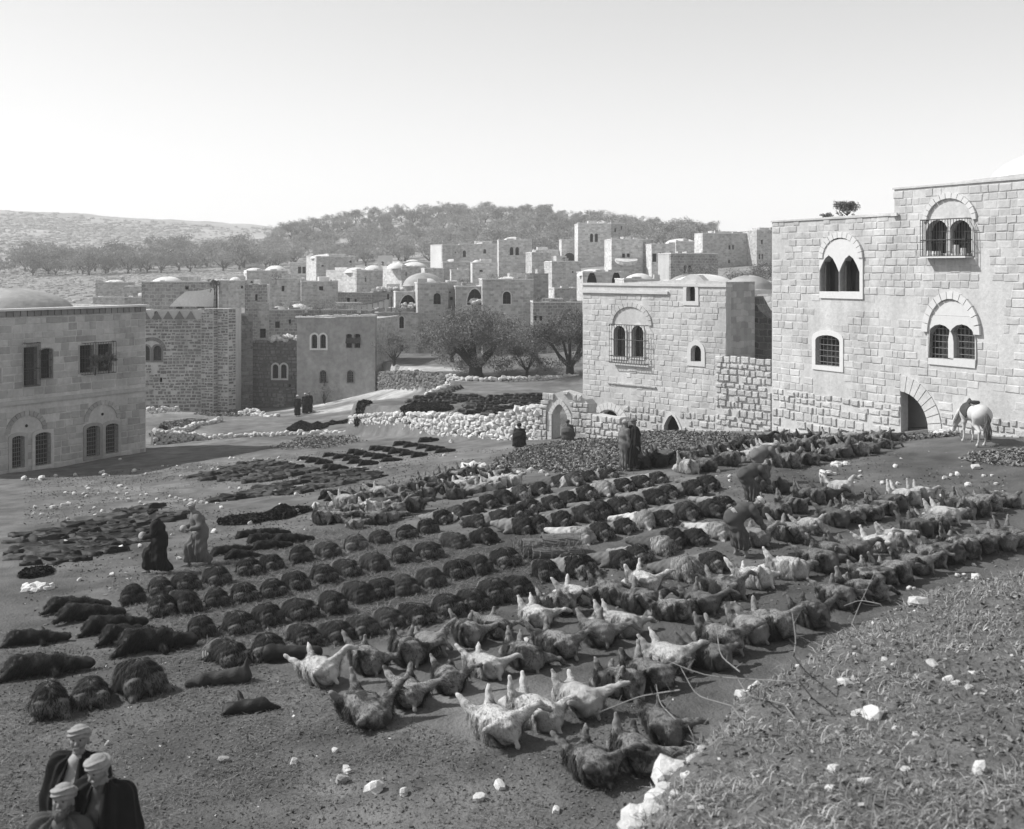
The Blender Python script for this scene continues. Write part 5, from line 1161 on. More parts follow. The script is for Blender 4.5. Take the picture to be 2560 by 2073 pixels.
# small straw mats lying on or between skins
for i, (px, py, s_) in enumerate([(205, 1700, .5), (335, 1632, .35), (530, 1645, .45), (660, 1560, .35), (860, 1500, .35)]):
    if i < 2: continue
    p = hit(px, py); mb = MB()
    for k_ in range(9):
        y = (k_-4)*.05*s_/.4; mb.tube([(-s_/2, y*.8, .02), (-.05, y*.8+.01, .05), (s_/2, y*.8-.01, .03+(.12 if i < 2 else 0))], .024, 5)
    o = obj('straw_mat_piece', mb.mesh('straw_mat_piece', MT['mat']), None, p+Vector((0, .1, 0)), (0, 0, 1.9)); tag(o, ['torn straw mat end draped on the second humped skin from the left', 'pale fleece of straw on top of the lone near left skin', 'ribbed straw mat end under a near row skin', 'small ribbed mat between the first two front rows', 'short mat strip beside a third row skin', 'short ribbed mat standing between front row skins', 'thin mat strip above the second row', 'small mat end far along the fourth row'][i], 'straw mat')

# ------------------------------------------------------------------ people
def hand_mesh():
    P = [((0, 0, 0), (0, 0, -.05), .028, .034, .02), ((-.018, 0, -.05), (.02, 0, -.055), .026, .024, .015)]
    for i, (x, L) in enumerate(((-.030, .070), (-.010, .082), (.011, .077), (.030, .060))):
        a = (x, 0, -.07); b = (x*1.12, .006, -.07-L*.5); c = (x*1.1, .026, -.07-L); P += [(a, b, .0095, .0085, .004), (b, c, .0085, .007, .004)]
    P += [((-.022, .0, -.03), (-.052, .012, -.062), .013, .010, .01), ((-.052, .012, -.062), (-.052, .028, -.095), .010, .008, .004)]
    return surfnet(field(P), (-.08, -.05, -.19), (.06, .06, .05), .0045)
HAND = hand_mesh()
def ik(a, b, l1, l2, pole):
    a, b, pole = map(lambda v: np.array(v, float), (a, b, pole)); d = b-a; D = min(np.linalg.norm(d), (l1+l2)*.999); u = d/np.linalg.norm(d)
    x = (l1*l1-l2*l2+D*D)/(2*D); h = math.sqrt(max(0, l1*l1-x*x)); p = pole-u*(pole@u); p /= np.linalg.norm(p)+1e-9
    return a+u*x+p*h, a+u*D
def person(px, py, label, hgt=1.7, face=0., lean=0., hands=None, feet=None, hip=.93, headyaw=0., headpitch=0., cl='clM', under='clL', turban='turb', robe=True, vox=.016, beard=False, sash='clL', cloak=None, skirt=1., group=None, hem=.12, pos=None, cap=False, hv=.007):
    """faces local +y; joints in metres for a 1.75 m figure"""
    s = hgt/1.75; p = Vector(pos) if pos is not None else hit(px, py)
    root = empty('person', p, face, label, 'person', group, scale=s)
    sd = np.array((0, math.sin(lean), math.cos(lean))); fw = np.array((0, math.cos(lean), -math.sin(lean))); pel = np.array((0, -.25*math.sin(lean), hip))
    chest = pel+sd*.32; nk = pel+sd*.54; hd_ = np.array((math.sin(headyaw)*math.sin(lean*.6+headpitch), math.cos(headyaw)*math.sin(lean*.6+headpitch), math.cos(lean*.6+headpitch)))
    hc = nk+hd_*.17; ff = np.array((math.sin(headyaw), math.cos(headyaw), 0)); ff = ff-hd_*(ff@hd_); ff /= np.linalg.norm(ff); sx = np.cross(ff, hd_)
    feet = feet or [(-.11, .0, 0), (.11, .03, 0)]; hands = hands or [(-.27, .06, .80), (.27, .06, .80)]
    B = [(pel, chest, .15, .16, .05), (chest, nk-sd*.05, .16, .11, .05), (nk-sd*.06+np.array((-.15, 0, 0)), nk-sd*.06+np.array((.15, 0, 0)), .065, .065, .05), (nk-sd*.04, hc-hd_*.05, .06, .055, .03)]
    hx = lambda x, y, z: hc+sx*x+ff*y+hd_*z
    HD = [(hx(0, -.015, .05), hx(0, .005, .02), .088, .082, .03), (hx(0, .02, -.02), hx(0, .035, -.075), .068, .042, .03),
          (hx(0, .085, .015), hx(0, .112, -.022), .011, .016, .010), (hx(-.03, .075, .035), hx(.03, .075, .035), .014, .014, .012), (hx(-.02, .088, -.055), hx(.02, .088, -.055), .009, .009, .008), (hx(-.02, .085, -.068), hx(.02, .085, -.068), .009, .009, .008),
          (hx(0, .075, -.095), hx(0, .070, -.10), .022, .02, .015), (hx(-.045, .068, -.01), hx(-.04, .07, -.03), .018, .018, .02), (hx(.045, .068, -.01), hx(.04, .07, -.03), .018, .018, .02),
          (hx(-.085, .0, .01), hx(-.087, -.005, -.03), .014, .012, .006), (hx(.085, .0, .01), hx(.087, -.005, -.03), .014, .012, .006)]
    arms = []; C = []
    for q, sg in enumerate((-1, 1)):
        sh = nk-sd*.06+np.array((sg*.185, 0, 0)); el, wr = ik(sh, hands[q], .30, .26, np.array((sg*.5, -.8, -.3))-fw*.0)
        arms.append((sh, el, wr)); B += [(sh, el, .052, .042, .03), (el, wr, .040, .028, .02)]
        C += [(sh, el, .085, .075, .05), (el, el+(wr-el)*.72, .072, .070, .04)]
    for q, sg in enumerate((-1, 1)):
        hp = pel+np.array((sg*.09, 0, -.02)); ft = np.array(feet[q]); an = ft+np.array((0, -.03, .085)); kn, an = ik(hp, an, .44, .44, (0, 1, .1))
        B += [(hp, kn, .085, .055, .04), (kn, an, .055, .036, .03), (an, an+np.array((0, -.03, -.045)), .035, .034, .02), (an+np.array((0, .0, -.045)), an+np.array((sg*.02, .15, -.055)), .036, .026, .02)]
        C += [(hp, kn, .145, .135*skirt, .10), (kn, kn+(an-kn)*(1-hem/.44*1.0), .135*skirt, .13*skirt, .10)]
    def bodyf(p_): return field(B)(p_)
    allp = np.array([q for b in B for q in b[:2]]+[hc]); lo = allp.min(0)-.16; hi = allp.max(0)+.18; lo[2] = max(lo[2], -.02)
    V, F = surfnet(bodyf, lo, hi, vox)
    hlo = hc-.17; hhi = hc+.17; V2, F2 = surfnet(lambda q: np.minimum(smin(field(HD, .02)(q), 9+0*q[:, 0], .01), 9), hlo, hhi, hv)
    # eye sockets
    VV = [V, V2]; FF = [F, F2+len(V)]; n = len(V)+len(V2)
    for q, (sh, el, wr) in enumerate(arms):
        d = (wr-el)/np.linalg.norm(wr-el); z = -d; y = fw-z*(fw@z); y /= np.linalg.norm(y)+1e-9; x = np.cross(y, z); Rm = np.stack([x, y, z], 1)
        hv_ = HAND[0].copy(); 
        if q: hv_[:, 0] *= -1
        hv_ = hv_@Rm.T+wr+z*.01; Fh = HAND[1] if not q else HAND[1][:, ::-1]; VV.append(hv_); FF.append(Fh+n); n += len(hv_)
    obj('body', mesh('body', np.concatenate(VV), [np.concatenate(FF)], MT['skin'], True), root)
    # eyes
    mb = MB()
    for sg in (-1, 1):
        c = hx(sg*.03, .083, .018); mb.tube([c-ff*.012, c-ff*.003, c+ff*.004, c+ff*.007], [.006, .012, .009, .003], 8)
    obj('eyes', mb.mesh('eyes', MT['dark'], True), root)
    if robe:
        C = [(pel-sd*.0, chest, .185, .19, .06), (chest, nk-sd*.05, .19, .12, .06), (nk-sd*.07+np.array((-.15, 0, 0)), nk-sd*.07+np.array((.15, 0, 0)), .085, .085, .05)]+C
        mid = (np.array(feet[0])+np.array(feet[1]))/2; C += [(pel, np.array((mid[0], mid[1]-.02, hem+.14)), .16, .155*skirt, .12)]
        def rf(q):
            d = field(C)(q); a = np.arctan2(q[:, 0]-mid[0], q[:, 1]-mid[1]-0); k = np.clip((hip+.05-q[:, 2])/.8, 0, 1)
            d = d+.026*k*np.sin(a*13+1.5*np.sin(a*3+q[:, 2]*2))+.009*np.sin(q[:, 2]*26+4*q[:, 0]+3*np.sin(q[:, 1]*9))
            return np.maximum(d, hem-q[:, 2])
        V, F = surfnet(rf, lo-.06, hi+.06, vox); obj('robe', mesh('robe', V, F, MT[cl], True), root)
        if sash:
            mb = MB(); a = np.linspace(0, 2*np.pi, 25); c = pel+sd*.05
            for k_ in (-.03, 0, .03): mb.tube([c+sd*k_+np.array((math.cos(t), 0, 0))*.195+fw*math.sin(t)*.195 for t in a], .02, 5)
            obj('sash_belt', mb.mesh('sash_belt', MT[sash], True), root)
    if cloak:
        C2 = [(pel-np.array((0, 0, .25)), chest, .25, .235, .06), (chest, nk-sd*.05, .235, .13, .06), (nk-sd*.07+np.array((-.17, 0, 0)), nk-sd*.07+np.array((.17, 0, 0)), .10, .10, .05), (pel-np.array((0, 0, .25)), np.array((0, 0, .3)), .25, .28, .1)]
        for sh, el, wr in arms: C2 += [(sh, el, .115, .125, .06), (el, el+(wr-el)*.6, .12, .11, .05)]
        def cf(q):
            d = field(C2)(q)+.014*np.sin(np.arctan2(q[:, 0], q[:, 1])*15+q[:, 2]*4); d = np.maximum(d, -(d+.035)); w_ = .05+.10*np.clip((1.4-q[:, 2])/.9, 0, 1)
            return np.maximum(np.maximum(d, np.minimum(w_-abs(q[:, 0]), q[:, 1]+.02)), .2-q[:, 2])
        V, F = surfnet(cf, lo-.12, hi+.12, vox); obj('cloak', mesh('cloak', V, F, MT[cloak], True), root)
    if turban:
        def tf(q):
            l = q-hc.astype(np.float32); x, y, z = l@sx, l@ff, l@hd_; zz = z-.072-.12*y*.75
            r = np.sqrt(x*x+(y*.95)**2); a = np.arctan2(x, y); tor = np.sqrt((r-.078)**2+(zz*.80)**2)-.032
            dm = np.sqrt(x*x+y*y+((z-.06)*1.05)**2)-.097
            return smin(tor+.008*np.sin(zz*150+a*2.0+np.sin(a*3+zz*20)), np.maximum(dm, .03-z), .015) if not cap else np.maximum(dm-.004+.002*np.sin(zz*160), .025-z)
        V, F = surfnet(tf, hc-.2, hc+.26, hv); obj('turban', mesh('turban', V, F, MT[turban], True), root)
    if beard:
        V, F = surfnet(lambda q: field([(hx(-.05, .04, -.05), hx(-.02, .075, -.10), .028, .035), (hx(.05, .04, -.05), hx(.02, .075, -.10), .028, .035), (hx(0, .075, -.10), hx(0, .085, -.16), .04, .018)], .03)(q)+.004*np.sin(q[:, 0]*160)*np.sin(q[:, 1]*150), hc-.22, hc+.15, hv)
        obj('beard', mesh('beard', V, F, MT['beard'], True), root)
    return root, dict(hc=hc, arms=arms)
D2 = math.radians
# the three men at the lower left, close to the camera
def posat(px, py, d, drop): v = ray(px, py, d); return (v[0], v[1], v[2]-drop)
hz = .93+.54+.17
person(0, 0, 'man with striped turban, white shirt and dark cloak looking up, behind the others', 1.72, D2(172), .06, headyaw=D2(-14), headpitch=-.22, cl='clL', cloak='clD', pos=posat(198, 1850, 10.6, 1.62), vox=.013, hv=.0055, sash=None)
person(0, 0, 'man in pale turban and black cloak looking down, standing in front of another', 1.72, D2(165), .22, headyaw=D2(14), headpitch=.10, cl='clM', cloak='clD', pos=posat(268, 1918, 9.8, 1.58), vox=.013, hv=.0055, sash=None)
person(0, 0, 'man whose turbaned head alone shows at the bottom left corner', 1.7, D2(178), .05, headpitch=-.15, cl='clG', cloak='clM', pos=posat(158, 2000, 9.6, 1.60), vox=.014, hv=.0055, sash=None, beard=True)
# two men walking with bundles
r1, j1 = person(395, 1436, 'man in dark cloak carrying a white bundle, walking left', 1.68, D2(100), .22, [(-.22, .36, 1.0), (.2, .38, 1.0)], [(-.1, -.28, 0), (.12, .3, 0)], hip=.88, headpitch=.25, cl='clD', turban='clD', sash=None, skirt=1.1)
r2, j2 = person(495, 1416, 'man in striped robe and pale turban stooping behind the dark walker', 1.72, D2(120), .30, [(-.3, .30, 1.05), (.15, .34, 1.0)], [(-.12, -.25, 0), (.12, .24, 0)], hip=.90, headpitch=.2, cl='clG', turban='clL', sash='clL')
def bundle(root, x, y, z, r, m, label, sc=(1, 1, 1)):
    f = lambda q: ell(q, (0, 0, 0), (r*sc[0], r*sc[1], r*sc[2]))+.02*np.sin(q[:, 0]*20+q[:, 2]*13)*np.sin(q[:, 1]*17)
    V, F = surfnet(f, (-r*2,)*3, (r*2,)*3, .02); o = obj('cloth_bundle', mesh('cloth_bundle', V, F, MT[m], True)); s = root.scale[0]
    M_ = Matrix.Translation(root.location)@Matrix.Rotation(root.rotation_euler.z, 4, 'Z'); o.location = M_@Vector((x*s, y*s, z*s)); return tag(o, label, 'bundle')
bundle(r1, .0, .38, 1.0, .11, 'clL', 'white cloth bundle held by the dark walking man', (1, .9, 1.1)); bundle(r2, -.1, .40, 1.05, .10, 'clL', 'small white bundle in the hands of the stooping walker')
# standing man and the darker one behind
person(1562, 1178, 'man in pale jacket, long skirt and white cap standing before the nut field', 1.76, D2(-60), .03, [(-.23, .12, .86), (.23, .05, .84)], [(-.1, .05, 0), (.1, 0, 0)], cl='clG', turban='clL', sash='clD', cap=False, beard=True)
person(1583, 1176, 'dark-cloaked man standing close behind the man in the pale jacket', 1.78, D2(-75), .02, cl='clM', turban='clG', sash=None, cloak='clD')
# three stooping men
person(1908, 1208, 'farthest of the stooping men, grey gown and white cap, face down', 1.70, D2(-82), 1.15, [(-.12, .68, .48), (.2, .62, .42)], [(-.16, .0, 0), (.16, .05, 0)], hip=.90, cl='clG', turban='clL', headpitch=.3, sash='clG')
person(1880, 1262, 'middle stooping man in plain brown gown', 1.70, D2(-82), 1.20, [(-.1, .66, .42), (.22, .60, .36)], [(-.16, .0, 0), (.16, .05, 0)], hip=.90, cl='clM', turban='clM', headpitch=.35, sash='clM')
person(1855, 1392, 'nearest stooping man with wound white turban and barefoot on the soil', 1.76, D2(-80), 1.15, [(-.12, .66, .50), (.24, .62, .40)], [(-.17, -.05, 0), (.17, .08, 0)], hip=.94, cl='clM', turban='clW', headpitch=.3, sash='clL', hem=.2)
# crouching and distant people
cr = dict(hip=.34, feet=[(-.13, .22, 0), (.13, .22, 0)], hands=[(-.12, .34, .45), (.14, .34, .42)], lean=.55, hem=.03, skirt=1.5)
person(1300, 1116, 'person crouching under a dark cloak against the rubble wall', 1.8, D2(170), cl='clD', cloak=None, turban='clD', sash=None, **cr)
person(1424, 1104, 'cloaked person crouching in the arched gateway', 1.75, D2(150), cl='clM', turban='clM', sash=None, **cr)
person(402, 1092, 'person in dark cloak sitting alone beside the domed house wall', 1.7, D2(-60), cl='clD', turban='clG', sash=None, **cr)
person(744, 1042, 'leftmost dark-robed man with white turban walking by the rubble house', 1.72, D2(20), cl='clD', turban='clW', sash=None, vox=.02)
person(763, 1036, 'middle dark-robed man with white turban by the rubble house', 1.72, D2(10), cl='clD', turban='clW', sash=None, vox=.02)
person(773, 1034, 'rightmost hooded man of the three by the rubble house', 1.74, D2(0), cl='clD', turban='clG', sash=None, vox=.02)

# ------------------------------------------------------------------ the white horse, seen from behind
p = hit(2437, 1110); HR = empty('white_horse', p, D2(92), 'saddled white horse with lowered head standing before the tall house', 'horse', scale=1.0)
P = [((-.55, 0, 1.08), (.45, 0, 1.06), .29, .28, .1), ((-.62, .0, 1.15), (-.45, 0, 1.15), .25, .27, .1), ((-.60, .13, 1.05), (-.55, .12, .95), .20, .17, .08), ((-.60, -.13, 1.05), (-.55, -.12, .95), .20, .17, .08),
     ((.50, 0, 1.08), (.62, 0, 1.10), .27, .22, .1), ((.62, 0, 1.15), (.98, .05, .95), .20, .15, .08), ((.98, .05, .95), (1.22, .10, .66), .15, .12, .06), ((1.22, .10, .66), (1.40, .12, .34), .115, .065, .05), ((1.40, .12, .34), (1.42, .12, .28), .065, .055, .04),
     ((1.17, .05, .78), (1.13, .04, .89), .03, .012, .02), ((1.17, .15, .78), (1.13, .17, .89), .03, .012, .02)]
for sg, dx in ((1, .0), (-1, .14)):         # hind legs: thigh, gaskin, hock pointing back, cannon, pastern, hoof
    x = -.52+dx; P += [((x-.02, sg*.15, 1.0), (x+.12, sg*.16, .74), .19, .12, .07), ((x+.12, sg*.16, .74), (x-.17, sg*.15, .50), .11, .055, .04), ((x-.17, sg*.15, .50), (x-.10, sg*.15, .16), .048, .034, .03), ((x-.10, sg*.15, .16), (x-.04, sg*.15, .06), .036, .04, .02), ((x-.04, sg*.15, .055), (x-.01, sg*.15, .03), .052, .058, .015)]
for sg, dx in ((1, .04), (-1, -.06)):
    x = .50+dx; P += [((x, sg*.14, .95), (x-.04, sg*.14, .72), .14, .085, .06), ((x-.04, sg*.14, .72), (x+.01, sg*.14, .46), .075, .05, .04), ((x+.01, sg*.14, .46), (x+.0, sg*.14, .16), .042, .032, .03), ((x, sg*.14, .16), (x+.05, sg*.14, .06), .034, .04, .02), ((x+.05, sg*.14, .055), (x+.08, sg*.14, .03), .05, .055, .015)]
V, F = surfnet(field(P), (-1.05, -.5, -.03), (1.6, .5, 1.55), .022); obj('body', mesh('body', V, F, MT['horse'], True), HR)
mb = MB(); r = np.random.default_rng(2)
for i in range(70):
    a, b = r.normal(0, .022, 2); q = r.normal(0, .05, 2); mb.tube([(-.84+a, b, 1.16), (-.96+a, b*1.5+q[0]*.5, .95), (-.98+q[0]*.4, q[1]+b, .6), (-.96+q[0]*.6, q[1]*1.2, .22+.1*r.random())], [.012, .016, .013, .003], 4, False)
obj('tail', mb.mesh('tail', MT['mane'], True), HR)
mb = MB()
for i in range(60):
    t = i/59; c = np.array((.62+.55*t, .02+.07*t, 1.36-.50*t-.12*t*t)); mb.tube([c, c+(0, .13, -.05), c+(0, .17+.02*r.random(), -.24-.08*r.random())], [.014, .012, .003], 4, False)
obj('mane', mb.mesh('mane', MT['mane'], True), HR)
def sf(q):
    d = field(P[:5], .1)(q); d = np.maximum(d-.035, -(d-.005)); d = np.maximum(d, np.maximum(-.02-q[:, 0], q[:, 0]-.50)); d = np.maximum(d, .98-q[:, 2]-.1*np.sin(q[:, 0]*9))
    return np.minimum(d, field([((.06, -.14, 1.42), (.06, .14, 1.42), .07, .07), ((.40, 0, 1.42), (.42, 0, 1.50), .07, .04), ((.1, 0, 1.36), (.4, 0, 1.36), .12, .11)], .06)(q))
V, F = surfnet(sf, (-.15, -.5, .8), (.65, .5, 1.62), .02); obj('saddle', mesh('saddle', V, F, MT['saddle'], True), HR)
mb = MB(); mb.tube([(-.02, -.15, 1.38), (-.35, -.17, 1.36), (-.72, -.12, 1.27), (-.88, 0, 1.10), (-.72, .12, 1.27), (-.35, .17, 1.36), (-.02, .15, 1.38)], .018, 5)
obj('crupper_strap', mb.mesh('crupper_strap', MT['clL'], True), HR)
mb = MB(); mb.tube([(1.30, .06, .48), (1.33, .0, .45), (1.30, -.02, .1), (1.1, -.05, .02)], .012, 4); mb.tube([(1.32+.085*math.cos(a)*.5, .11+.085*math.sin(a), .46+.05*math.cos(a)) for a in np.linspace(0, 6.28, 13)], .012, 4); obj('halter', mb.mesh('halter', MT['clD'], True), HR)
# ------------------------------------------------------------------ loose stones and rubble walls
RKV = []
for k in range(12):
    r = np.random.default_rng(200+k); nlat, nlon = 4, 7; V = [(0, 0, .5)]
    for i in range(1, nlat):
        t = math.pi*i/nlat
        for j in range(nlon):
            a = 2*math.pi*(j+.5*(i % 2))/nlon; c = np.array((math.sin(t)*math.cos(a), math.sin(t)*math.sin(a), math.cos(t)))
            c = np.sign(c)*abs(c)**.62; V.append(tuple(c*.5*(.86+.28*r.random())+(r.random(3)-.5)*.10))
    V.append((0, 0, -.5)); RKV.append(np.array(V))
R3 = [(0, 1+j, 1+(j+1) % 7) for j in range(7)]+[(22, 15+(j+1) % 7, 15+j) for j in range(7)]
R4 = [(1+i*7+j, 8+i*7+j, 8+i*7+(j+1) % 7, 1+i*7+(j+1) % 7) for i in range(2) for j in range(7)]
R3, R4 = np.array(R3), np.array(R4); _rm = {}
def rock_mesh(k, mat, nm='rock'):
    if (k, mat, nm) not in _rm: _rm[k, mat, nm] = mesh(nm, RKV[k], [R3, R4], MT[mat])
    return _rm[k, mat, nm]
rk = random.Random(12)
def rotm(r): 
    return np.array(Matrix.Rotation(r.uniform(0, 6.3), 3, 'Z')@Matrix.Rotation(r.gauss(0, .25), 3, 'X')@Matrix.Rotation(r.gauss(0, .25), 3, 'Y'))
def pile(root, items, mat, keepn=300, nm='stone', rest='rubble'):
    """items: centre (local), size (3), the biggest are objects and the others one mesh"""
    items = sorted(items, key=lambda t: -t[1][0]*t[1][2]); mb = MB()
    for i, (c, s) in enumerate(items):
        k = rk.randrange(12); Rm = rotm(rk)
        if i < keepn:
            o = obj(nm, rock_mesh(k, mat, nm), root, c, Matrix(Rm.tolist()).to_euler(), s)
        else: mb.add((RKV[k]*np.array(s))@Rm.T+np.array(c), R3, R4)
    if mb.n: o = obj(rest, mb.mesh(rest, MT[mat]), root); o['kind'] = 'stuff'
def rubble(name, label, pts, mat, sz=.28, core='mortarG', thick=.55, keepn=200, flatten=.72, top_only=False, seed=0, back=False):
    """dry-stone wall along pixel columns: (column, distance, top row, bottom row)"""
    r = np.random.default_rng(seed+int(pts[0][0])); P = [(ray(a, t, d), ray(a, b, d)) for a, d, t, b in pts]; o0 = Vector(P[0][1]); e = empty(name, o0, 0, label, 'wall')
    items = []; mb = MB()
    for (t0, b0), (t1, b1) in zip(P[:-1], P[1:]):
        D = (t1-t0)[:2]; L = np.linalg.norm(D); D /= L; N = np.array((D[1], -D[0]))
        if N[1] > 0: N = -N
        z0a, z0b = b0[2]-.6, b1[2]-.6; A = b0[:2]-o0[:2] if False else t0[:2]-np.array(o0[:2]); B = t1[:2]-np.array(o0[:2]); oz = o0[2]
        q = [A-N*.04, B-N*.04, B-N*thick, A-N*thick]
        V = [(q[0][0], q[0][1], z0a-oz), (q[1][0], q[1][1], z0b-oz), (q[2][0], q[2][1], z0b-oz), (q[3][0], q[3][1], z0a-oz), (q[0][0], q[0][1], t0[2]-.10-oz), (q[1][0], q[1][1], t1[2]-.10-oz), (q[2][0], q[2][1], t1[2]-.10-oz), (q[3][0], q[3][1], t0[2]-.10-oz)]
        mb.add(V, F4=[(0, 3, 2, 1), (4, 5, 6, 7), (0, 1, 5, 4), (1, 2, 6, 5), (2, 3, 7, 6), (3, 0, 4, 7)])
        s = 0
        nc = max(2, int(L/sz))
        for i in range(nc):
            u = (i+.5)/nc; zt = t0[2]*(1-u)+t1[2]*u-oz; zb = b0[2]*(1-u)+b1[2]*u-oz-.15; z = zt-.02
            row_ = 0
            while z > zb:
                w_ = sz*(.75+.6*r.random()); h = sz*flatten*(.7+.6*r.random()); uu = (i+.5+(row_ % 2)*.5+(r.random()-.5)*.3)/nc*L; c = A+D*uu
                items.append(((c[0]+N[0]*.0, c[1]+N[1]*.0, z-h*.2+(0 if row_ else r.normal()*.05)), (w_*1.12, .30*(sz/.28), h*1.18)))
                if row_ == 0 and thick > .3:
                    c2 = c-N*thick*.5*(.6+.6*r.random()); items.append(((c2[0], c2[1], z-h*.15+r.normal()*.04), (w_*1.1, thick*.7, h*1.1)))
                z -= h*.98; row_ += 1
    if not top_only: obj('wall_core', mb.mesh('wall_core', MT[core]), e)
    pile(e, items, mat, keepn); return e
rubble('rubble_wall', 'long white rubble wall holding up the terrace of skins', [(876,69.5,1040,1086),(940,67,1035,1090),(1010,64.5,1035,1095),(1090,62.0,1036,1100),(1150,60.4,1040,1104),(1210,58.9,1046,1108),(1262,57.8,1036,1111),(1300,57.0,1022,1112),(1345,56.2,1014,1112)], 'rock', .34, 'mortarW', .55, 300)
rubble('rubble_wall', 'dry-stone wall of small white stones right of the domed house', [(384,70.5,1076,1112),(420,71,1078,1110),(480,72,1084,1106),(520,72.5,1090,1103)], 'rock', .30, 'mortarD', .6, 200)
rubble('rubble_wall', 'low line of white stones running to the long rubble wall', [(520,72.5,1091,1102),(620,72.5,1085,1096),(700,72,1082,1092),(800,71,1079,1090),(880,70,1076,1088)], 'rock', .30, 'mortarD', .3, 150, top_only=True)
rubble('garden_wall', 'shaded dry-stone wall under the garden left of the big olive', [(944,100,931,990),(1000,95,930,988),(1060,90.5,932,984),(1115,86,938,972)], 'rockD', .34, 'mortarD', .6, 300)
rubble('garden_wall', 'low bright dry-stone wall in front of the olive trees', [(1115,84.5,938,968),(1150,83.5,946,965),(1220,83,948,962),(1290,83,944,960),(1360,84,942,960),(1440,85,940,956),(1500,86,940,954)], 'rock', .32, 'mortarD', .6, 250)
rubble('stone_edging', 'slanting line of white stones bordering the terrace corner', [(1122,79.5,962,966),(1095,76.5,972,977),(1066,73.2,984,990)], 'rock', .36, 'mortarD', .3, 60, top_only=True)
rubble('stone_edging', 'short line of white stones below the bright path', [(968,91,1024,1028),(985,90,1014,1019),(1012,88,1004,1008)], 'rock', .3, 'mortarD', .3, 40, top_only=True)
rubble('stone_edging', 'broken line of white stones in front of the three robed men', [(745,92,1033,1038),(790,92,1028,1034),(850,92,1029,1033),(900,92,1029,1032)], 'rock', .32, 'mortarD', .3, 60, top_only=True)
rubble('stone_edging', 'low stone edging at the foot of the grey tower', [(365,93,1022,1028),(400,93,1019,1026),(445,93,1017,1025)], 'rock', .34, 'mortarD', .3, 50, top_only=True)
rubble('stone_edging', 'ragged white stone edging right of the tower yard', [(598,96,1028,1033),(640,95,1024,1034),(668,93,1040,1046),(700,92,1037,1043)], 'rock', .34, 'mortarD', .3, 60, top_only=True)
rubble('stone_edging', 'bent line of white stones around the field with the seated person', [(438,78,1070,1078),(470,80,1068,1073),(490,84,1058,1066),(530,86,1052,1059),(552,88,1042,1049)], 'rock', .34, 'mortarD', .3, 60, top_only=True)
def heap_of(label, px, py, wpx, hm, n, mat, sz):
    p = hit(px, py); R_ = wpx*p.y/FP/2; it = []
    for i in range(n):
        a = rk.uniform(0, 6.3); q = math.sqrt(rk.random()); it.append(((R_*q*math.cos(a), R_*.7*q*math.sin(a), hm*(1-q)*rk.uniform(.5, 1.1)), (sz*rk.uniform(.7, 1.4), sz*rk.uniform(.7, 1.3), sz*rk.uniform(.5, .9))))
    e = empty('stone_pile', p, 0, label, 'stone pile'); pile(e, it, mat, 80)
heap_of('round heap of white field stones by the grey tower', 465, 1020, 40, .9, 60, 'rock', .34)
heap_of('white boulders piled at the left end of the nut field', 1185, 1168, 60, .12, 12, 'rock', .30)
heap_of('white rubble at the left edge beneath the flat hides', 92, 1472, 75, .10, 12, 'rock', .26)
heap_of('cluster of white stones between the upturned rows near the great wall', 2105, 1166, 40, .15, 7, 'rock', .24)
heap_of('second cluster of white stones just left of the larger one', 2070, 1186, 44, .10, 7, 'rock', .22)
heap_of('small white stones at the foot of the slope left of the horse', 2365, 1085, 60, .15, 22, 'rock', .22)
# the arched gateway
gd = face_from(1338, 56.3, 1470, 54.6); zg = gd.z(1112, 0)-.7
GA = empty('arched_gateway', (gd.X, gd.Y, zg), gd.th, 'ruined arched stone gateway with pale frame in the rubble wall', 'gateway')
ga = lambda px, py: (gd.t(px), gd.z(py, gd.t(px))-zg)
gxc, gz0 = ga(1400, 1106); gt = ga(1400, 1010)[1]; gwid = 46*55.5/FP; Wg = gd.t(1472)
tp = [(0, ga(1340, 1016)[1]), (gd.t(1358), ga(1358, 1008)[1]), (gd.t(1359), ga(1359, 988)[1]), (gd.t(1380), ga(1380, 986)[1]), (gd.t(1405), ga(1405, 978)[1]), (gd.t(1440), ga(1440, 988)[1]), (gd.t(1462), ga(1462, 1000)[1]), (Wg, ga(1472, 1012)[1])]
hole = arch_loop(gxc, gz0, gwid, gt-gz0, 'point', 12); fro = offset_arch(gxc, gz0, gwid, gt-gz0, 'point', .24, 0.0)
mb = MB(); plate(mb, [(0, 0), (Wg, 0)]+tp[::-1], [hole], 0, .75, True); obj('gate_wall', mb.mesh('gate_wall', MT['mortarL']), GA)
mb = MB(); plate(mb, fro, [hole] if False else [], -.10, -.02) if False else None
n = 12; q = np.linspace(0, math.pi, n+1); a_ = gwid/2; rise = min(a_*1.25, gt-gz0); s_ = gt-rise
def ap(t, e): return (gxc+(a_+e)*math.cos(t), s_+(rise+e)*(1-abs(math.cos(t))**1.7))
for i in range(n):
    t0_, t1_ = q[i]+.012, q[i+1]-.012; o_ = bpy.data.objects
    mb = MB(); plate(mb, [ap(t0_, 0), ap(t0_, .24), ap(t1_, .24), ap(t1_, 0)], [], -.08, .1); obj('voussoir', mb.mesh('voussoir', MT['frame']), GA)
for sg in (-1, 1):
    for i in range(5):
        z0_ = gz0+(s_-gz0)*i/5; x0_, x1_ = sorted((gxc+sg*a_, gxc+sg*(a_+.24))); mb = MB(); mb.box((x0_, -.08, z0_+.01), (x1_, .1, z0_+(s_-gz0)/5-.01)); obj('jamb_stone', mb.mesh('jamb_stone', MT['frame']), GA)
def gfn(zz):
    if zz < gz0: return 0
    if zz < s_: return a_+.26
    return (a_+.26)*math.sqrt(max(0, 1-((zz-s_)/(rise+.3))**2))
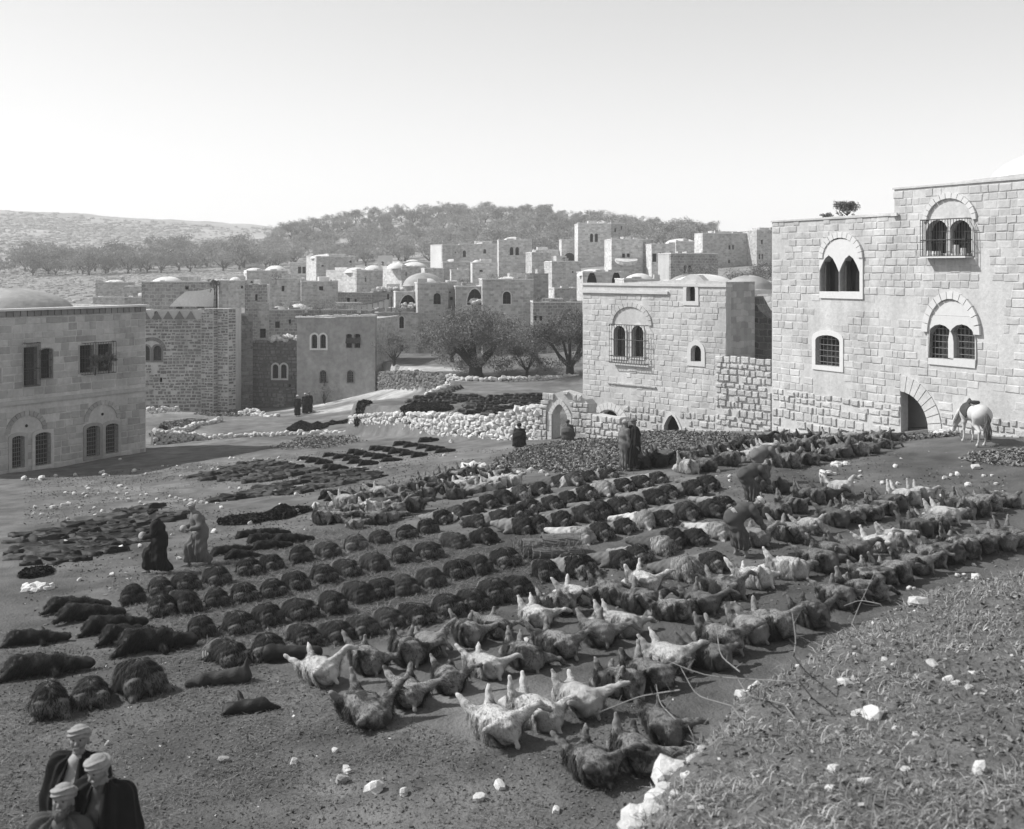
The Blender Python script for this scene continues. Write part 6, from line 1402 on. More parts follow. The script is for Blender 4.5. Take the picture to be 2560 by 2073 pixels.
tpx = [p_[0] for p_ in tp]; tpz = [p_[1] for p_ in tp]
lay(GA, courses(0, Wg, .5, max(tpz)+.05, .3, .36, [(gxc-a_-.26, gxc+a_+.26, gz0, gt+.3, gfn)], 77, .03, .3, 1.2, hi=lambda x: float(np.interp(x, tpx, tpz))+.02), 'stoneR', .16, keepn=200)
simplewall('rubble_wall', 'low rubble wall between the gateway and the sunlit house', 1466, 54.6, 1566, 52.6, 1038, 1100, 'mortarL', True, .28, .34, depth=.6, top=[(0, .1), (.5, .05), (.85, .1), (.95, -.2), (1, -.9)])
# rubble fill of the two wide arches, rubble on broken wall tops
def rim(label, px0, px1, py, d, n, sz=.4):
    A = Vector(ray(px0, py, d)); B = Vector(ray(px1, py, d)); e = empty('wall_top_rubble', A, 0, label, 'rubble'); it = []
    for i in range(n): u = rk.random(); v = (B-A)*u; it.append(((v.x, v.y+rk.uniform(.1, 1.4), v.z+rk.uniform(-.1, .35)), (sz*rk.uniform(.6, 1.3), sz*rk.uniform(.6, 1.3), sz*rk.uniform(.5, .9))))
    pile(e, it, 'rock', 80)
rim('white rubble heaped along the broken top of the dark rubble house', 668, 744, 850, 104, 60)
rim('white rubble filling the wide arch left of the domed block', 1003, 1037, 768, 118.6, 40, .45)
rim('white rubble filling the tall arch above the big olive tree', 1171, 1203, 758, 116.6, 40, .45)
rim('loose stones on the wall top behind the laundry', 935, 1010, 727, 139, 24, .5)
# single stones lying about: column, row, width in the photograph
SR = [(1010,1985,30,1),(1250,1971,36,1),(560,1905,28,2),(735,1910,24,1),(868,1933,22,1),(838,1880,20,1),(865,1925,22,0),(855,1955,32,2),(936,1978,44,3),(1198,2000,30,1),(270,1862,16,0),(1390,2030,26,0),
 (335,1180,14,0),(255,1183,14,0),(262,1190,14,0),(188,1190,12,0),(139,1192,12,0),(105,1200,22,0),(60,1200,22,0),(80,1202,14,0),(365,1187,10,0),(300,1217,13,0),(217,1220,12,0),(221,1224,11,0),(316,1222,9,0),(163,1234,9,0),(185,1236,10,0),(209,1236,10,0),(216,1242,11,0),(247,1234,7,0),(294,1234,9,0),(317,1236,8,0),(352,1240,9,0),(366,1238,9,0),(425,1243,10,0),(440,1246,9,0),(449,1250,10,0),(463,1252,9,0),(478,1252,12,0),(489,1256,9,0),(503,1258,12,0),(517,1260,9,0),(543,1260,10,0),(553,1272,13,0),(293,1249,13,0),(321,1253,13,0),(350,1259,12,0),(364,1264,12,0),(392,1250,10,0),(159,1266,17,0),(171,1262,14,0),(133,1273,17,0),(89,1270,12,0),(84,1286,11,0),(105,1288,11,0),(124,1297,9,0),(199,1271,7,0),(236,1271,9,0),(254,1280,10,0),(238,1290,9,0),(284,1292,10,0),(169,1298,9,0),(171,1320,9,0),(118,1362,16,0),(162,1360,16,0),(304,1375,20,0),(350,1368,16,0),(249,1385,12,0),(196,1394,10,0),(280,1442,18,0),(199,1452,16,0),(448,1399,14,0),(535,1331,16,0),(625,1311,14,0),(575,1147,9,0),(586,1148,8,0),(602,1148,9,0),(635,1149,8,0),(671,1149,9,0),(697,1146,10,0),(531,1175,9,0),(545,1176,9,0),(576,1221,10,0),(598,1223,10,0),(688,1234,13,0),(501,1171,8,0),(407,1166,6,0),(442,1167,6,0),(470,1171,6,0),
 (907,1125,7,0),(903,1172,8,0),(1128,1106,12,0),(1110,1140,10,0),(862,1148,6,0),(740,1240,13,0),(1800,1115,12,0),(1888,1178,20,0),(2238,1168,14,0),(2150,1192,12,0),(2205,1210,12,0),(2245,1211,12,0),(2440,1173,22,0),(2395,1190,16,0),(2378,1190,12,0),(2362,1197,12,0),(2460,1192,12,0),(2420,1216,18,0),(2356,1243,15,0),(2340,1257,14,0),(2490,1212,12,0),(2492,1232,12,0),(2480,1190,9,0),(2440,1448,26,1),(2435,1415,13,0),(2272,1473,14,0),(2285,1473,9,0),(2393,1442,14,0),(2410,1438,10,0),(1796,1181,12,0),(1824,1192,10,0),(1824,1203,8,0),(2137,1208,5,0),(1505,1404,9,0),(1545,1416,14,0),(1552,1425,8,0),
 (760,1448,8,0),(1130,1302,26,0),(1110,1304,14,0),(1180,1180,20,0),(1325,1178,18,0),(1300,1188,22,0),(1368,1190,12,0),(1355,1182,14,0),(1250,1172,16,0),(1160,1165,16,0),(1075,1205,16,0),(1050,1203,14,0),(1110,1188,12,0),(790,1268,22,0),(770,1276,14,0),(744,1285,20,0),(722,1287,16,0),(708,1296,12,0),
 (1315,1604,16,0),(2150,1180,9,0),(300,1150,8,0),(452,1192,8,0),(640,1200,7,0),(700,1262,8,0),(430,1280,7,0),(600,1296,9,0)]
gw_ = lambda px: 'left' if px < 600 else ('middle' if px < 1500 else 'right')
SP = {(936,1978): 'largest white faceted stone on the bare soil at the bottom', (855,1955): 'grey tilted stone left of the largest white stone', (560,1905): 'pale egg-shaped stone on bare soil right of the three turbaned men', (868,1933): 'white stone standing just above the grey tilted stone', (1198,2000): 'pale stone at the bottom edge, left of the bank', (2440,1448): 'big white stone at the right edge above the bank', (1888,1178): 'flat white stone beside the farthest stooping man', (2440,1173): 'white stone by the leaf patch at the right', (304,1375): 'white stone under the left walking man', (105,1200): 'large white stone by the shaded house base', (1250,1971): 'white flat stone on the soil before the front upturned skins', (1010,1985): 'low pale stone near the bottom edge centre'}
for px, py, wp, big in SR:
    p = hit(px, py); sz = max(wp*p.y/FP, .08)*1.05; k = rk.randrange(12)
    o = obj('rock', rock_mesh(k, 'rockG' if big == 2 else 'rock'), None, (p.x, p.y, p.z+sz*.18), (rk.gauss(0, .3), rk.gauss(0, .3), rk.uniform(0, 6.3)), (sz, sz*rk.uniform(.6, .95), sz*rk.uniform(.5, .8)))
    if (px, py) in SP: tag(o, SP[px, py], 'stone')
    elif py < 1300 and px < 720: tag(o, 'small white stone scattered on the soil before the domed house', 'stone', 'small stones before the domed house')
    elif px > 1780: tag(o, 'white stone scattered on the ground below the great wall', 'stone', 'stones below the great wall')
    elif py < 1310: tag(o, 'white stone lying around the upper left rows of upturned skins', 'stone', 'stones around the upper left rows')
    else: tag(o, 'small white stone lying among or before the nearest skins', 'stone', 'stones among the near skins')
# white stones on the bank and its rim
BK = [(1602,1980,74),(1650,1920,78),(1692,1872,62),(1768,1792,46),(1570,2035,70),(1722,1850,40),(1625,2040,60),(1660,1975,40),(1700,1920,34),(1785,1765,30),(1740,1822,30),(1800,1752,34),(1832,1724,30),(1862,1706,34),(1548,2064,50),(1590,2012,40),(1678,1897,40),(1706,1882,30),(1732,1862,30),(1757,1812,34),(1900,1680,26),(1715,1940,26),(1690,1990,30),(2230,1502,40),(2270,1494,46),(2200,1512,30),(2115,1712,36),(2180,1790,54),(2145,1786,30),(2085,1925,30),(2165,1958,36),(2080,1975,34),(2330,1663,30),(2211,1651,18),(2236,1663,18),(2370,1700,28),(2390,1710,24),(2420,1722,22),(2430,1685,18),(2140,1640,16),(1975,1806,12),(2240,1822,18),(2290,1840,24),(1560,2060,70),(1640,2000,60),(1500,2068,50),(2450,1930,44),(2265,1930,24),(2300,1985,26)]
def bank_hit(px, py):
    for d in np.arange(4, 19, .04):
        x = (px-CX)/FP*d; z = -(py-HY)/FP*d
        if float(pdist(BP, np.array([x]), np.array([d]))[0]) < 0 and z < float(bank_z(np.array([x]), np.array([d]))[0]): return Vector((x, d, z))
    return None
for i, (px, py, wp) in enumerate(BK):
    p = bank_hit(px, py) or bank_hit(px+25, py+15)
    if p is None: continue
    sz = wp*p.y/FP*1.15; o = obj('bank_stone', rock_mesh(rk.randrange(12), 'rock', 'bank_stone'), None, (p.x, p.y, p.z+sz*.02), (rk.gauss(0, .3), rk.gauss(0, .3), rk.uniform(0, 6.3)), (sz, sz*rk.uniform(.7, 1), sz*rk.uniform(.55, .8)))
    tag(o, 'white boulder on the rubble edge of the grassy bank' if wp >= 40 and px < 1800 else 'white stone lying among the dry weeds of the bank', 'stone', 'boulders on the bank edge' if wp >= 40 and px < 1800 else 'stones on the grassy bank')
# rubble facing of the bank below its rim (hidden from here, seen from the side)
it = []
for (ax, ay), (bx, by) in zip(BP[:10], BP[1:11]):
    L = math.hypot(bx-ax, by-ay); n = int(L/.34)
    for i in range(n):
        for zz in np.arange(-5.1, -7., -.30):
            u = (i+rk.random())/n; it.append(((ax+(bx-ax)*u, ay+(by-ay)*u, zz+rk.uniform(-.06, .06)), (.42, .42, .34)))
e = empty('bank_wall', (0, 0, 0), 0, 'rubble retaining wall under the edge of the grassy bank', 'wall'); pile(e, it, 'rock', 60)
mb = MB()
for (ax, ay), (bx, by) in zip(BP[:10], BP[1:11]): mb.add([(ax+.1, ay-.1, -8), (bx+.1, by-.1, -8), (bx+.1, by-.1, -4.7), (ax+.1, ay-.1, -5.0)], F4=[(0, 3, 2, 1)])
obj('wall_core', mb.mesh('wall_core', MT['mortarD']), e)

# ------------------------------------------------------------------ litter, straw, nut shells, leaves
def poly_world(pix): return np.array([hit(a, b)[:2] for a, b in pix])
def scatter_in(poly, n, seed, soft=0.):
    r = np.random.default_rng(seed); lo, hi = poly.min(0), poly.max(0); out = []
    while sum(map(len, out)) < n:
        q = lo+(hi-lo)*r.random((n*2, 2)); s = pdist(poly, q[:, 0], q[:, 1]); k = s < (-r.random(len(q))*soft if soft else 0); out.append(q[k])
    q = np.concatenate(out)[:n]; return q
def chips(name, label, q, lo, hi, mat, seed, hmax=.06, asp=.5, z=None, flatn=.6):
    """small curled flakes lying at the points q"""
    r = np.random.default_rng(seed); n = len(q); z = gz(q[:, 0], q[:, 1]) if z is None else z; C = np.stack([q[:, 0], q[:, 1], z+r.random(n)*hmax], 1)
    s = (lo+(hi-lo)*r.random(n)**2)[:, None]; A = r.normal(size=(n, 3))*(1, 1, flatn); A /= np.linalg.norm(A, axis=1)[:, None]; Bv = np.cross(A, r.normal(size=(n, 3))*(.5, .5, 1)); Bv /= np.linalg.norm(Bv, axis=1)[:, None]
    U = np.cross(A, Bv)*.25; V = np.stack([C-A*s-Bv*s*asp, C+A*s-Bv*s*asp, C+A*s+Bv*s*asp, C-A*s+Bv*s*asp, C+U*s], 1).reshape(-1, 3); b = np.arange(n)[:, None]*5
    F = np.concatenate([b+np.array([[0, 1, 4]]), b+np.array([[1, 2, 4]]), b+np.array([[2, 3, 4]]), b+np.array([[3, 0, 4]])]); o = obj(name, mesh(name, V, [F], MT[mat])); return tag(o, label, 'ground litter', kind='stuff')
NUT = [(1205,1180),(1235,1150),(1300,1122),(1380,1108),(1440,1100),(1500,1095),(1570,1083),(1660,1078),(1800,1082),(1925,1092),(1900,1102),(1840,1108),(1760,1118),(1690,1135),(1620,1150),(1560,1160),(1570,1190),(1430,1192),(1340,1178),(1290,1172)]
q = scatter_in(poly_world(NUT), 36000, 1, .5); chips('oak_galls', 'field of curled oak galls drying before the sunlit houses', q, .035, .085, 'chips', 1, .10)
q = scatter_in(poly_world([(2395,1150),(2420,1132),(2560,1122),(2640,1160),(2560,1172),(2440,1162)]), 2600, 2, .6); chips('oak_galls', 'small patch of leaves below the horse at the right edge', q, .03, .08, 'chips', 2, .08)
q = scatter_in(poly_world([(2220,1096),(2330,1084),(2400,1082),(2390,1092),(2300,1100),(2240,1106)]), 1800, 3, .4); chips('oak_galls', 'strip of leaves between the low arch and the horse', q, .03, .08, 'chips', 3, .08)
q = scatter_in(poly_world([(366,1092),(400,1060),(470,1048),(520,1050),(500,1062),(440,1082),(380,1096)]), 6000, 4, .5); chips('oak_galls', 'leaf field around the seated person by the domed house', q, .04, .1, 'chips', 4, .08)
q = scatter_in(poly_world([(478,1036),(560,1018),(640,1020),(668,1030),(600,1042),(520,1042)]), 4000, 5, .5); chips('oak_galls', 'leaf field at the foot of the tall shaded wall', q, .05, .12, 'chips', 5, .1)
q = scatter_in(poly_world([(660,1120),(760,1090),(900,1088),(920,1104),(820,1122),(700,1126)]), 2600, 6, 2.); chips('oak_galls', 'thin scatter of leaves before the low line of white stones', q, .04, .1, 'chips', 6, .05)
def heap(label, px, py, wpx, dpx, hm, n, seed):
    r = np.random.default_rng(seed); p = hit(px, py); p2 = hit(px, py-dpx); R_ = wpx*p.y/FP/2; Dy = max(.5, (p2.y-p.y)/2)
    a = r.random(n)*6.283; t = np.sqrt(r.random(n)); x = R_*t*np.cos(a); y = Dy*t*np.sin(a)+Dy; z = gz(p.x+x, p.y+y)+hm*np.clip(1-t, 0, 1)**.8*(.6+.4*fbm(x*2, y*2, seed, 3))
    chips('leaf_heap', label, np.stack([p.x+x, p.y+y], 1), .05, .13, 'heap', seed, .07, z=z)
for i, a in enumerate([('dark leaf heap behind the walking men', 600, 1312, 130, 18, .20, 3600), ('dark peaked leaf heap beside the filled skins', 690, 1300, 76, 18, .5, 3200), ('flat dark leaf heap left of the upturned skins', 735, 1287, 60, 8, .15, 1200),
    ('twin dark leaf heaps near the low line of stones', 740, 1078, 62, 12, .7, 2600), ('right dark leaf heap of the twin pair', 780, 1078, 52, 12, .6, 2200), ('dark pointed leaf heap beyond the long rubble wall', 823, 1064, 32, 6, .3, 1200), ('dark leaf heap leaning to the right by the rubble wall end', 858, 1060, 40, 6, .25, 1300), ('small dark heap at the left end of the rubble wall', 905, 1044, 40, 6, .3, 900),
    ('long dark leaf heap on the terrace below the packed skins', 1060, 1034, 130, 22, .55, 5200), ('dark leaf litter at the left edge under the flat hides', 70, 1446, 60, 16, .12, 1200)]): heap(a[0], *a[1:6], a[6], 300+i)
HP = [(250,1470),(500,1400),(700,1330),(1000,1310),(1150,1340),(1290,1390),(1420,1380),(1500,1430),(1300,1500),(1000,1600),(700,1650),(560,1690),(330,1600)]
def strawbed(name, label, q, seed, lo=.10, hi=.30, wd=.004, mat='straw', up=.35, z=None):
    r = np.random.default_rng(seed); n = len(q); z = gz(q[:, 0], q[:, 1]) if z is None else z; a = r.random(n)*6.283; L = lo+(hi-lo)*r.random(n); el = r.random(n)**2*up
    D = np.stack([np.cos(a)*np.cos(el), np.sin(a)*np.cos(el), np.sin(el)], 1); P0 = np.stack([q[:, 0], q[:, 1], z+.005+.02*r.random(n)], 1); S = np.stack([-np.sin(a), np.cos(a), 0*a], 1)*wd*(.6+.9*r.random(n))[:, None]
    m = P0+D*L[:, None]*.5+np.array((0, 0, 1.))*(L*.12*r.random(n))[:, None]; t = P0+D*L[:, None]
    V = np.stack([P0-S, P0+S, m+S, m-S, t], 1).reshape(-1, 3); b = np.arange(n)[:, None]*5; o = obj(name, mesh(name, V, [b+np.array([[3, 2, 4]]), b+np.array([[0, 1, 2, 3]])], MT[mat])); return tag(o, label, 'straw', kind='stuff')
q = scatter_in(poly_world(HP), 42000, 11, .8); strawbed('straw', 'trodden straw strewn between the humped skins', q, 11, .10, .28, .0045)
FG_ = poly_world([(-60,2073),(-60,1560),(300,1640),(600,1640),(900,1760),(1300,1900),(1700,1700),(1560,2073)])
q = scatter_in(FG_, 26000, 12); keep = fbm(q[:, 0]*.8, q[:, 1]*.8, 44, 4)+.35*np.random.default_rng(3).random(len(q)) > .18; strawbed('straw', 'bits of straw and twig on the bare foreground soil', q[keep], 12, .05, .16, .0035, 'litter', .3)
q = scatter_in(FG_, 14000, 13); chips('soil_crumbs', 'crumbs of soil and bark on the bare foreground', q, .008, .028, 'litter', 13, .015)
MD = poly_world([(60,1560),(60,1200),(800,1130),(1300,1120),(1560,1180),(2500,1110),(2560,1420),(1900,1560),(1300,1560),(300,1640)])
q = scatter_in(MD, 34000, 14); keep = fbm(q[:, 0]*.4, q[:, 1]*.4, 45, 4)+.3*np.random.default_rng(4).random(len(q)) > .02; chips('soil_crumbs', 'crumbs and pebbles over the trodden yard', q[keep], .012, .045, 'litter', 14, .02)
q = scatter_in(MD, 380, 15); chips('pebbles', 'tiny white pebbles over the trodden yard', q, .02, .05, 'rock', 15, .02, .8)
q = scatter_in(FG_, 90, 16); chips('pebbles', 'tiny white pebbles on the foreground soil', q, .012, .03, 'rock', 16, .01, .8)
# dry weeds on the bank
r = np.random.default_rng(21); q = scatter_in(BP, 150000, 21); d_ = q[:, 1]; keep = r.random(len(q)) < np.clip(.35+1.8*fbm(q[:, 0]*1.6, q[:, 1]*1.6, 61, 4), .06, 1); q = q[keep]
nb = len(q); a = r.random(nb)*6.283; L = (.05+.13*r.random(nb)**1.5)*(1+.5*fbm(q[:, 0]*.8, q[:, 1]*.8, 62, 2)); el = r.normal(.55, .5, nb)
z = bank_z(q[:, 0], q[:, 1]); P0 = np.stack([q[:, 0], q[:, 1], z-.01], 1); D = np.stack([np.cos(a)*np.cos(el), np.sin(a)*np.cos(el), abs(np.sin(el))], 1); S = np.stack([-np.sin(a), np.cos(a), 0*a], 1)*.0036*(.5+r.random(nb))[:, None]
m_ = P0+D*L[:, None]*.55; t_2 = P0+D*L[:, None]+np.stack([np.cos(a), np.sin(a), -.6+0*a], 1)*(L*.35)[:, None]
V = np.stack([P0-S, P0+S, m_+S, m_-S, t_2], 1).reshape(-1, 3); b = np.arange(nb)[:, None]*5
tag(obj('dry_grass', mesh('dry_grass', V, [b+np.array([[3, 2, 4]]), b+np.array([[0, 1, 2, 3]])], MT['grass'])), 'short dry weeds covering the bank at the lower right', 'grass', kind='stuff')
r = np.random.default_rng(22); q = scatter_in(BP, 3600, 22); q = q[fbm(q[:, 0]*1.3, q[:, 1]*1.3, 63, 3) > -.02]; nb = len(q); a = r.random(nb)*6.283; L = .14+.26*r.random(nb)**2; z = bank_z(q[:, 0], q[:, 1]); el = r.normal(.8, .35, nb)
P0 = np.stack([q[:, 0], q[:, 1], z-.01], 1); D = np.stack([np.cos(a)*np.cos(el), np.sin(a)*np.cos(el), abs(np.sin(el))], 1); S = np.stack([-np.sin(a), np.cos(a), 0*a], 1)*.0035; Hh = np.stack([np.cos(a), np.sin(a), -1.2+0*a], 1)
p1 = P0+D*L[:, None]*.5; p2 = P0+D*L[:, None]*.85+Hh*(L*.12)[:, None]; p3 = P0+D*L[:, None]+Hh*(L*.4)[:, None]; V = np.stack([P0-S, P0+S, p1+S, p1-S, p2+S, p2-S, p3], 1).reshape(-1, 3); b = np.arange(nb)[:, None]*7
tag(obj('dry_grass', mesh('dry_grass', V, [b+np.array([[5, 4, 6]]), np.concatenate([b+np.array([[0, 1, 2, 3]]), b+np.array([[3, 2, 4, 5]])])], MT['twig'])), 'longer bent straw stalks sticking out of the bank weeds', 'grass', kind='stuff')
q = scatter_in(BP, 26000, 23); chips('soil_clods', 'clods, dead leaves and pebbles between the weeds of the bank', q, .008, .035, 'chips', 23, .03, z=bank_z(q[:, 0], q[:, 1]))
q = scatter_in(BP, 420, 24); chips('pebbles', 'small pale pebbles between the weeds of the bank', q, .015, .04, 'rock', 24, .02, .8, z=bank_z(q[:, 0], q[:, 1]))
# arching bramble stems at the edge of the bank
ST = [[(1640,1640),(1760,1690),(1900,1700),(2000,1705)],[(1850,1600),(1920,1640),(2010,1690)],[(1700,1665),(1740,1740),(1830,1765)],[(1790,1560),(1800,1640),(1850,1680)],[(2190,1425),(2150,1510),(2130,1560)],[(2110,1515),(2150,1500),(2200,1510)],[(1925,1620),(1930,1590),(1960,1560),(1990,1550)],[(1840,1690),(1870,1740),(1960,1760)],[(1500,1780),(1600,1740),(1700,1725)],[(1560,1850),(1640,1790),(1740,1750)],[(1640,1710),(1650,1760),(1690,1800)],[(1980,1530),(1990,1600),(1985,1640)],[(2000,1480),(2060,1500),(2120,1530)],[(1690,1650),(1700,1700),(1760,1720)],[(1420,1900),(1440,1960),(1560,1990)]]
for i, L in enumerate(ST):
    if i in (1, 6, 9, 12, 13, 14): continue
    d = [12.2-.5*k for k in range(len(L))]
    if i in (4, 5, 12): d = [15-.4*k for k in range(len(L))]
    if i in (14,): d = [10.5, 10.0, 9.5]
    P = np.array([ray(a, b_, dd) for (a, b_), dd in zip(L, d)]); u = np.linspace(0, len(P)-1, 10); PP = np.stack([np.interp(u, range(len(P)), P[:, k]) for k in range(3)], 1); PP[1:-1] = (PP[:-2]+PP[1:-1]*2+PP[2:])/4
    e_ = P[-1]; g_ = bank_hit(L[-1][0]+30, L[-1][1]+40)
    if g_ is not None: PP = np.concatenate([PP, [np.array(g_)]])
    mb = MB(); mb.tube(PP, np.linspace(.004, .008, len(PP)), 5)
    for k in range(2, 9, 2): v = PP[k]; mb.tube([v, v+(rk.uniform(-.1, .1), rk.uniform(-.05, .05), rk.uniform(-.02, .14))], [.005, .002], 4, False)
    tag(obj('bramble_stem', mb.mesh('bramble_stem', MT['twig'], True)), 'dry arching bramble stem hanging over the edge of the bank', 'stem', 'bramble stems on the bank edge')

# ------------------------------------------------------------------ trees
def tree_mesh(seed, h, w_, nl, ls, trunk=.28, limbs=7, low=.30, dens=None):
    r = np.random.default_rng(seed); mb = MB(); blobs = []
    tops = []
    for i in range(limbs):
        a = 6.283*i/limbs+r.normal()*.3; q = r.uniform(.25, .46)*w_; zt = h*r.uniform(.50, .82); k0 = np.array((0, 0, h*.12)); k1 = np.array((q*.4*math.cos(a), q*.4*math.sin(a), h*r.uniform(.26, .36))); k2 = np.array((q*math.cos(a), q*math.sin(a), zt))
        mb.tube([k0, k1, (k1+k2)/2+r.normal(size=3)*.1*h/5, k2], [trunk*.55, trunk*.38, trunk*.22, trunk*.08], 6); tops.append(k2)
        for _ in range(3): c = k2+r.normal(size=3)*np.array((.12*w_, .12*w_, .07*h)); blobs.append((c, w_*r.uniform(.11, .19)))
        blobs.append(((k1+k2)/2+np.array((0, 0, .1*h)), w_*r.uniform(.12, .18)))
    for _ in range(limbs): a = r.uniform(0, 6.28); blobs.append((np.array((.28*w_*math.cos(a)*r.random(), .28*w_*math.sin(a)*r.random(), h*r.uniform(.68, .90))), w_*r.uniform(.12, .18)))
    for _ in range(limbs+2): a = r.uniform(0, 6.28); q = r.uniform(.30, .47)*w_; blobs.append((np.array((q*math.cos(a), q*math.sin(a), h*r.uniform(low, .55))), w_*r.uniform(.08, .14)))
    mb.tube([(0, 0, -.3), (trunk*.1, 0, h*.06), (0, 0, h*.15), (trunk*.2, 0, h*.24)], [trunk*1.35, trunk*1.0, trunk*.85, trunk*.5], 9)
    R2_ = np.array([b_[1]**2 for b_ in blobs]); pk = r.choice(len(blobs), nl, p=R2_/R2_.sum()); C = np.array([b_[0] for b_ in blobs])[pk]; Rr = np.array([b_[1] for b_ in blobs])[pk]
    D = r.normal(size=(nl, 3)); D /= np.linalg.norm(D, axis=1)[:, None]; P = C+D*(Rr*r.random(nl)**.45)[:, None]*np.array((1, 1, .8)); P += r.normal(size=P.shape)*.02*w_
    A = r.normal(size=(nl, 3)); A /= np.linalg.norm(A, axis=1)[:, None]; B_ = np.cross(A, r.normal(size=(nl, 3))); B_ /= np.linalg.norm(B_, axis=1)[:, None]; s = ls*(.6+.8*r.random(nl))[:, None]
    V = np.stack([P-A*s, P-B_*s*.35, P+A*s, P+B_*s*.35], 1).reshape(-1, 3); F = np.arange(nl*4).reshape(-1, 4)
    return V, F, mb
def tree(name, label, px, py, h, w_, seed, nl, ls, trunk=.3, group=None, **k):
    p = hit(px, py); V, F, mb = tree_mesh(seed, h, w_, nl, ls, trunk, **k); e = empty(name, p, rk.uniform(0, 6), label, 'tree' if h > 3 else 'bush', group)
    obj('crown', mesh('crown', V, [F], MT['leaf']), e); obj('trunk', mb.mesh('trunk', MT['bark'], True), e); return e
tree('olive_tree', 'big spreading olive tree with forked thick trunk in the garden', 1190, 942, 5.3, 7.6, 1, 52000, .07, .55, limbs=10, low=.12)
tree('olive_tree', 'olive tree leaning against the left wall of the sunlit house', 1425, 938, 5.0, 5.6, 2, 32000, .07, .32, limbs=8, low=.14)
tree('bush', 'round dark shrub between the two olive trees', 1318, 938, 2.6, 2.6, 3, 7000, .06, .12, low=.15)
tree('olive_tree', 'smaller olive crown behind the big one, against the broad house', 1130, 905, 3.9, 3.6, 4, 9000, .07, .2, low=.2)
tree('fig_tree', 'small bare fig tree in front of the double arched window house', 985, 912, 2.8, 3.0, 5, 4000, .06, .14)
tree('fig_tree', 'dark climbing shrub on the left edge of the double window house', 945, 925, 3.4, 1.6, 6, 3500, .06, .12, low=.1)
tree('bush', 'small weeds at the foot of the plastered house', 812, 1010, 1.8, 1.6, 8, 1200, .05, .05, low=.1)
tree('bush', 'leafy bush behind the right end of the sunlit middle house', 1870, 742, 3.2, 6.5, 9, 6000, .09, .1, low=.05)
tree('bush', 'pale bush beside the tall sunlit house high in the town', 1918, 735, 4.4, 5.0, 10, 6000, .09, .1, low=.05)
def roofplant(label, px, py, d, h, w_, seed, n=1500):
    V, F, mb = tree_mesh(seed, h, w_, n, .05, .03, low=.05); e = empty('roof_plant', ray(px, py, d), 0, label, 'plant'); obj('foliage', mesh('foliage', V, [F], MT['leaf']), e); obj('stems', mb.mesh('stems', MT['bark']), e)
roofplant('dark weed tuft on the roof edge of the tall sunlit house', 2118, 544, 47.5, .7, 1.0, 31)
roofplant('small weed on the roof left of the dark tuft', 2068, 547, 49, .22, .5, 32, 400)
roofplant('trailing plant hanging on the left cage of the domed house', 238, 925, 61.2, .9, .8, 33)
roofplant('trailing plant hanging on the right cage of the domed house', 272, 920, 61.8, .9, .7, 34)
roofplant('plant growing at the tower corner beside the whitewash', 536, 730, 101.5, 1.2, 1.0, 35)
roofplant('weeds along the domed roof behind the sunlit house', 1745, 700, 82, 1.0, 2.6, 36)
roofplant('weeds on the roof left of the laundry line', 800, 776, 119, .9, 5.0, 37, 2200)
for k_, (px, py, d) in enumerate([(700, 776, 121), (690, 702, 121), (900, 776, 122), (1000, 782, 115.5), (1240, 700, 116), (1345, 757, 110.5), (1410, 655, 150.5), (1560, 598, 171), (1640, 611, 166), (1160, 717, 118), (585, 788, 103), (1500, 560, 206)]): roofplant('tuft of dry weeds on a roof edge, %s from the left across the town' % ORD[k_] if 0 else ['dry weeds on the long wall before the white domes', 'weeds on the roofless house top', 'weeds at the right end of the weedy long roof', 'weeds over the double window house', 'weeds on the left roof corner of the broad grey house', 'weeds on the low dark house beside the right olive', 'weeds on the shaded house below the vault', 'weeds on the balcony house roof', 'weeds on the ruined house with dark doorway', 'weeds on the tall rubble arch house', 'weeds on the tall shaded wall', 'weeds on the high tower roof'][k_], px, py, d, rk.uniform(.5, 1.0), rk.uniform(.8, 2.2), 400+k_, 420)
# hillside trees: six kinds copied over the slope
HT = []
for k in range(6):
    V, F, mb = tree_mesh(60+k, 5.6, 6.0+.4*k, 2600, .19, .24, limbs=6, low=.22); HT.append((mesh('crown', V, [F], MT['leafF']), mb.mesh('trunk', MT['bark'])))
def skyline(px): return np.interp(px, [0, 600, 700, 820, 900, 1000, 1170, 1350, 1500, 1650, 1800, 2200], [800, 800, 593, 566, 556, 549, 540, 545, 568, 585, 594, 598])
pts = []; r = np.random.default_rng(77); tries = 0
def okp(x, y, dmin):
    return all((x-a)**2+(y-b_)**2 > dmin**2 for a, b_ in pts)
lab = []
while len(pts) < 225 and tries < 16000:
    tries += 1; px = r.uniform(600, 1790); sk = skyline(px)
    if sk > 660: continue
    if tries < 900: py = sk+r.uniform(0, 6)
    else: py = r.uniform(sk, 668)
    if px < 760 and py < 575+(760-px)*.3: continue
    p = hit(px, py)
    if p.y < 255 or p.y > 560 or not okp(p.x, p.y, 6.6): continue
    pts.append((p.x, p.y)); lab.append((px, py, p))
row2 = []
for t in range(3000):
    px = r.uniform(60, 700); py = 690+(px-60)/640*-22+r.uniform(-17, 5) if r.random() < .75 else 676+(px-60)/640*-22+r.uniform(-22, 0); p = hit(px, py)
    if len(row2) < 72 and p.y < 620 and okp(p.x, p.y, 5.5): pts.append((p.x, p.y)); row2.append(1); lab.append((px, py, p))
HTO = []
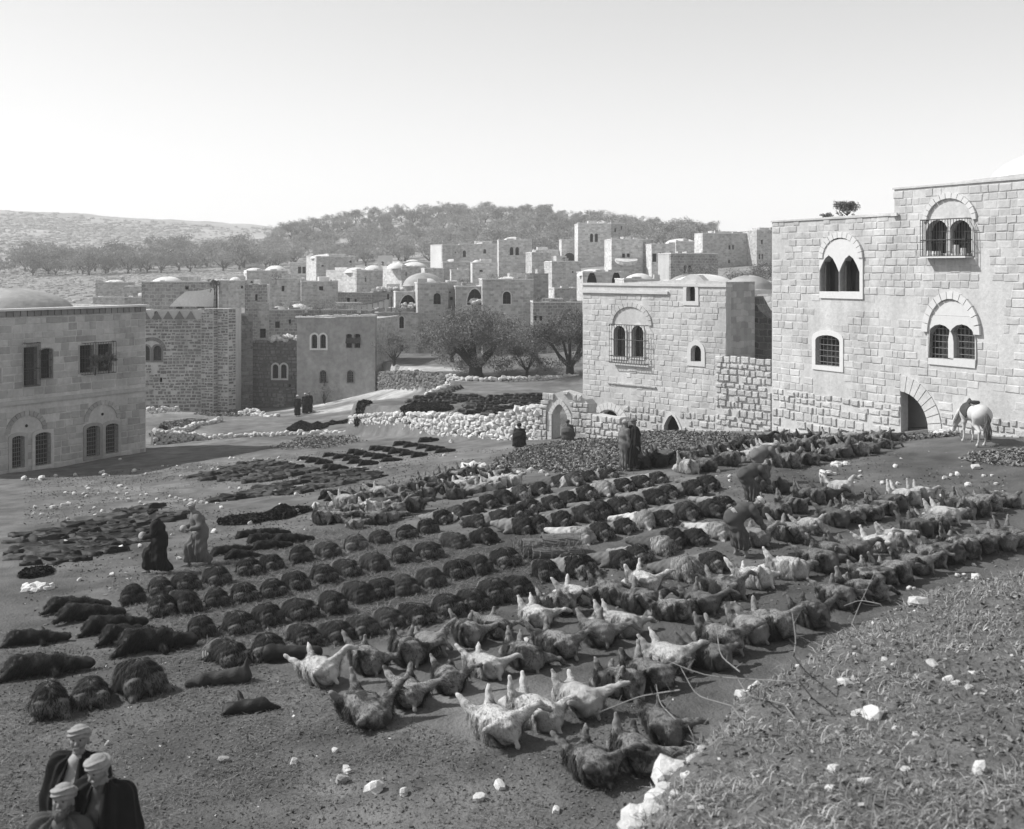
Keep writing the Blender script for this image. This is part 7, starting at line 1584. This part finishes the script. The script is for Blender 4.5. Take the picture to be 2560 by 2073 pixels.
for i, (px, py, p) in enumerate(lab):
    k = rk.randrange(6); s = rk.uniform(.75, 1.2)*(1.25 if px < 620 else 1); sky_ = py < skyline(px)+9
    lb = 'olive tree in the long row at the foot of the left hill' if px < 640 and i >= 225 else ('grey-green tree standing on the crest of the wooded hill' if sky_ else 'grey-green tree on the slope of the wooded hill behind the town')
    e = empty('hillside_tree', p, rk.uniform(0, 6.3), lb, 'tree', 'olive row below the left hill' if lb.startswith('olive') else ('trees on the hill crest' if sky_ else 'trees on the wooded slope'), scale=s)
    obj('crown', HT[k][0], e); obj('trunk', HT[k][1], e); HTO.append(e)
WV, WF, n0, rw = [], [], 0, np.random.default_rng(91)
for t in range(5200):
    if len(WV) > 210: break
    px = rw.uniform(610, 1790) if rw.random() < .6 else rw.uniform(-60, 720); py = rw.uniform(skyline(px)+3, 664) if px >= 700 else rw.uniform(652, 690)-(px-60)*.03
    if skyline(px) > 660 and px >= 700: continue
    p = hit(px, py)
    if p.y < 250 or p.y > 620 or not okp(p.x, p.y, 4.2): continue
    pts.append((p.x, p.y)); s_ = rw.uniform(.5, .9); V, F, mb = tree_mesh(300+len(WV), 4.6*s_, 4.6*s_, 420, .26, .2, limbs=4, low=.15); WV.append(V+np.array(p)); WF.append(F+n0); n0 += len(V)
tag(obj('woods', mesh('woods', np.concatenate(WV), WF, MT['leafF'])), 'smaller trees and undergrowth between the hillside olives', 'woods', kind='stuff')
# limestone ledges and boulders of the left hill
r = np.random.default_rng(88); mb = MB(); n = 0
while n < 3000:
    px = r.uniform(-60, 760); py = 528+(px-60)*.068+abs(r.normal())*55+r.uniform(0, 40); 
    if py > 665: continue
    p = hit(px, py)
    if vnoise(p.x*.02, p.y*.01, 5) < .38 or p.y < 380: n += .3; continue
    s = p.y/700*r.uniform(.7, 2.2); k = int(r.integers(12)); mb.add(RKV[k]*np.array((s*r.uniform(1.2, 3.2), s, s*.75))+np.array(p), R3, R4); n += 1
tag(obj('hill_boulders', mb.mesh('hill_boulders', MT['rockG'])), 'limestone ledges and boulders over the left hill', 'rocks', kind='stuff')
mb = MB()
for i in range(900):
    px = r.uniform(0, 800); p = hit(px, 530+(px-60)*.068+r.uniform(2, 120))
    if p.y < 400: continue
    s = p.y/700*r.uniform(.8, 1.9); mb.add(RKV[int(r.integers(12))]*np.array((s*1.6, s*1.6, s*1.2))+np.array(p), R3, R4)
for i in range(2600):
    px = r.uniform(-80, 780); p = hit(px, 664+abs(r.normal())*38+r.uniform(0, 20))
    if p.y < 160 or p.y > 420: continue
    s = r.uniform(.3, .9); mb.add(RKV[int(r.integers(12))]*np.array((s*1.8, s*1.4, s*.6))+np.array(p), R3, R4)
tag(obj('hill_shrubs', mb.mesh('hill_shrubs', MT['leafF'])), 'low shrubs dotted over the left hill and the fields before it', 'shrubs', kind='stuff')
LM = [(0, 'the domed house'), (330, 'the grey tower'), (560, 'the tall shaded wall'), (680, 'the roofless house'), (790, 'the tall sunlit-sided block'), (900, 'the brilliant sunlit wall'), (1000, 'the potted block'), (1090, 'the sunlit corner tower'), (1200, 'the two arched windows'), (1300, 'the paired window house'), (1400, 'the dark vault'), (1500, 'the high tower'), (1600, 'the balcony house'), (1700, 'the ridge house')]
bins = {}
for (px, py, p), e in zip(lab, HTO):
    lm = [n for x, n in LM if px >= x][-1]; band = 'olive row under the left hill' if e['group'].startswith('olive') else ('crest of the wooded hill' if 'crest' in e['group'] else ('upper slope' if py < 600 else ('middle slope' if py < 632 else 'lower slope')))
    bins.setdefault((lm, band), []).append((px, e))
for (lm, band), L in bins.items():
    for i, (px, e) in enumerate(sorted(L, key=lambda t: t[0])): e['label'] = 'grey-green tree, %s from left, %s, %s' % (ORD[i], band, ('above ' if 'row' not in band else 'over ')+lm)
RG = {'small stones before the domed house': [(0, 1212, 'by the domed house'), (1212, 1252, 'before the flat hides'), (1252, 2000, 'around the flat hides')], 'stones below the great wall': [(0, 1185, 'nearest the great wall'), (1185, 1300, 'below the horse'), (1300, 2100, 'at the edge of the bank')], 'stones around the upper left rows': [(0, 1215, 'beyond the skin rows'), (1215, 1400, 'beside the skin rows')], 'stones among the near skins': [(0, 1500, 'among the humped skins'), (1500, 2100, 'on the bare foreground soil')]}
bins = {}
for o in bpy.data.objects:
    g_ = o.get('group')
    if g_ in RG and o.name.startswith('rock'):
        v = o.location; py = HY-v.z/v.y*FP; px = CX+v.x/v.y*FP; z_ = [n for a, b_, n in RG[g_] if a <= py < b_]; side = 'left half' if px < {'small stones before the domed house': 330, 'stones below the great wall': 2240}.get(g_, 1000) else 'right half'
        bins.setdefault((z_[0] if z_ else 'on the soil', side, g_), []).append((px, o))
for (z_, side, g_), L in bins.items():
    for i, (px, o) in enumerate(sorted(L, key=lambda t: t[0])): o['label'] = 'small white stone %s, %s from left in %s' % (z_, ORD[min(i, 23)], side)
for nm, tx in (('bank_stone', 'white stone on the weedy bank'), ('bramble_stem', 'dry arching bramble stem on the bank edge')):
    L = sorted([o for o in bpy.data.objects if o.name.startswith(nm)], key=lambda o: sum((o.matrix_world@Vector(c)).x/(o.matrix_world@Vector(c)).y for c in ([v_.co for v_ in o.data.vertices[:1]]+[o.data.vertices[0].co])) if nm != 'bank_stone' else o.location.x/o.location.y)
    for i, o in enumerate(L):
        h_ = 'lower half' if nm == 'bank_stone' and HY-o.location.z/o.location.y*FP > 1800 else ('upper half' if nm == 'bank_stone' else 'row')
        o['_h'] = h_
    for h_ in ('lower half', 'upper half', 'row'):
        for i, o in enumerate([o for o in L if o['_h'] == h_]): o['label'] = '%s, %s from left in the %s' % (tx, ORD[i], h_) if h_ != 'row' else '%s, %s from left' % (tx, ORD[i])
    for o in L: del o['_h']
# ------------------------------------------------------------------ haze
bm = MB(); bm.box((-1250, -30, -60), (1250, 1950, 130))
hz_ = bpy.data.materials.new('haze'); hz_.use_nodes = True; N = hz_.node_tree.nodes; N.clear(); pv = N.new('ShaderNodeVolumePrincipled'); ou = N.new('ShaderNodeOutputMaterial'); hz_.node_tree.links.new(pv.outputs[0], ou.inputs['Volume'])
pv.inputs['Color'].default_value = (1, 1, 1, 1); pv.inputs['Density'].default_value = .00048; pv.inputs['Anisotropy'].default_value = 0
tag(obj('haze', bm.mesh('haze', hz_)), kind='stuff')
print('UNTAGGED', [o.name for o in bpy.data.objects if not o.parent and o.type in ('MESH', 'EMPTY') and 'label' not in o and 'kind' not in o][:20])
print('LONG', [(o.name, o['label']) for o in bpy.data.objects if 'label' in o and not 4 <= len(o['label'].split()) <= 16][:20])
